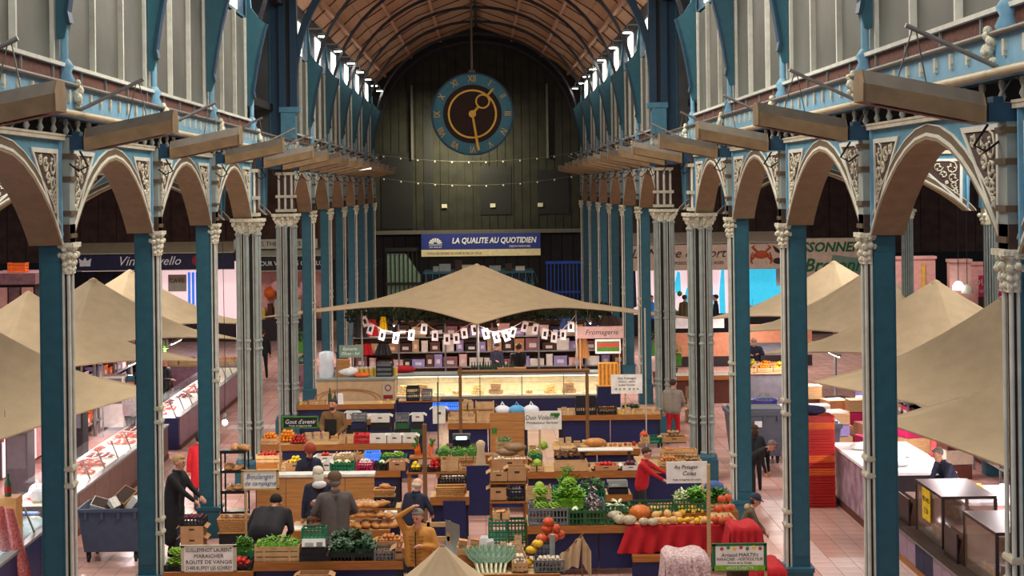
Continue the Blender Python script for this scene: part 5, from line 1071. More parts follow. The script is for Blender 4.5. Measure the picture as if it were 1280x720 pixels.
row(Y + .5, .9, [(670, 690, .36, 'grey', None, 1, 'tall under the stacked orange pumpkins')], .4)
for q, (px, py, sc_) in enumerate(((664, 688, 1), (660, 700, 1), (672, 683, .9))): p = at(px, py, Y + .55); o = link('patty_squash', pm('patty_squash')[0], None, (p.x, Y + .5, [1.12, .92, 1.22][q])); tag(o, 'yellow squash left of the stacked orange pumpkins', 'squash', 'yellow squashes by the pumpkins')
for q, (px, dz, dy) in enumerate(((677, 0, 0), (691, 0, .05), (700, .02, .2), (684, .16, .12), (694, .16, .15), (686, .3, .12))): o = link('red_kuri', pm('red_kuri')[0], None, (RX(px, Y + .6, 1.35), Y + .62 + dy, 1.262 + dz * .8)); o.scale = (.95, .95, .8); tag(o, 'small orange pumpkin in the stack at the bottom centre', 'pumpkin', 'stacked small orange pumpkins')
tag(MB().tube([(RX(691, Y, 1.2), Y + .36, .9), (RX(692, Y, 1.2), Y + .38, 1.45)], .045, 6).build('grey_stake', ['stone_grey']), 'grey stake in front of the stacked orange pumpkins', 'stake')
ct = thing('hung_cloth', 'beige cloth thrown over a stick at the bottom centre', 'cloth', (RX(712, Y, 1.1), Y + .3, 0)); MB().grid(lambda u, v: (-.28 + .5 * u - .06 * v, .03 * math.sin(u * 25) , 1.45 - .5 * (1 - u) * .9 - v * (.15 + .35 * u) - .02 * math.sin(u * 14)), 30, 10).grid(lambda u, v: (.22 + .14 * u, .04 * math.sin(u * 12), 1.45 - .25 * u - v * .45), 12, 8).build('cloth', ['cloth_beige'], ct); MB().tube([(-.3, .03, .9), (.24, .03, 1.47)], .015, 5).tube([(.22, .05, .3), (.22, .05, 1.45)], .015, 5).build('stick', ['wood_post'], ct)
# green crates stacked behind the table
for q, (px0, px1, z_, k_) in enumerate(((611, 633, .0, 'green'), (634, 659, .0, 'dkgreen'), (611, 633, .31, 'green'), (634, 659, .31, 'dkgreen'), (612, 632, .62, 'green'), (634, 658, .62, 'dkgreen'))):
    Yg = 29.4; crate(k_, ((RX(px0, Yg, .9) + RX(px1, Yg, .9)) / 2, Yg, z_), .34, .4, .3, f'{"bright" if k_ == "green" else "dark"} green crate, {ORD[q // 2]} from the floor in its stack by the front table', 'stacked green crates')
row(29.25, .93, [(616, 637, .14, 'wood', 'wood_boxlet', 1, 'on top of the bright green crates')], .3)
sh = thing('box_shelf', 'narrow shelf of cardboard boxes and labels above the green crates', 'shelf', (RX(635, 31.4, 1.1), 31.4, 0)); MB().b2((-.36, 0, .82), (.36, .5, .86)).b2((-.36, .46, 0), (-.31, .5, 1.6)).b2((.31, .46, 0), (.36, .5, 1.6)).b2((-.36, 0, 1.2), (.36, .5, 1.23)).build('frame', ['wood_edge'], sh)
row(31.42, .865, [(613, 633, .26, 'card', None, 1, 'on the lower level of the box shelf'), (635, 656, .22, 'black', 'garlic_bulb', 2, 'on the lower level of the box shelf')], .38)
row(31.42, 1.235, riser=False, depth=.38, items=[(613, 634, .2, 'card', 'potato', 1, 'of potatoes on the upper level of the box shelf'), (635, 658, .28, 'card', None, 1, 'with a green label on the upper level')])
np_ = thing('navy_partition', 'row of navy partition panels around the centre gap', 'partition', (0, 30.9, 0))
for a, b_, y_, z1 in ((553, 582, .0, .86), (583, 612, 2.3, 1.15)): MB().b2((RX(a, 31 + y_, .8), y_ + .6, .1), (RX(b_, 31 + y_, .8), y_ + .64, z1)).build('panel', ['navy_panel'], np_)
ch = thing('wooden_chair', 'pale wooden chair back with a grey garment over it', 'chair', (RX(548, 28.2, .9), 28.2, 0)); 
for a in (-.18, .18): MB().b2((a - .03, 0, 0), (a + .03, .05, 1.15)).b2((a - .03, -.42, 0), (a + .03, -.37, .45)).build('leg', ['wood_pale'], ch)
MB().b2((-.2, -.42, .43), (.2, .05, .47)).build('seat', ['wood_pale'], ch); 
for z_ in (.6, .8, 1.05): MB().b2((-.2, 0, z_), (.2, .04, z_ + .08)).build('back_slat', ['wood_pale'], ch)
gm = MB().grid(lambda u, v: (.1 + .25 * u, -.04 + .1 * math.sin(v * 3), 1.2 - v * (.5 + .2 * math.sin(u * 3)) - .1 * u), 12, 10).build('grey_garment', ['stone_grey'], None, (RX(550, 28.2, .9), 28.15, 0)); tag(gm, 'grey garment thrown over the pale chair', 'garment')
# ============ left corner: bread trolley, cartons, lettuce patch
fr = thing('black_trolley', 'black metal trolley frame with shelves of bread at the left pier', 'trolley', (RX(291, 31.0, 1), 31.0, 0))
for a in (-.22, .24):
    for b_ in (0, .5): MB().b2((a - .015, b_ - .015, 0), (a + .015, b_ + .015, 1.95)).build('post', ['plastic_black'], fr)
for z_ in (.75, 1.15, 1.55, 1.93): MB().b2((-.24, 0, z_), (.26, .5, z_ + .02)).b2((-.24, -.01, z_ + .02), (.26, .0, z_ + .06)).build('shelf', ['plastic_black'], fr)
heap('round_loaf', fr.location.x, 31.25, 1.17, .42, .4, 1, 'pale round loaf on the middle shelf of the black trolley', 'loaves on the trolley middle shelf', nmax=6, tight=.8); heap('round_loaf', fr.location.x, 31.25, 1.57, .42, .4, 1, 'round loaf on the upper shelf of the black trolley', 'loaves on the trolley upper shelf', nmax=4, tight=.8)
heap('round_loaf', fr.location.x + .1, 31.3, 1.955, .5, .4, 1, 'broad floury loaf on top of the black trolley', 'loaves on the trolley top', nmax=4, tight=.8)
crate('wicker', (RX(298, 30, .75), 30.1, .62), .75, .45, .28, 'large wicker basket of loose crusts at the trolley foot', name='wicker_basket'); heap('dark_loaf', RX(298, 30, .75), 30.1, .8, .6, .35, 1, 'brown crust in the large wicker basket', 'crusts in the large wicker basket', nmax=6, tight=.8)
tag(MB().b2((-.35, -.2, 0), (.35, .2, .615)).build('basket_stand', ['plastic_black'], None, (RX(298, 30, .75), 30.1, 0)), 'black stand under the large wicker basket', 'stand')
for k in range(4): o = link('cardboard_box', crate_mesh('card', .42, .4, .2), None, (RX(241, 29.8, .5), 29.9, .202 * k)); tag(o, f'flat brown carton, {ORD[k]} from the floor in the stack by the black coat', 'box', 'cartons in the stack by the black coat')
crate('black', (RX(241, 29.8, .5), 29.9, .812), .46, .4, .14, 'black crate on top of the carton stack'); heap('beetroot', RX(241, 29.8, .9), 29.9, .9, .36, .3, 1, 'dark beetroot in the black crate on the cartons', 'beetroots on the cartons', nmax=12)
t, Y, _, _ = stall_table(204, 316, 716, .75, .8, 'low counter of lettuce behind the white grower sign', skirt='plastic_black')
row(Y + .1, .75, [(205, 228, .1, 'black', 'lettuce', 2, 'of lettuce at the left foot of the grower sign'), (229, 262, .1, 'black', 'oak_lettuce', 1, 'of lettuce hidden by the grower sign'), (264, 285, .1, 'black', 'lettuce', 1, 'of lettuce right of the pier'), (286, 314, .12, 'black', 'tomato', 2, 'of tomatoes right of the grower sign')], .42)
row(Y + .5, .85, [(294, 314, .12, 'green', ('leaf_mid', 'leaf_bright', .25, 'loose salad leaves', .06), 1, 'near the pale pole')], .3)

def goods(px0, px1, Y, z, kinds, words, step=1.25):
    """a mixed line of small goods standing on a counter"""
    x, xe, k = RX(px0, Y, z), RX(px1, Y, z), 0
    while x < xe:
        kd = kinds[prnd.randrange(len(kinds))]; me, r_ = pm(kd); o = link(kd, me, None, (x + r_, Y + prnd.uniform(0, .12), z + .002), prnd.uniform(-.3, .3)); s_ = prnd.uniform(1.0, 1.5); o.scale = (s_, s_, s_)
        tag(o, f'{kd.replace("_", " ")} in the goods line {words}', WORD.get(kd, kd), f'{kd.replace("_", " ")}s in the mixed line {words}'); x += 2 * r_ * s_ * step; k += 1
MIX = ['jar', 'kraft_bag', 'paper_bag', 'bottle', 'wood_boxlet', 'cheese_round']
goods(374, 430, YI + .1, .9, MIX, 'on the counter below the cream front'); goods(472, 492, YI + .1, .9, MIX, 'at the right of the counter below the cream front')
goods(772, 820, YH + .2, .9, ['wood_boxlet', 'jar', 'kraft_bag'], 'at the right of the pale counter'); goods(702, 718, YH + .15, .9, ['jar', 'kraft_bag'], 'at the left of the pale counter')
goods(382, 424, YC2 + .6, .95, ['kraft_bag', 'wood_boxlet'], 'behind the brown jacket'); goods(438, 505, YC + .95, 1.0, ['wood_boxlet', 'small_cheese', 'jar', 'apple'], 'behind the white bulbs')
goods(560, 640, YJ + .95, .9, MIX, 'under the frame beam'); goods(662, 692, YG + .1, .9, ['cabbage', 'wood_boxlet'], 'beside the brown board')
goods(693, 745, YG + .65, .9, ['kraft_bag', 'jar', 'wood_boxlet'], 'behind the tall post'); goods(755, 800, YG + .4, .9, ['wood_boxlet', 'onion', 'apple'], 'right of the tan sack')
goods(700, 742, YF2 + .6, .9, ['potato', 'parsnip', 'onion'], 'behind the brown roots box'); goods(466, 486, YB + .45, .8, ['wood_boxlet', 'paper_bag'], 'by the white till')
row(YI + 1.2 if False else 46.2, .9, [(508, 524, .4, 'black', None, 1, 'tall and dark under the cheese display'), (527, 540, .3, 'grey', None, 1, 'under the cheese display')], .4)
t = thing('market_table', 'dark trestle under the left end of the cheese display', 'table', (RX(524, 46.2, .9), 46.2, 0)); MB().b2((-.6, 0, .86), (.6, .6, .9)).build('tabletop', ['wood_edge'], t); MB().b2((-.55, .05, 0), (.55, .1, .86)).build('front_panel', ['navy_panel'], t)
for k, (a, b_, y_, hh) in enumerate(((493, 512, 41.5, .5), (514, 530, 41.5, .35), (438, 458, 41.6, .4), (462, 488, 41.4, .3))):
    tt = thing('dark_stack', f'dark stack of folded crates, {ORD[k]} in the shaded gap behind the white boxes', 'stack', ((RX(a, y_, .9) + RX(b_, y_, .9)) / 2, y_, 0)); w_ = RX(b_, y_, .9) - RX(a, y_, .9)
    for q in range(6): MB().b2((-w_ / 2 + .02 * (q % 2), 0, q * .16), (w_ / 2 - .02 * (q % 2), .5, q * .16 + .15)).build('folded_crate', [['plastic_black', 'plastic_dark_green', 'plastic_black', 'navy'][(q + k) % 4]], tt)
    crate('white' if k % 2 else 'grey', (tt.location.x, y_ + .25, .962), w_ * .9, .4, .2, f'{"white box" if k % 2 else "grey crate"} on the {ORD[k]} dark stack in the shaded gap')
# ================================================================== DELI, BACK SHOP, SIGNS, SIDE AISLES
mat('deli_glow', (255, 236, 190), .5, emit=3.0); mat('deli_white', (240, 230, 206), .5); mat('counter_cream', (206, 176, 138), .6, var=.1)
mat('clear_glass', (225, 235, 235), .08, alpha=.07, spec=.6, var=0); mat('label_red', (190, 50, 40), .6); mat('box_brown', (96, 64, 52), .7); mat('box_lilac', (150, 140, 200), .6); mat('paper_pink', (214, 178, 172), .7); mat('dark_green_garland', (40, 50, 30), .9, var=.4, scale=20)
def lamp(loc, power, color, size=.6, rot=(0, 0, 0), sy=None): return area('stall_lamp', loc, size, power, color, rot, sy)
# ---- lit cheese display
Yd = 49.5; x0, x1 = RX(495, Yd, 1.2), RX(757, Yd, 1.2); cx = (x0 + x1) / 2; h = (x1 - x0) / 2
dc = thing('cheese_display', 'long warm lit glass display case of cheeses in the middle of the nave', 'display case', (cx, Yd, 0))
MB().b2((-h, 0, 0), (h, .9, .5)).build('base', ['navy_panel'], dc); MB().b2((-h, -.03, .5), (h, .95, .58)).build('ledge', ['steel'], dc)
MB().b2((-h, .02, .58), (h, .9, .62)).build('cold_bed', ['deli_white'], dc); MB().b2((-h, .85, .62), (h, .9, 1.2)).build('back_panel', ['deli_white'], dc)
MB().b2((-h, .1, 1.2), (h, .95, 1.26)).build('top_shelf', ['stone_grey'], dc); MB().b2((-h + .05, .12, 1.17), (h - .05, .2, 1.2)).build('light_tube', ['deli_glow'], dc)
MB().b2((-h, .3, .9), (h, .85, .92)).build('middle_shelf', ['clear_glass'], dc); MB().box((0, .05, .9), (2 * h, .015, .62), rx=R(-10)).build('front_glass', ['clear_glass'], dc)
for k in range(6): MB().box((-h + 2 * h * k / 5, .05, .9), (.03, .03, .62), rx=R(-10)).build('glass_post', ['steel'], dc)
lamp((cx, Yd + .3, 1.14), 34, (1, .82, .5), .2, (R(-10), 0, 0)); bpy.data.lights[-1]
L0 = [l for l in bpy.data.lights if l.name.startswith('stall_lamp')][-1]; L0.shape = 'RECTANGLE'; L0.size = 2 * h - .2; L0.size_y = .12
for k in range(11):
    px = 505 + k * 23; kk = ['cheese_round', 'bread_x', 'small_cheese', 'jar'][k % 4].replace('bread_x', 'wood_boxlet')
    heap(kk, RX(px, Yd, .7), Yd + .35, .63, .46, .46, 3, f'{kk.replace("_", " ")} in the lit cheese display, {ORD[k]} batch from its left end', f'cheese batch {ORD[k]} of the display', nmax=16)
# ---- cream counter front left of it
xa, xb = RX(396, 48.2, 1), RX(494, 48.2, 1)
cf = thing('cream_counter', 'long cream counter front with wavy relief and a navy foot, left of the lit display', 'counter', (0, 48.2, 0))
MB().b2((xa, 0, .62), (xb, .8, 1.28)).build('body', ['counter_cream'], cf); MB().b2((xa, .02, 0), (xb, .78, .62)).build('foot_panel', ['navy_panel'], cf); MB().b2((xa - .03, -.05, 1.28), (xb + .03, .85, 1.33)).b2((xa, -.03, .6), (xb, 0, .66)).build('rail', ['stone_grey'], cf)
for q, r_ in enumerate((1.0, .85)): MB().tube([((xa + xb) / 2 - .25 + math.cos(a / 12 * math.pi) * r_, -.01, .72 + math.sin(a / 12 * math.pi) * .3 * r_) for a in range(13)], .018, 4).build('relief_line', ['wicker'], cf)
sg = thing('warning_sign', 'small cream and red warning sign at the right end of the cream counter', 'sign', (RX(485, 48.1, 1.1), 48.1, .7)); MB().b2((-.16, 0, 0), (.16, .02, .5)).b2((-.02, .0, -.7), (.02, .02, 0)).build('board', ['cream'], sg); MB().b2((-.14, -.01, .02), (.14, 0, .14)).build('red_band', ['red_paint'], sg); MB().strip([(math.cos(a / 16 * 6.283) * .1, .35 + math.sin(a / 16 * 6.283) * .1) for a in range(17)], [(math.cos(a / 16 * 6.283) * .07, .35 + math.sin(a / 16 * 6.283) * .07) for a in range(17)], -.01, 0, 'y').build('ring_mark', ['red_paint'], sg)
# things standing on the cream counter
for q, (px, w_, h_, m_, nm, lb) in enumerate(((408, .5, .75, 'plastic_bag', 'plastic_sheet', 'translucent plastic sheet roll on the cream counter'), (428, .4, .52, 'wood_board', 'wooden_cabinet', 'small wooden drawer cabinet on the cream counter'), (452, .55, .18, 'orange_crate', 'orange_cloth', 'orange cloth bundle on the cream counter'), (480, .5, .42, 'plastic_black', 'cash_register', 'black cash register on the cream counter'))):
    o = thing(nm, lb, nm.split('_')[1], (RX(px, 48.5, 1.3), 48.6, 1.33))
    if nm == 'orange_cloth': MB().ball((0, 0, .06), .22, 12, 5, 0, (1.2, .8, .35), lambda a: 1 + .08 * math.sin(5 * a)).build('bundle', [m_], o)
    elif nm == 'plastic_sheet': MB().lathe([(.2, 0), (.24, .2), (.2, .5), (.23, .75), (.1, .8)], n=12, wob=lambda a: 1 + .1 * math.sin(4 * a)).build('roll', [m_], o)
    else:
        MB().b2((-w_ / 2, 0, 0), (w_ / 2, .35, h_)).build('body', [m_], o)
        for k in range(3): MB().b2((-w_ / 2 + .03, -.015, .04 + k * h_ / 3), (w_ / 2 - .03, 0, h_ / 3 * (k + 1) - .02)).build('drawer' if 'cab' in nm else 'key_row', [m_ if 'cab' in nm else 'plastic_grey'], o)
        if 'cab' in nm:
            for k, dr in enumerate([c for c in o.children if c.name.startswith('drawer')]): MB().ball((0, -.03, h_ * (k + .5) / 3), .02, 6, 4).build('knob', ['steel'], dr)
for k in range(9): o = link('jar', pm('jar')[0], None, (RX(446 + 6 * k, 48.9, 1.5), 48.92, 1.331)); o.scale = (2, 2, 2.4); tag(o, 'glass jar in the row behind the black cash register', 'jar', 'jars on the cream counter')
o = tag(MB().ball((0, 0, .16), .25, 12, 6, 0, (1.3, .9, .6), lambda a: 1 + .08 * math.sin(4 * a)).build('white_bundle', ['bright_white'], None, (RX(440, 49.0, 1.5) - .1, 48.72, 1.331)), 'white cloth bundle behind the wooden drawer cabinet', 'bundle')
o = tag(MB().ball((0, 0, .1), .3, 12, 6, 0, (1.4, .8, .4)).build('red_cloth', ['cloth_red'], None, (RX(501, 49.4, 1.5), 50.3, 1.262)), 'folded red cloth at the left end of the lit display', 'cloth')
# ---- back shop: shelving with cartons
bs = thing('back_shelving', 'long shelving of boxes behind the cheese seller', 'shelving', (0, 58.2, 0)); xa, xb = RX(440, 58.2, 1.5), RX(790, 58.2, 1.5)
for z_ in (.5, 1.05, 1.6): MB().b2((xa, 0, z_), (xb, .6, z_ + .04)).build('shelf', ['stone_grey'], bs)
MB().b2((xa, .6, 0), (xb, .64, 2.15)).build('back_panel', ['box_brown'], bs)
for k in range(7): MB().b2((xa + (xb - xa) * k / 6 - .03, -.01, 0), (xa + (xb - xa) * k / 6 + .03, .05, 2.1)).build('upright', ['steel'], bs)
rr = random.Random(5); cols = ['box_brown', 'cardboard', 'box_lilac', 'paper_pink', 'navy', 'box_white', 'plastic_black', 'dark_brown', 'wood_pale', 'box_lilac', 'poster_mauve']
nb = 0
for z_ in (.54, 1.09, 1.64):
    x = xa + .12
    while x < xb - .5:
        w_ = rr.uniform(.22, .52); h_ = rr.uniform(.26, .46); c_ = cols[rr.randrange(len(cols))]
        if abs((x - xa) % ((xb - xa) / 6) - (xb - xa) / 6) > .0:
            o = MB().b2((0, 0, 0), (w_, .4, h_)).b2((-.005, -.01, h_ - .05), (w_ + .005, .41, h_)).b2((w_ * .25, -.006, h_ * .25), (w_ * .75, 0, h_ * .6), 1).build('storage_box', [c_, 'box_white'], None, (x, 58.25, z_ + .001))
            tag(o, f'storage box on the {["lower", "middle", "upper"][[.54, 1.09, 1.64].index(z_)]} shelf behind the cheese seller', 'box', f'boxes on the {["lower", "middle", "upper"][[.54, 1.09, 1.64].index(z_)]} back shelf'); nb += 1
        x += w_ + rr.uniform(.02, .1)
# dark garland behind under the canopy
for k in range(7):
    x = -4.2 + k * 1.35
    mbx = MB(); r3 = random.Random(k)
    for q in range(160):
        p = Vector((x + r3.uniform(-.8, .8), 58.7 + r3.uniform(-.3, .3), 2.45 + r3.uniform(-.28, .3))); e = Vector((r3.uniform(-1, 1), r3.uniform(-1, 1), r3.uniform(-1, 1))).normalized() * .12; g_ = e.cross(Vector((0, 1, 0))) * .5; mbx.add([p - e, p + g_, p + e, p - g_], [(0, 1, 2, 3)])
    mbx.b2((x - .7, 58.66, 2.3), (x + .7, 58.76, 2.55))
    tag(mbx.build('foliage', ['dark_green_garland']), 'dark leafy garland above the back shelving under the star canopy', 'garland', kind='stuff')
# hanging coats and baskets left
for px, py, m_, w_, h_, lb in ((451, 408, 'coat_black_' , .55, .75, 'black coat hanging left under the star canopy'), (464, 410, 'cloth_red', .5, .6, 'red coat hanging beside the black one'), (479, 405, 'pepper_yellow', .28, .5, 'yellow cloth hanging under the star canopy'), (459, 437, 'cloth_red', .4, .4, 'red bag below the hanging coats'), (479, 437, 'plastic_black', .6, .42, 'dark bag below the yellow cloth'), (708, 405, 'bundle_blue', .5, .4, 'blue cloth hanging at the right under the star canopy'), (762, 404, 'dark_brown', .8, .5, 'brown blanket hanging near the pinkish stall sign'), (728, 434, 'wicker', .5, .8, 'tall wicker basket standing right of the shelving')):
    if m_ == 'coat_black_': m_ = 'near_black'
    p = at(px, py, 57.4); o = MB().grid(lambda u, v: (-w_ / 2 * (.6 + .5 * v) + w_ * (.6 + .5 * v) * u, .05 * math.sin(u * 14), h_ / 2 - h_ * v), 14, 6).grid(lambda u, v: (-w_ / 2 * (.6 + .5 * v) + w_ * (.6 + .5 * v) * u, .14 + .04 * math.sin(u * 11), h_ / 2 - h_ * v), 14, 6).build('hanging_cloth', [m_ if m_ != 'bundle_blue' else mat('bundle_blue', (60, 90, 150), .7)], None, p); tag(o, lb, 'cloth')
# ---- bunting of white cards
bt = thing('card_bunting', 'string of white cards strung below the star canopy', 'bunting')
pl = [(452, 400), (462, 410), (476, 418), (492, 423), (512, 421), (528, 409), (541, 418), (556, 424), (568, 424), (577, 418), (589, 411), (603, 416), (616, 422), (628, 421), (640, 417), (655, 408), (668, 410), (680, 416), (691, 422), (702, 420), (712, 410), (720, 400)]
P_ = [at(a, b - 7, 55.0) for a, b in pl]; MB().tube(P_, .012, 4).build('string', ['box_white'], bt)
for k in range(len(P_) * 1 - 1):
    for f_ in (.2,):
        p = P_[k].lerp(P_[k + 1], f_); c = MB().box((0, 0, -.2), (.22, .01, .36), 0).box((0, -.008, -.2), (.09, .006, .16), 1).build('card', ['bright_white', 'near_black'], bt, p); c.rotation_euler = (0, R(((k * 37) % 40) - 20), R(((k * 53) % 50) - 25))
bh = post(452, 388, 55.0, .05, 'steel', 'grey pole at the left end of the card string'); bh = post(720, 388, 55.0, .05, 'steel', 'grey pole at the right end of the card string')
# ---- signs
mat('sign_white', (242, 240, 234), .6); mat('ink', (50, 44, 44), .6); mat('ink_green', (70, 130, 60), .6); mat('ink_red', (180, 70, 60), .6); mat('ink_blue', (70, 100, 150), .6)
def sign(px0, py0, px1, py1, Y, label, board='sign_white', frame=None, lines=(), pole=None, name='stall_sign'):
    c = at((px0 + px1) / 2, (py0 + py1) / 2, Y); w_, h_ = (px1 - px0) * Y / F, (py1 - py0) * Y / F
    t = thing(name, label, 'sign', c); MB().b2((-w_ / 2, 0, -h_ / 2), (w_ / 2, .025, h_ / 2)).build('board', [board], t)
    ft = min(.03, h_ * .07)
    if frame: MB().b2((-w_ / 2 - .02, -.01, h_ / 2 - ft), (w_ / 2 + .02, .03, h_ / 2 + .01)).b2((-w_ / 2 - .02, -.01, -h_ / 2 - .01), (w_ / 2 + .02, .03, -h_ / 2 + ft)).b2((-w_ / 2 - .02, -.01, -h_ / 2), (-w_ / 2 + ft, .03, h_ / 2)).b2((w_ / 2 - ft, -.01, -h_ / 2), (w_ / 2 + .02, .03, h_ / 2)).build('frame', [frame], t)
    for s_, fx, fz, sz, m_, shr in lines: text(s_, sz * h_, m_, t, (fx * w_ / 2, -.004, fz * h_ / 2), shear=shr, maxw=w_ * .88)
    if pole: MB().b2((pole * w_ / 2 - .02, .03, -c.z), (pole * w_ / 2 + .02, .06, -h_ / 2 + .1)).build('sign_pole', ['wood_pale'], t)
    return t, w_, h_
sign(228, 682, 294, 716, 26.3, 'white plate with four lines of dark capitals at the bottom left', lines=(('GUILLEMINOT LAURENT', 0, .66, .2, 'ink', 0), ('MARAICHER', 0, .22, .2, 'ink', 0), ('ROUTE DE VANGIS', 0, -.22, .2, 'ink', 0), ('21490 RUFFEY LES ECHIREY', 0, -.66, .2, 'ink', 0)), frame='cream', pole=-.9)
t, w_, h_ = sign(892, 680, 957, 713, 25.0, 'cream MARAICHER plate with a green foot band at the bottom right', frame='sign_green', lines=(('Arnaud MARTIN', 0, .16, .2, 'ink', .1), ('MARAICHER - HORTICULTEUR', 0, -.16, .16, 'ink', 0), ('Ferme de la Vouge', 0, -.42, .12, 'ink', 0)), pole=1.02)
MB().b2((-w_ / 2 + .01, -.012, -h_ / 2 + .0), (w_ / 2 - .01, -.002, -h_ / 2 + .08)).build('green_band', ['leaf_bright'], t); text('VENTE DIRECTE', .06, 'bright_white', t, (0, -.016, -h_ / 2 + .04))
for k in range(7): MB().ball((-.28 + k * .1, -.012, h_ * .33 + .02 * (k % 2)), .03, 7, 4, 0, (1, .3, 1)).build('vegetable_mark', [['ink_red', 'ink_green', 'fruit_yellow'][k % 3]], t)
sign(833, 577, 884, 604, 27.3, 'white hand lettered sign leaning by the pale pole', lines=(('Au Potager', -.05, .5, .24, 'ink', .2), ('Colas', .1, -.1, .28, 'ink', .25), ('fruits et legumes de saison', 0, -.66, .12, 'ink', 0)), pole=1.03)
t, w_, h_ = sign(656, 514, 702, 537, 35.0, 'white sign with brown script and a green sprig above the brown board', lines=(('Duo Volailles', -.1, .3, .36, 'ink', .2), ('Producteur fermier', -.05, -.25, .22, 'ink', .15)), pole=-.2)
MB().b2((w_ * .3, -.012, .06), (w_ * .42, -.003, .12)).b2((w_ * .2, -.012, .1), (w_ * .45, -.003, .16)).build('sprig_mark', ['ink_green'], t)
sign(764, 468, 803, 492, 43.4, 'white price list sign beside the amber box', lines=(('Nos fromages', 0, .6, .17, 'ink', 0), ('chevre - vache', 0, .25, .15, 'ink', 0), ('brebis fermier', 0, -.1, .15, 'ink', 0), ('* * *  * * *', 0, -.65, .3, 'ink', 0)), pole=-.1)
sign(353.5, 521, 397, 535, 33.6, "dark sign with white script and green frame before the bearded stallholder", board='near_black', frame='leaf_mid', lines=(("Gout d'avenir", 0, .1, .55, 'bright_white', .2), ('Fruits et legumes bio', 0, -.6, .24, 'bright_white', .1)))
sign(303, 588, 347, 612, 27.5, 'sign with blue script on a pale ground at the left of the tan screen', board='sign_white', frame='wood_pale', lines=(('Boulanger', 0, .35, .36, 'ink_blue', .25), ('de campagne', 0, -.35, .32, 'ink_blue', .25))); MB()
sign(424, 431.5, 454, 447, 44.0, 'small pale green menu sign above the cream counter', board='gate_green', lines=(('Epicerie', -.1, .4, .36, 'bright_white', .2), ('Olives - Sel', -.1, -.35, .32, 'bright_white', .2)))
sign(719, 408, 779, 423, 57.0, 'pinkish Fromagerie stall sign at the right under the star canopy', board='paper_pink', lines=(('Fromagerie', .1, 0, .6, 'ink', .25),), pole=-.8)
t, w_, h_ = sign(744, 424, 776, 442, 56.6, 'white framed meadow picture under the pinkish sign', board='sign_white', pole=.9); MB().b2((-w_ * .44, -.01, -h_ * .35), (w_ * .44, -.002, h_ * .35)).build('meadow', ['leaf_mid'], t); MB().b2((-w_ * .44, -.014, -.02), (w_ * .44, -.006, h_ * .25)).build('flower_band', ['ink_red'], t)
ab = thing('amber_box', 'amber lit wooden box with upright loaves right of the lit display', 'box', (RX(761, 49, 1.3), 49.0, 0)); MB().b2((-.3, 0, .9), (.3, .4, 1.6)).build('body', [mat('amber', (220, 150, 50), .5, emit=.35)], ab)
for k in range(5): MB().b2((-.28 + k * .12, -.02, .95), (-.22 + k * .12, 0, 1.6)).build('slat', ['bread_crust'], ab)
MB().b2((-.35, 0, 0), (.35, .5, .9)).build('stand', ['navy_panel'], ab)
# bottles and figurines on the display top
for k in range(16): o = link('bottle', pm('bottle')[0], None, (RX(590 + k * 3.4, 50.1, 1.4), 50.25, 1.262)); tag(o, 'small bottle standing on the shelf above the lit display', 'bottle', 'bottles above the lit display')
tag(MB().b2((-.45, 0, 0), (.45, .35, .12)).build('cutting_board', ['wood_board'], None, (RX(640, 50, 1.3), 50.0, 1.262)), 'thick wooden board before the cheese seller', 'board')
# ---- LEFT AISLE
def glass_counter(label, X, y0, y1, side, front, topz=1.3, deck=.85, depth=1.1, inner='deli_white', glass=True, group=None):
    """runs along y; aisle face at X, goods side away from the nave (side = -1 left, +1 right)"""
    t = thing('glass_counter', label, 'counter', (X, y0, 0), group=group); L_ = y1 - y0; s = side; n_ = max(1, int(L_ / 1.2))
    for k in range(n_): MB().b2((0, L_ * k / n_ + .01, .12), (s * .05, L_ * (k + 1) / n_ - .01, deck)).build('front_panel', [front], t)
    MB().b2((s * .05, 0, 0), (s * depth, L_, deck - .02)).build('body', ['shop_dark'], t); MB().b2((-s * .02, 0, 0), (s * .05, L_, .12)).build('plinth', ['rust'], t)
    MB().b2((-s * .03, -.02, deck), (s * .12, L_ + .02, deck + .05)).build('front_rail', ['steel'], t)
    MB().b2((s * .1, 0, deck - .02), (s * depth, L_, deck)).build('deck', [inner], t)
    if glass:
        MB().box((s * .2, L_ / 2, deck + (topz - deck) / 2), (.015, L_, (topz - deck) * 1.08), ry=s * R(22)).build('front_glass', ['clear_glass'], t)
        MB().b2((s * .32, 0, topz), (s * .75, L_, topz + .03)).build('glass_shelf', ['clear_glass'], t)
        for k in range(n_ + 1): MB().box((s * .2 - s * .02, L_ * k / n_, deck + (topz - deck) / 2), (.03, .03, (topz - deck) * 1.08), ry=s * R(22)).build('glass_post', ['steel'], t)
    return t
mat('panel_purple', (142, 104, 122), .4, var=.2); mat('ice', (200, 232, 244), .25, var=.15, scale=20, bump=.6); mat('panel_brown', (104, 76, 72), .5, var=.15)
glass_counter('meat counter along the left aisle behind the grey bin', -8.35, 31.6, 42.2, -1, 'panel_brown')
for k in range(10):
    kk = ['meat_cut', 'steak_tray', 'sausage_link', 'meat_cut'][k % 4]
    heap(kk, -8.95, 32.3 + k * 1.02, .86, .8, .8, 2 if k % 2 else 1, f'{kk.replace("_", " ")} on the left meat counter, {ORD[k]} batch from the front', f'meat batch {ORD[k]} on the left counter', nmax=14)
glass_counter('butcher counter with purple front panels farther down the left aisle', -8.3, 43.6, 56, -1, 'panel_purple')
for k in range(9):
    kk = ['steak_tray', 'meat_cut', 'sausage_link'][k % 3]; heap(kk, -8.9, 44.4 + k * 1.25, .86, .8, .9, 2, f'{kk.replace("_", " ")} on the purple butcher counter, {ORD[k]} batch from the front', f'meat batch {ORD[k]} on the purple counter', nmax=12)
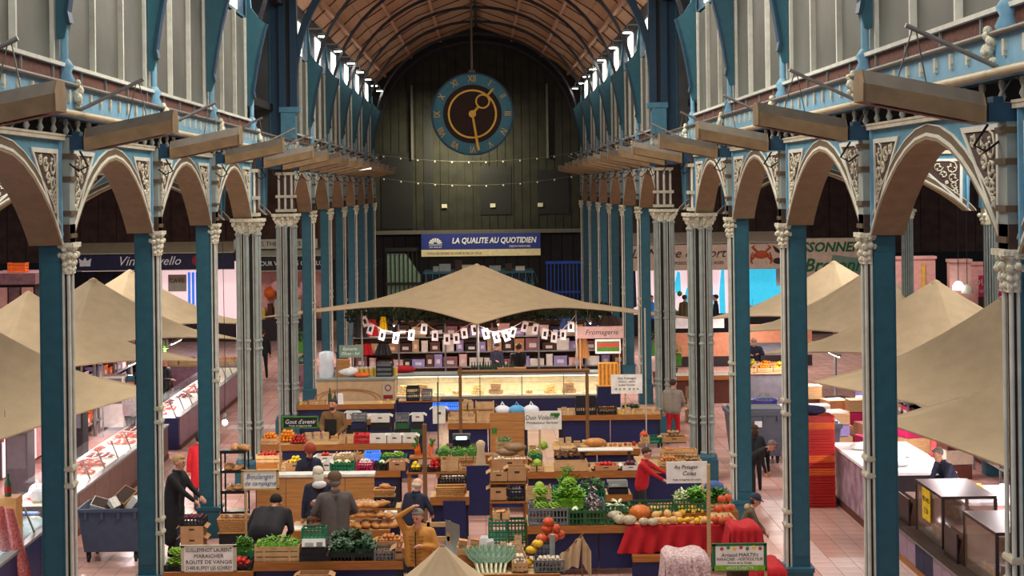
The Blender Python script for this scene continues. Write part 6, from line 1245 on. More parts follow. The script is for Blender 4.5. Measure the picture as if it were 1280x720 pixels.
tag(MB().b2((0, 0, 0), (1.1, .04, .82)).b2((0, .04, .82), (1.1, .1, .86)).build('end_panel', ['navy_panel'], None, (-9.42, 43.5, 0)), 'navy end panel closing the purple butcher counter', 'panel')
glass_counter('fish counter heaped with ice at the left edge', -8.05, 21, 30.2, -1, 'navy_panel', topz=1.35, inner='ice')
ic = MB().grid(lambda u, v: (-8.25 - .95 * u, 25.5 + 4.6 * v, .87 + .14 * math.sin(u * 3.1) + .03 * noise.noise((u * 9, v * 22, 1))), 20, 60).build('crushed_ice', ['ice']); tag(ic, 'bed of crushed ice on the fish counter', 'ice', kind='stuff')
heap('fish', -8.6, 28.0, 1.02, .5, 3.4, 1, 'silver fish lying on the crushed ice', 'fish on the ice', nmax=34, tight=.7)
for k in range(4): o = tag(MB().b2((-.18, -.1, 0), (.18, .1, .03)).b2((-.15, -.08, .03), (.15, .08, .05), 1).build('price_tray', ['plastic_black', 'poster_blue']), 'dark price tray on the ice', 'tray', 'price trays on the ice'); o.location = (-8.5, 26.5 + k * 1.1, 1.03)
t = thing('hanging_towel', 'red checked cloth hanging at the left frame edge', 'cloth', at(10, 640, 27.5)); MB().grid(lambda u, v: (-.3 + .75 * u * (.55 + .45 * v), .05 * math.sin(u * 16), .15 - 1.3 * v - .12 * u), 30, 12).build('cloth', [mat('cloth_check', (186, 74, 72), .9, c2=(220, 150, 146), scale=26)], t); MB().b2((-.35, .06, -3), (-.3, .1, .2)).build('support', ['plastic_black'], t)
t = thing('wine_bottle', 'green bottle with a red label before the ice counter', 'bottle', at(10, 620, 28.3)); MB().lathe([(.06, 0), (.062, .22), (.025, .32), (.025, .4)], n=12).build('glass', ['leaf_dark'], t); MB().lathe([(.064, .06), (.064, .18)], n=12).build('paper_label', ['red_paint'], t)
t = tag(MB().b2((-.3, -.2, -1.5), (.2, .2, 0)).build('bottle_stand', ['wood_board'], None, at(10, 620, 28.3)), 'wooden stand under the green bottle', 'stand'); t.location.z -= .004
# things behind the left counters
mat('tool_grey', (90, 90, 96), .5)
bk_ = thing('back_wall_panels', 'white tiled back panels of the left aisle butchers', 'panel', (-11.8, 30, 0))
for k in range(9): MB().b2((0, k * 3, .1), (.06, k * 3 + 2.9, 2.35)).build('panel', [['shop_glow', 'shop_pink', 'shop_dark'][k % 3]], bk_)
for k in range(7): o = MB().lathe([(.05, .95), (.08, .7), (.07, .35), (.02, .1)], n=8, wob=lambda a: 1 + .15 * math.sin(3 * a)).cyl((0, 0, .95), (0, 0, 1.2), .01, n=4).build('hanging_ham', [['meat_dark', 'garlic_white', 'meat'][k % 3]], None, (-10.9 - .1 * (k % 2), 33 + k * 1.6, 1.3)); tag(o, 'ham hanging behind the left meat counters', 'ham', 'hams behind the left counters')
o = tag(MB().b2((-.02, 0, 2.48), (.02, 14, 2.52)).b2((-.02, 0, 0), (.02, .05, 2.5)).b2((-.02, 13.9, 0), (.02, 13.95, 2.5)).build('ham_rail', ['steel'], None, (-10.95, 32, 0)), 'steel rail carrying the hanging hams', 'rail')
for k, (x_, y_, z_, w_, h_, c_) in enumerate(((-10.6, 36.5, .0, .5, 1.6, 'tool_grey'), (-10.8, 42.3, 0, .5, 1.7, 'near_black'), (-11, 47.5, 0, .7, 1.6, 'box_white'), (-10.9, 52, 0, .6, 1.9, 'tool_grey'))):
    o = MB().b2((-w_ / 2, -.3, .1), (w_ / 2, .3, h_)).b2((-w_ / 2 + .04, -.32, h_ * .5), (w_ / 2 - .04, -.3, h_ - .06), 1).b2((-w_ / 2 + .05, -.25, 0), (w_ / 2 - .05, .25, .1), 1).build('refrigerator', [c_, 'plastic_grey'], None, (x_, y_, 0)); tag(o, f'{["grey", "black", "white", "tall grey"][k]} cabinet behind the left aisle counters', 'cabinet')
# fruit stall further in the left aisle between canopies
row(56.5, .9, [(200, 222, .2, 'wood', 'orange', 2, 'of oranges far down the left aisle'), (224, 246, .2, 'wood', 'apple', 2, 'of apples far down the left aisle'), (272, 296, .2, 'wood', 'orange', 3, 'of orange fruit left of the fluted pier'), (298, 310, .2, 'wood', 'onion', 2, 'of onions left of the fluted pier'), (372, 388, .2, 'green', 'kale', 1, 'of greens right of the fluted pier')], .5)
for px0, px1 in ((198, 250), (270, 313), (370, 390)): x0, x1 = RX(px0, 56.4, .9), RX(px1, 56.4, .9); tt = thing('market_table', f'far left aisle counter {["beside the butchers", "left of the fluted pier", "right of the fluted pier"][[198, 270, 370].index(px0)]}', 'table', (0, 56.4, 0)); MB().b2((x0, 0, .86), (x1, 1.2, .9)).build('tabletop', ['wood_pale'], tt); MB().b2((x0, .02, .1), (x1, .06, .86)).build('front_panel', ['panel_purple'], tt); MB().b2((x0, 1.1, 0), (x1, 1.2, .86)).build('rear_leg', ['shop_dark'], tt)
# ---- big grey wheeled bins
def bin_(label, loc, rz, w_, d_, h_, lid=False, m_='bin_blue'):
    t = thing('wheeled_bin', label, 'bin', loc, rz, 'grey wheeled bins'); x, y = w_ / 2, d_ / 2; b0, b1 = .2, h_ * .92
    mb = MB(); s0, s1 = .84, 1.0
    mb.add([(-x * s0, -y * s0, b0), (x * s0, -y * s0, b0), (x * s0, y * s0, b0), (-x * s0, y * s0, b0), (-x * s1, -y * s1, b1), (x * s1, -y * s1, b1), (x * s1, y * s1, b1), (-x * s1, y * s1, b1)] + [(-x * .97, -y * .97, b1), (x * .97, -y * .97, b1), (x * .97, y * .97, b1), (-x * .97, y * .97, b1), (-x * .84, -y * .84, b0 + .1), (x * .84, -y * .84, b0 + .1), (x * .84, y * .84, b0 + .1), (-x * .84, y * .84, b0 + .1)],
           [(0, 3, 2, 1), (0, 1, 5, 4), (1, 2, 6, 5), (2, 3, 7, 6), (3, 0, 4, 7), (4, 5, 9, 8), (5, 6, 10, 9), (6, 7, 11, 10), (7, 4, 8, 11), (8, 9, 13, 12), (9, 10, 14, 13), (10, 11, 15, 14), (11, 8, 12, 15), (12, 13, 14, 15)]); mb.build('tub', [m_], t)
    MB().b2((-x - .03, -y - .03, b1 - .06), (x + .03, -y + .02, b1)).b2((-x - .03, y - .02, b1 - .06), (x + .03, y + .03, b1)).b2((-x - .03, -y, b1 - .06), (-x + .02, y, b1)).b2((x - .02, -y, b1 - .06), (x + .03, y, b1)).build('rim', [m_], t)
    for k in range(4): MB().b2((-x * .8 + k * w_ * .25, -y - .02, b1 - .2), (-x * .8 + k * w_ * .25 + .05, -y + .02, b1 - .06)).build('rib', [m_], t)
    for a in (-1, 1):
        for b in (-1, 1): MB().cyl((a * x * .72 - .02, b * y * .72, .07), (a * x * .72 + .02, b * y * .72, .07), .07, n=12).b2((a * x * .72 - .04, b * y * .72 - .03, .07), (a * x * .72 + .04, b * y * .72 + .03, .22)).build('caster', ['near_black'], t)
    if lid: MB().b2((-x - .04, -y - .04, b1), (x + .04, y + .04, b1 + .05)).b2((-x * .9, -y * .9, b1 + .05), (x * .9, y * .9, b1 + .1)).build('lid', ['plastic_grey' if m_ == 'bin_blue' else m_], t); MB().b2((-.08, -y - .02, b1 - .35), (.1, -y + .03, b1 - .2)).build('sticker', ['bright_white'], t)
    return t
mat('bin_blue', (72, 82, 104), .5, var=.1); mat('bin_grey', (92, 96, 108), .5, var=.08)
bl = bin_('open grey blue wheeled bin full of cartons in the left aisle', (-7.1, 30.75, 0), 0, 1.25, .95, 1.12)
for q, (x_, y_, z_, s_, r1, r2, m_) in enumerate(((-.25, -.1, 1.0, .4, .5, .3, 'box_white'), (.15, .1, 1.12, .42, .4, -.5, 'cardboard'), (.0, -.2, 1.05, .3, 1.2, .6, 'garlic_white'), (.35, -.05, 1.05, .28, .2, .9, 'box_white'))): o = MB().box((0, 0, 0), (s_, s_ * .7, s_ * .5)).box((0, 0, s_ * .26), (s_ * .9, s_ * .6, .01), 1).build('discarded_carton', [m_, 'dark_brown'], None, (-7.1 + x_, 30.75 + y_, z_)); o.rotation_euler = (r1, r2, q); tag(o, f'{["white carton at the left", "brown carton sticking up", "pale carton in the middle", "small white carton at the right"][q]} of the open grey bin', 'box')
bin_('large lidded grey bin standing in the right aisle', (6.85, 40.6, 0), 0, 1.4, 1.0, 1.4, True, 'bin_grey')
bin_('dark grey bin behind the stack of red crates', (7.9, 38.6, 0), 0, 1.2, .9, 1.35, True, 'bin_grey')
# ---- RIGHT AISLE
cs = quick_crate(.74, .55, .14, 'red_crate'); co = quick_crate(.74, .55, .14, 'orange_crate')
for k in range(14): o = link('stacking_crate', co if k in (5, 7, 12) else cs, None, (7.2, 34.9, .142 * k)); tag(o, f'{"orange" if k in (5, 7, 12) else "red"} stacking crate, {ORD[k]} from the floor in the tall stack by the marble counter', 'crate', 'tall stack of red crates')
o = tag(MB().ball((0, 0, .1), .25, 12, 6, 0, (1.4, .9, .45), lambda a: 1 + .08 * math.sin(5 * a)).build('dark_cloth', ['coat_navy_' if False else 'navy'], None, (7.1, 34.85, 1.992)), 'dark cloth thrown on top of the tall red crate stack', 'cloth')
mat('marble_purple', (120, 96, 118), .35, c2=(188, 166, 182), scale=3.5)
mc = thing('marble_counter', 'purple marble fronted counter with a glaring white top in the right aisle', 'counter', (7.72, 31.8, 0))
for k in range(3): MB().b2((0, k * 1.25 + .01, .14), (.05, k * 1.25 + 1.24, 1.2)).build('marble_panel', ['marble_purple'], mc)
MB().b2((.05, 0, 0), (1.6, 3.75, 1.2)).build('body', ['shop_dark'], mc); MB().b2((-.03, 0, 0), (.05, 3.75, .14)).build('plinth', ['rust'], mc); MB().b2((-.04, -.03, 1.2), (1.65, 3.8, 1.26)).build('white_top', ['bright_white'], mc)
for k in range(3): o = tag(MB().ball((0, 0, .07), .3, 12, 5, 0, (1.4, 1, .3), lambda a: 1 + .07 * math.sin(4 * a)).build('white_packet', ['bright_white'], None, (8.3 + .3 * (k % 2), 32.6 + k * 1.0, 1.262)), 'white wrapped packet on the white topped counter', 'packet', 'white packets on the marble counter')
dc2 = thing('dark_counter', 'low dark counter with lilac and navy panels at the lower right', 'counter', (7.72, 21.5, 0))
mat('panel_lilac', (148, 124, 146), .4, var=.1)
for k in range(18): MB().b2((0, k * .56 + .01, .1), (.05, k * .56 + .55, .6)).build('front_panel', ['navy' if k in (11, 12, 3, 4) else 'panel_lilac'], dc2)
MB().b2((.05, 0, 0), (1.5, 10.1, .6)).build('body', ['shop_dark'], dc2); MB().b2((-.05, 0, .6), (1.5, 10.1, .66)).build('counter_top', ['dark_brown'], dc2); MB().b2((-.06, 0, .575), (-.0, 10.1, .6)).build('steel_edge', ['steel'], dc2); MB().b2((-.03, 0, 0), (.05, 10.1, .1)).build('plinth', ['wood_edge'], dc2)
mat('smoked_glass', (120, 96, 80), .1, alpha=.55, spec=.6); mat('case_dark', (46, 34, 32), .4)
for q, (y0, y1, lb) in enumerate(((27.7, 29.4, 'farther dark glass display case on the low right counter'), (24.8, 26.5, 'nearer dark glass display case on the low right counter'))):
    g = thing('glass_case', lb, 'display case', (7.9, y0, .66), group='dark glass cases'); L_ = y1 - y0
    MB().b2((0, 0, .86), (.95, L_, .91)).build('top', ['case_dark'], g)
    for a in (.0, .91):
        for b in (0, L_ - .05): MB().b2((a, b, 0), (a + .05, b + .05, .86)).build('corner_post', ['case_dark'], g)
    MB().b2((.01, .05, .02), (.025, L_ - .05, .86)).b2((.05, .01, .02), (.9, .025, .86)).build('side_glass', ['smoked_glass'], g); MB().b2((.05, .05, .4), (.9, L_ - .05, .42)).build('glass_shelf', ['clear_glass'], g); MB().b2((.03, .03, 0), (.93, L_ - .03, .03)).build('case_floor', ['stone_grey'], g)
    heap('jar', 8.3, y0 + L_ / 2, .692, .5, 1.2, 1, f'jar inside the {lb.split()[0]} dark glass case', f'jars in the {lb.split()[0]} glass case', nmax=12, tight=2); heap('kraft_bag', 8.4, y0 + L_ / 2, 1.082, .4, 1.0, 1, f'paper packet on the shelf of the {lb.split()[0]} glass case', f'packets in the {lb.split()[0]} glass case', nmax=6, tight=1.5)
p = thing('yellow_notice', 'bright yellow notice fixed to the farther glass case', 'notice', (7.885, 28.35, .98)); MB().b2((-.012, 0, 0), (0, .5, .55)).build('sheet', ['pepper_yellow'], p); text('PROMO', .13, 'ink', p, (-.014, .25, .36), (R(90), 0, R(-90))); text('7.50', .15, 'ink', p, (-.014, .25, .16), (R(90), 0, R(-90)))
for q, y in enumerate((26.6, 29.6, 23.6)): t = thing('dark_box', f'dark brown slanted box on the low right counter, {ORD[q]} of three', 'box', (7.82, y, .662)); MB().prism([(0, 0), (.7, 0), (.7, .5), (.12, .5)], 0, .7, 'y').build('body', ['box_brown'], t); MB().b2((.0, -.015, 0), (.03, .715, .5)).build('front_edge', ['case_dark'], t)
o = thing('glowing_tray', 'glaring white lit tray table behind the right hand counter', 'table', (8.9, 29.7, 0)); MB().b2((0, 0, 1.0), (1.4, 1.7, 1.06)).build('tray', ['bright_white'], o)
for a in (.05, 1.3):
    for b in (.05, 1.6): MB().b2((a, b, 0), (a + .05, b + .05, 1.0)).build('leg', ['steel'], o)
for q, (px, py, m_, h_) in enumerate(((1168, 574, 'bright_white', .3), (1176, 576, 'bright_white', .24), (1165, 590, 'plastic_bag', .16), (1184, 590, 'pepper_yellow', .14))): p = G(px, py, 1.062); o = MB().lathe([(.09, 0), (.1, h_ * .6), (.04, h_ * .8), (.05, h_)], n=10).build('bottle', [m_], None, (max(9.0, min(10.2, p.x)), 29.9 + .3 * q, 1.062)); tag(o, f'{["tall white jug", "shorter white jug", "clear small bottle", "yellow labelled bottle"][q]} on the lit tray table', 'bottle')
o = tag(MB().b2((-.05, 0, 0), (.05, .1, 3.0)).build('red_post', ['red_paint'], None, (9.4, 33.5, 0)), 'red post behind the white topped counter', 'post')
o = thing('yellow_board', 'flat yellow edged white box beyond the marble counter', 'box', (8.6, 35.9, 0)); MB().b2((-.6, 0, .0), (.9, .8, 1.0)).build('base', ['shop_dark'], o); MB().b2((-.6, 0, 1.0), (.9, .8, 1.08)).build('yellow_top', ['pepper_yellow'], o)
# fruit stall between canopies, right aisle
xx0, xx1 = RX(925, 51.5, 1.0), RX(985, 51.5, 1.0); t = thing('fruit_stall', 'sloping fruit stall in front of the grey bearded man', 'stall', (0, 51.2, 0)); MB().b2((xx0, 0, 0), (xx1, 1.8, .96)).build('body', ['plastic_grey'], t); MB().b2((xx0 - .05, -.05, .96), (xx1 + .05, 1.9, 1.0)).build('tabletop', ['wood_pale'], t)
row(51.3, 1.0, [(926, 946, .14, 'wood', 'carrot_bunch', 2, 'of carrots on the right aisle fruit stall'), (947, 966, .14, 'wood', 'orange', 3, 'of clementines on the right aisle fruit stall'), (967, 984, .14, 'wood', 'patty_squash', 2, 'of yellow squashes on the right aisle fruit stall')], .5)
row(51.95, 1.08, [(926, 950, .14, 'wood', 'lemon', 3, 'of yellow fruit at the back of the right fruit stall'), (951, 984, .14, 'wood', 'orange', 3, 'of bright oranges at the back of the right fruit stall')], .5)
tb = thing('blue_tub', 'blue tub with greens on the floor before the right fruit stall', 'tub', (RX(955, 47, .6), 47, 0)); MB().lathe([(.3, 0), (.4, .7), (.42, .72), (.38, .7), (.3, .5)], n=16).build('tub', [mat('tub_blue', (60, 60, 150), .5)], tb); greens(tb.location.x, 47, .5, .5, .5, .4, ['leaf_dark', 'leaf_mid'], 'greens heaped in the blue tub', 200)
for q, (px, y_, m_, h_) in enumerate(((1012, 44, 'rust', 1.5), (1022, 43, 'bright_white', 1.1), (1070, 42.5, 'magenta', 1.3), (1000, 41.5, 'near_black', 1.3), (1045, 40.8, 'box_lilac', 1.2), (985, 43, 'panel_lilac', 1.1), (873, 47.5, 'root_brown', 1.4))):
    o = thing('stacked_goods', f'{["rust brown", "bright white", "magenta topped", "black", "pale lilac", "lilac wrapped", "brown and green"][q]} stack of goods under the right aisle canopies', 'stack', (RX(px, y_, 1), y_, 0))
    for k in range(4): MB().box((.06 * (k % 2) - .03, 0, h_ * (k + .5) / 4), (.7 - .06 * k, .5, h_ / 4 - .02), rz=.1 * (k % 3)).build('bundle', [m_ if k % 2 == 0 or q in (1, 5) else 'wood_pale'], o)
t, Y, _, _ = stall_table(838, 930, 470, 1.0, 1.0, 'terracotta fronted counter between the right fluted piers', skirt='rust', top='cream')
mat('terracotta', (206, 142, 110), .7); tw = thing('terracotta_wall', 'low terracotta partition walls far behind the right fluted piers', 'partition', (0, 62, 0)); MB().b2((RX(838, 62, 1), 0, .4), (RX(930, 62, 1), .2, 1.3)).b2((RX(935, 62, 1), 0, .9), (RX(1015, 62, 1), .2, 1.6)).build('panel', ['terracotta'], tw); MB().b2((RX(836, 62, 1), -.1, 1.5), (RX(905, 62, 1), .3, 1.9)).build('white_awning', ['bright_white'], tw); MB().b2((RX(838, 62, 1), 0, 0), (RX(1015, 62, 1), .2, .4)).build('foot', ['shop_dark'], tw)
for q, (px, py, y_, w_) in enumerate(((822, 428, 56, .55), (840, 441, 57, .5), (878, 420, 58, .5), (368, 425, 56, .5), (196, 434, 50, .4))):
    p = at(px, py, y_); t = thing('potted_plant', f'bushy green plant, {["right of the slim pale pole", "beside the fluted pier at the onion crates", "between the two right fluted piers", "right of the left fluted pier", "by the left canopies"][q]}', 'plant', (p.x, y_, 0)); MB().lathe([(.14, 0), (.2, .5), (.21, .52)], n=12).build('pot', ['rust'], t); MB().cyl((0, 0, .5), (0, 0, p.z), .03, n=6).build('stem', ['root_brown'], t)
    g_ = greens(0, 0, p.z - .45, w_ * 1.4, w_, .9, ['leaf_mid', 'leaf_bright'], None, 350, 'foliage', .07); g_.parent = t; del g_['category']
# warm lamps over the stalls (the market's own hanging work lights)
def hang_lamp(x, y, z, power, label, col=(1, .86, .68)):
    t = thing('work_lamp', label, 'lamp', (x, y, z), group='work lamps over the stalls'); MB().cyl((0, 0, .08), (0, 0, .2), .035, n=10).build('socket', ['steel'], t); MB().ball((0, 0, .0), .06, 10, 7).build('bulb', ['spot_glow'], t)
    l = bpy.data.lights.new('work_light', 'POINT'); l.energy = power; l.color = col; l.shadow_soft_size = .12; lo = bpy.data.objects.new('work_light', l); COL.objects.link(lo); lo.location = (x, y, z - .12); return t

def strip_light(x, y, z, power, label, col=(1, .86, .88), L_=1.6, up=0):
    t = thing('strip_light', label, 'lamp', (x, y, z), group='strip lights under the canopies')
    MB().b2((-.06, -L_ / 2, 0), (.06, L_ / 2, .05)).build('casing', ['steel'], t); MB().cyl((0, -L_ / 2 + .03, -.02), (0, L_ / 2 - .03, -.02), .018, n=6).build('tube', ['spot_glow'], t)
    for a in (-1, 1): MB().cyl((0, a * L_ * .4, .05), (0, a * L_ * .4, .35), .006, n=4).build('hanger', ['steel'], t)
    area('strip_glow', (x, y, z - .05), .12, power, col, sy=L_)
for i, y in enumerate((24.5, 29, 33.2, 38, 44, 50)):
    strip_light(9.6, y, 2.35, (95, 130, 170, 110, 110, 110)[i], f'strip light hidden under the right canopies, {ORD[i]} from the front')
for i, y in enumerate((27, 33, 38.5, 44.5, 50.5)):
    strip_light(-9.7, y, 2.3, (70, 110, 120, 130, 120)[i], f'strip light hidden under the left canopies, {ORD[i]} from the front', (1, .84, .88) if i else (.75, .92, 1))
for i, (x, y) in enumerate(((-3, 54.5), (.5, 54.5), (3.6, 54.5), (-5.6, 66), (7.6, 66), (10, 60))):  # strip lights added to brighten the dark back shop
    strip_light(x, y, 2.45, 90, f'added strip light over the back shop, {ORD[i]} listed behind the lit display', (1, .85, .78))
p = at(281, 528, 34); hang_lamp(p.x, 34, p.z, 90, 'glaring bare lamp over the left fruit heap, beside the pier')
MB().tube([(0, 0, .14), (.02, 0, 1.2), (0, 0, 4.2)], .008, 4).build('cable', ['black'], bpy.data.objects['work_lamp'])

# ---- outer shelving rows that close both aisles behind the counters
def shelf_row(label, X, side, y0, y1, nlev, pal, words):
    t = thing('goods_shelving', label, 'shelving', (X, y0, 0)); L_ = y1 - y0
    for k in range(nlev): MB().b2((0, 0, .35 + k * .55), (side * .5, L_, .39 + k * .55)).build('shelf', ['stone_grey'], t)
    MB().b2((side * .5, 0, 0), (side * .56, L_, .6 + nlev * .55)).build('back_panel', ['panel_purple' if side < 0 else 'shop_pink'], t)
    for k in range(int(L_ / 2) + 1): MB().b2((0, min(L_ - .05, k * 2), 0), (side * .05, min(L_, k * 2 + .05), .5 + nlev * .55)).build('upright', ['steel'], t)
    r_ = random.Random(int(y0 * 7 + side)); cnt = 0
    for k in range(nlev):
        y = y0 + .1
        while y < y1 - .6:
            w_ = r_.uniform(.3, .7); h_ = r_.uniform(.22, .44)
            if min(abs((y - y0) % 2), 2 - (y - y0) % 2) > .08 and (y - y0) % 2 + w_ < 1.95:
                o = MB().b2((0, 0, 0), (side * .4, w_, h_)).b2((-side * .005, -.005, h_ - .04), (side * .405, w_ + .005, h_)).b2((-side * .006, w_ * .25, h_ * .2), (0, w_ * .75, h_ * .6), 1).build('goods_box', [pal[r_.randrange(len(pal))], 'box_white'], None, (X + side * .05, y, .391 + k * .55)); tag(o, f'goods box on the {["bottom", "second", "third", "top"][k]} shelf of the {words}', 'box', f'goods boxes on the {["bottom", "second", "third", "top"][k]} shelf, {words}'); y += w_ + .06
            else: y += .1
shelf_row('long shelving of mixed goods under the right hand canopies', 11.9, 1, 33, 50, 3, ['rust', 'cardboard', 'magenta', 'box_white', 'box_brown', 'terracotta', 'near_black', 'box_lilac'], 'right aisle shelving')
shelf_row('long shelving of jars and boxes under the left hand canopies', -10.9 - .4, -1, 45, 58, 3, ['box_white', 'paper_pink', 'rust', 'orange_crate', 'box_lilac', 'near_black', 'panel_lilac'], 'left aisle shelving')
for q in range(16):
    y_ = 38.0 + (q % 8) * 1.35; x_ = 9.2 + (q // 8) * 1.3 + .3 * (q % 3); m_ = ['rust', 'bright_white', 'terracotta', 'near_black', 'cardboard', 'magenta', 'box_lilac', 'wood_pale'][(q * 5) % 8]; h_ = .7 + .12 * (q % 5)
    t = thing('stacked_goods', f'{["rust", "white", "terracotta", "black", "carton", "magenta", "lilac", "wooden"][(q * 5) % 8]} goods stack, {ORD[q % 8]} of the {"inner" if q < 8 else "outer"} line in the right aisle', 'stack', (x_, y_, 0))
    for k in range(3): MB().box((.05 * (k % 2), 0, h_ * (k + .5) / 3), (.75 - .08 * k, .6, h_ / 3 - .015), rz=.12 * (k % 3)).build('bundle', [m_ if k != 1 else ['wood_pale', 'dark_brown', 'cream'][q % 3]], t)

for q in range(6): o = MB().ball((0, 0, .12), .17, 12, 6, 0, (1.0, .8, .9), lambda a: 1 + .15 * math.sin(5 * a)).tube([(-.05, 0, .22), (0, 0, .34), (.06, 0, .24)], .015, 5).build('plastic_bag', ['plastic_bag' if q % 3 else 'root_brown'], None, (-8.95 - .12 * (q % 2), 30.45 + .0 + q * .38 if q > 3 else 27.6 + q * .4, .88 if q > 3 else 1.05)); tag(o, 'knotted bag lying behind the glass near the left edge', 'bag', 'knotted bags on the left counters')
# ================================================================== PEOPLE
import numpy as np
for a in [('skin', (206, 150, 124), .6), ('skin_pale', (222, 172, 150), .6), ('hair_brown', (66, 44, 32), .8), ('hair_grey', (120, 112, 106), .8), ('hair_white', (214, 204, 186), .8), ('hair_black', (26, 22, 22), .8), ('hair_blond', (176, 144, 98), .8), ('coat_black', (26, 26, 32), .8), ('coat_navy', (36, 40, 60), .8),
          ('coat_grey', (92, 84, 82), .9), ('mustard', (188, 130, 56), .7), ('coat_brown', (112, 82, 48), .8), ('coat_red', (178, 20, 34), .8), ('coat_olive', (92, 78, 56), .85), ('trouser_dark', (34, 36, 44), .8), ('trouser_blue', (50, 60, 84), .8), ('shoe_black', (20, 18, 18), .6), ('apron_black', (18, 18, 20), .7), ('knit_orange', (150, 66, 44), .9), ('cap_navy', (40, 48, 70), .8), ('cap_brown', (96, 74, 58), .85), ('sweater_grey', (138, 130, 120), .9), ('white_shirt', (220, 220, 225), .8), ('shirt_blue', (40, 130, 220), .8), ('eye_dark', (20, 16, 14), .3), ('lip', (170, 90, 84), .5), ('fur_beige', (170, 150, 116), .95)]:
    mat(a[0], a[1], a[2], var=.1, scale=20, bump=.15 if 'coat' in a[0] or 'knit' in a[0] else 0)
def ik(S, T, l1, l2, hint):
    d = T - S; L_ = min(d.length, (l1 + l2) * .995); u = d.normalized(); a = (l1 * l1 - l2 * l2 + L_ * L_) / (2 * L_); h = math.sqrt(max(0, l1 * l1 - a * a))
    hv = Vector(hint); hv = (hv - u * hv.dot(u)).normalized(); return S + u * a + hv * h, S + u * L_
def person(label, px, pyt, Y, rz=0, jacket='coat_black', trousers='trouser_dark', skin='skin', hair='hair_brown', hat=None, lean=0, pitch=0, yaw=0, A=None, B=None, fat=1.0, coat=0, bald=False, beard=None, scale=None, zip_=False, apron=False, hood=None, sh=0, group=None, z0=0, gait=.06, long_hair=False):
    """front is -y; A: hand target on the -x side, B on the +x side (body coordinates of a 1.75 m figure, hips at z .95)"""
    prims = []
    def cap(p0, p1, r0, r1, m): prims.append((Vector(p0), Vector(p1), r0, r1, m))
    cl, sl = math.cos(lean), math.sin(lean)
    def U(p): p = Vector(p); z = p.z - .95; return Vector((p.x, p.y * cl - z * sl, .95 + z * cl + p.y * sl))
    f = fat
    for sx in (-1, 1):
        hip, foot = Vector((sx * .09, 0, .92)), Vector((sx * (.1 + gait * .3), sx * gait * 2, .09)); knee = (hip + foot) / 2 + Vector((0, -.03, .02))
        cap(hip, knee, .092 * f, .068, trousers); cap(knee, foot + Vector((0, .01, 0)), .066, .05, trousers); cap(foot + Vector((0, .02, -.045)), foot + Vector((0, -.15, -.055)), .045, .035, 'shoe_black')
        cap(U((sx * .075 * f, 0, .93)), U((sx * .08 * f, .0, 1.15)), .125 * f, .12 * f, jacket); cap(U((sx * .08 * f, 0, 1.15)), U((sx * .1 * f, .0, 1.34)), .12 * f, .105 * f, jacket)
        if coat: cap((sx * .08, 0, .93), (sx * .1, 0, .93 - coat), .13 * f, .125 * f, jacket)
        S = U((sx * .185 * f, .0, 1.40)); cap(U((0, .01, 1.42)), S, .075, .068, jacket)
        T = A if sx < 0 else B
        T = U(T) if T is not None else U((sx * .27, -.06, .86)); hint = (sx * .8, .5, -.5) if T.z < 1.5 else (sx * 1, -.2, -.2)
        E, Wp = ik(S, T, .28, .25, hint)
        cap(S, E, .066 * (.7 + .3 * f), .052, jacket); cap(E, Wp, .05, .038, jacket)
        d = (Wp - E).normalized(); cap(Wp, Wp + d * .08, .03, .034, skin)


        if sx < 0: HA = (Wp + d * .08, d)
        else: HB = (Wp + d * .08, d)
    neck = U((0, -.0, 1.47)); hc = U((0, -.02, 1.625)) 
    q = Matrix.Rotation(rz * 0 + yaw, 3, 'Z') @ Matrix.Rotation(pitch + lean * .6, 3, 'X')
    def Hd(p): return hc + q @ Vector(p)
    cap(neck, hc - Vector((0, 0, .06)), .058, .055, skin)
    cap(Hd((0, .02, .03)), Hd((0, -.01, .03)), .092, .09, skin); cap(Hd((0, -.02, -.02)), Hd((0, -.045, -.075)), .075, .045, skin)
    cap(Hd((0, -.09, .01)), Hd((0, -.118, -.015)), .012, .017, skin)
    for sx in (-1, 1): cap(Hd((sx * .085, .01, .015)), Hd((sx * .09, .012, -.02)), .018, .014, skin)
    # mesh
    mb = MB()
    for p0, p1, r0, r1, m in prims:
        d = p1 - p0; L_ = d.length; n = 14; prof = []
        for i in range(5): a = -math.pi / 2 + i / 4 * math.pi / 2; prof.append((max(1e-4, math.cos(a) * r0), math.sin(a) * r0))
        for i in range(5): a = i / 4 * math.pi / 2; prof.append((max(1e-4, math.cos(a) * r1), L_ + math.sin(a) * r1))
        mb.T = Matrix.Translation(p0) @ (d.to_track_quat('Z', 'Y').to_matrix().to_4x4() if L_ > 1e-6 else Matrix.Identity(4)); mb.lathe(prof, n=n); mb.T = None
    me = bpy.data.meshes.new('tmp'); me.from_pydata(mb.v, [], mb.f); tmp = bpy.data.objects.new('tmp', me); COL.objects.link(tmp)
    rm_ = tmp.modifiers.new('r', 'REMESH'); rm_.mode = 'VOXEL'; rm_.voxel_size = .02; sm_ = tmp.modifiers.new('s', 'SMOOTH'); sm_.factor = .5; sm_.iterations = 3
    dg = bpy.context.evaluated_depsgraph_get(); ev = bpy.data.meshes.new_from_object(tmp.evaluated_get(dg)); bpy.data.objects.remove(tmp); bpy.data.meshes.remove(me)
    nv = len(ev.vertices); V = np.empty(nv * 3); ev.vertices.foreach_get('co', V); V = V.reshape(-1, 3)
    faces = [tuple(p.vertices) for p in ev.polygons]; cen = np.array([V[list(fc)].mean(0) for fc in faces]); best = np.full(len(faces), 9.); idx = np.zeros(len(faces), int)
    mlist = []
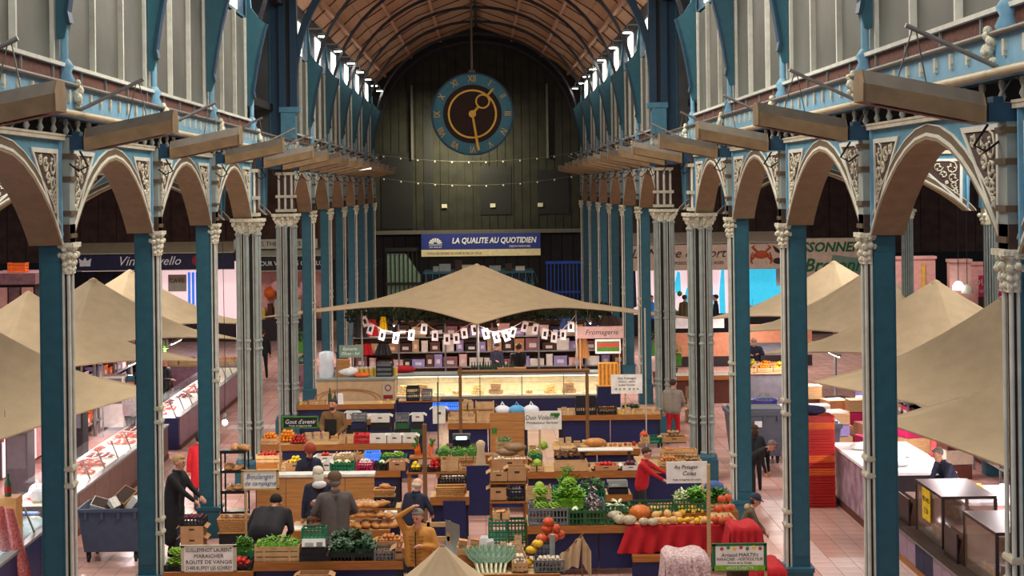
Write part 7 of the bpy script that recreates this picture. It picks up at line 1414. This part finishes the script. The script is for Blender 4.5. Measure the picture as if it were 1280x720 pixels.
    for p0, p1, r0, r1, m in prims:
        if m not in mlist: mlist.append(m)
        a = np.array(p0); d = np.array(p1) - a; t_ = np.clip(((cen - a) @ d) / max(d @ d, 1e-9), 0, 1); dist = np.linalg.norm(cen - a - t_[:, None] * d, axis=1) - (r0 + (r1 - r0) * t_)
        w_ = dist < best; best[w_] = dist[w_]; idx[w_] = mlist.index(m)
    body = MB(); body.v = [tuple(v) for v in V]; body.f = faces; body.m = [int(i) for i in idx]; body.sm = [True] * len(faces); bpy.data.meshes.remove(ev)
    si = mlist.index(skin)
    for (hp, d), sx in ((HA, -1), (HB, 1)):
        side = d.cross(Vector((0, 0, 1))); side = side.normalized() if side.length > .1 else Vector((1, 0, 0)); nrm = side.cross(d).normalized()
        for k in range(4):
            o_ = side * (k - 1.5) * .02; L_ = (.062, .074, .07, .054)[k]; body.tube([hp + o_ - d * .02, hp + o_ + d * L_ * .5, hp + o_ + d * L_ * .85 - nrm * .018, hp + o_ + d * L_ - nrm * .04], [.0105, .0095, .0085, .006], 6, si)
        body.tube([hp - d * .045 + side * sx * .025, hp - d * .015 + side * sx * .045 - nrm * .012, hp + d * .015 + side * sx * .048 - nrm * .028], [.012, .011, .008], 6, si)
    top = hc.z + .13
    p = at(px, pyt, Y); s_ = scale or max(.86, min(1.15, (p.z - z0) / top))
    ho = Matrix.Rotation(rz, 3, 'Z') @ Vector((hc.x, hc.y, 0)) * s_
    t = thing('person', label, 'person', (p.x - ho.x, Y - ho.y, z0), rz, group); t.scale = (s_,) * 3
    body.build('body', mlist, t)
    fm = MB()
    for sx in (-1, 1): c = Hd((sx * .033, -.098, .02)); fm.ball(c - Vector((0, 0, 0)), .011, 6, 4); c = Hd((sx * .034, -.098, .045)); fm.box(c, (.035, .012, .008), 1)
    fm.box(Hd((0, -.088, -.055)), (.045, .012, .01), 2); fm.build('face_detail', ['eye_dark', hair, 'lip'], t)
    if beard: MB().ball(Hd((0, -.045, -.07)), .065, 10, 6, 0, (.95, .8, .8)).build('beard', [beard], t)
    if hat is None and not bald:
        hb = MB().ball(Hd((0, .028, .05)), .104, 12, 7, 0, (.98, 1.0, .95), lambda a: 1 + .04 * math.sin(5 * a)).ball(Hd((0, -.05, .1)), .06, 8, 5, 0, (1.2, .8, .5))
        if long_hair: hb.ball(Hd((0, .06, -.07)), .1, 10, 6, 0, (1, .7, 1.5))
        hb.build('hair', [hair], t)
    elif hat is None: MB().ball(Hd((0, .05, .0)), .1, 10, 6, 0, (1, .8, .6)).build('hair', [hair], t)
    else:
        MB().ball(Hd((0, .03, .0)), .098, 10, 6, 0, (1, .95, .8)).build('hair', [hair], t)
        mb = MB(); c = Hd((0, .015, .085)); mb.T = Matrix.Translation(c) @ q.to_4x4(); mb.lathe([(.112, -.035), (.116, .0), (.1, .05), (.06, .085), (.01, .095)], n=14)
        if 'cap' in hat: mb.add([(-.08, -.08, -.02), (.08, -.08, -.02), (.06, -.18, -.035), (-.06, -.18, -.035), (-.08, -.08, -.01), (.08, -.08, -.01), (.06, -.18, -.025), (-.06, -.18, -.025)], [(0, 3, 2, 1), (4, 5, 6, 7), (0, 1, 5, 4), (2, 3, 7, 6), (1, 2, 6, 5), (3, 0, 4, 7)])
        else: mb.lathe([(.118, -.05), (.124, -.02), (.112, -.0)], n=14)
        mb.build('hat', [hat], t)
    if zip_: MB().tube([U((0, -.125 * f, 1.42)), U((0, -.145 * f, 1.2)), U((0, -.145 * f, .95)), (0, -.13 * f, .85)], .01, 4).build('zip', ['coat_black'], t)
    if zip_ :
        for k in range(7):
            z_ = .95 + k * .065; MB().tube([U((-.16 * f, -.07, z_)), U((-.08, -.128 * f, z_)), U((0, -.14 * f, z_ - .003)), U((.08, -.128 * f, z_)), U((.16 * f, -.07, z_))], .006, 4).build('quilting_seam', ['coat_brown'], t)
    if apron: MB().grid(lambda u, v: U((-.15 + .3 * u, -.13 * f - .02 * math.sin(u * 3.14), 1.32 - .75 * v)), 8, 8).build('apron', ['apron_black'], t)
    if hood: MB().ball(U((0, .09, 1.45)), .1, 12, 6, 0, (1.35, .7, .7)).build('hood', [hood], t)
    if not hood and beard is None: MB().lathe([(.07, -.02), (.085, .02), (.075, .05)], U((0, 0, 1.46)), 12).build('collar', [jacket], t)
    return t
V3 = lambda *a: Vector(a)
person('man in a mustard quilted jacket holding one hand on his grey hair', 522, 637, 26.2, R(-14), 'mustard', hair='hair_grey', A=V3(-.1, -.1, 1.78), B=V3(.14, -.2, 1.2), fat=1.2, pitch=R(16), yaw=R(-10), zip_=True, hood='mustard')
person('man in a long grey coat and brown cap, seen from behind at the bread counter', 418, 592, 28.45, R(195), 'coat_grey', hair='hair_grey', hat='cap_brown', coat=.5, fat=1.15, A=V3(-.2, -.2, 1.05), B=V3(.2, -.2, 1.05))
person('person in a black jacket bent forward with the back to the camera', 345, 628, 28.5, R(170), 'coat_black', hair='hair_black', lean=R(58), fat=1.35, A=V3(-.2, -.35, 1.1), B=V3(.25, -.35, 1.1), scale=1.12)
person('white haired woman in a dark coat before the tan screen', 397, 583, 29.9, R(200), 'coat_navy', hair='hair_white', coat=.45, hood='white_shirt', long_hair=True, A=V3(-.15, -.25, 1.1))
person('person in a knitted rust red hat bowing over the lemons', 387, 556, 32.6, R(25), 'coat_navy', hat='knit_orange', pitch=R(28), lean=R(10), A=V3(-.15, -.3, 1.1), B=V3(.15, -.3, 1.1))
person('bearded stallholder in a brown jacket and black apron', 416, 499, 39.2, R(-20), 'coat_brown', hair='hair_brown', beard='hair_brown', apron=True, fat=1.2, A=V3(-.15, -.25, 1.05), B=V3(.2, -.2, 1.0))
person('bald man in a dark navy coat beside the chair with the grey garment', 522, 597, 29.4, R(150), 'coat_navy', hair='hair_white', bald=True, coat=.4, lean=R(12), A=V3(-.2, -.3, 1.1), skin='skin_pale')
person('woman in a red jacket and dark glasses reaching across the greens', 808, 560, 32.9, R(70), 'coat_red', hair='hair_brown', lean=R(8), A=V3(-.12, -.5, 1.15), B=V3(.12, -.52, 1.25), pitch=R(15), fat=1.1)
person('blond person in a long black coat leaning over the carton stack', 224, 569, 30.5, R(75), 'coat_black', 'trouser_blue', hair='hair_blond', coat=.55, fat=1.15, lean=R(8), A=V3(-.1, -.45, 1.05), B=V3(.15, -.4, 1.1))
person('person in a red coat carrying a white bag in the left aisle', 249, 541, 35.4, R(200), 'coat_red', hair='hair_black', hat='hair_black', coat=.35, A=V3(-.25, -.1, .9))
person('person in black walking down the far left aisle', 328, 412, 59.8, R(190), 'coat_black', hair='hair_brown', gait=.14)
person('cheese seller in black leaning over the lit display', 648, 431, 53.6, R(8), 'coat_black', hair='hair_brown', hat='hair_brown', lean=R(14), A=V3(-.1, -.35, 1.05), B=V3(.1, -.35, 1.05), pitch=R(14), fat=1.15)
person('assistant in a dark cap and mask left of the cheese seller', 621, 434, 56.5, R(10), 'coat_navy', hat='cap_navy', A=V3(-.1, -.25, 1.1))
person('grey bearded man in a dark coat at the right aisle fruit stall', 942, 422, 54.6, R(-15), 'coat_navy', hair='hair_grey', beard='hair_white', bald=True, A=V3(-.1, -.3, 1.2), B=V3(.2, -.4, 1.25), fat=1.15)
person('person in a grey sweater between the two clustered piers', 841, 474, 43.6, R(160), 'sweater_grey', 'cloth_red', hair='hair_brown', fat=1.15, A=V3(-.2, -.25, 1.0))
person('crouching person with fluffy grey hair and a black coat by the grey bin', 965, 583, 35.5, R(60), 'coat_black', hair='hair_grey', lean=R(52), fat=1.1, scale=.9, A=V3(-.1, -.5, 1.1), B=V3(.1, -.5, 1.1))
person('brown haired person in a dark coat beside the crouching one', 944, 571, 36.8, R(170), 'coat_black', hair='hair_brown', long_hair=True, lean=R(15), A=V3(-.15, -.2, 1.0))
person('shopper in a navy cap and fur collared olive coat by the red box', 944, 622, 28.6, R(80), 'coat_olive', hair='hair_brown', hat='cap_navy', lean=R(20), pitch=R(10), hood='fur_beige', A=V3(-.1, -.4, 1.1), B=V3(.1, -.4, 1.1), fat=1.1)
person('vendor in a dark shirt bending behind the right hand glass cases', 1172, 560, 31.6, R(-70), 'coat_navy', hair='hair_grey', lean=R(28), A=V3(-.1, -.45, 1.15), B=V3(.1, -.4, 1.1))
person('vendor in black behind the left fish counters', 206, 447, 49.4, R(60), 'coat_black', hair='hair_black', A=V3(-.1, -.3, 1.15))
person('butcher in a teal cap between two left canopies', 163, 470, 43.3, R(60), 'white_shirt', hair='hair_black', hat='teal', A=V3(-.1, -.3, 1.15))
for i, (px, py, j, lb) in enumerate(((814, 362, 'shirt_blue', 'person in a bright blue shirt at the far fishmonger front'), (856, 367, 'coat_olive', 'person in a brown coat at the far fishmonger front'), (894, 368, 'coat_black', 'dark haired customer at the far right of the fishmonger front'))):
    person(lb, px, py, 73.2, R(20 + 120 * i), j, hair='hair_black' if i == 2 else 'hair_brown')
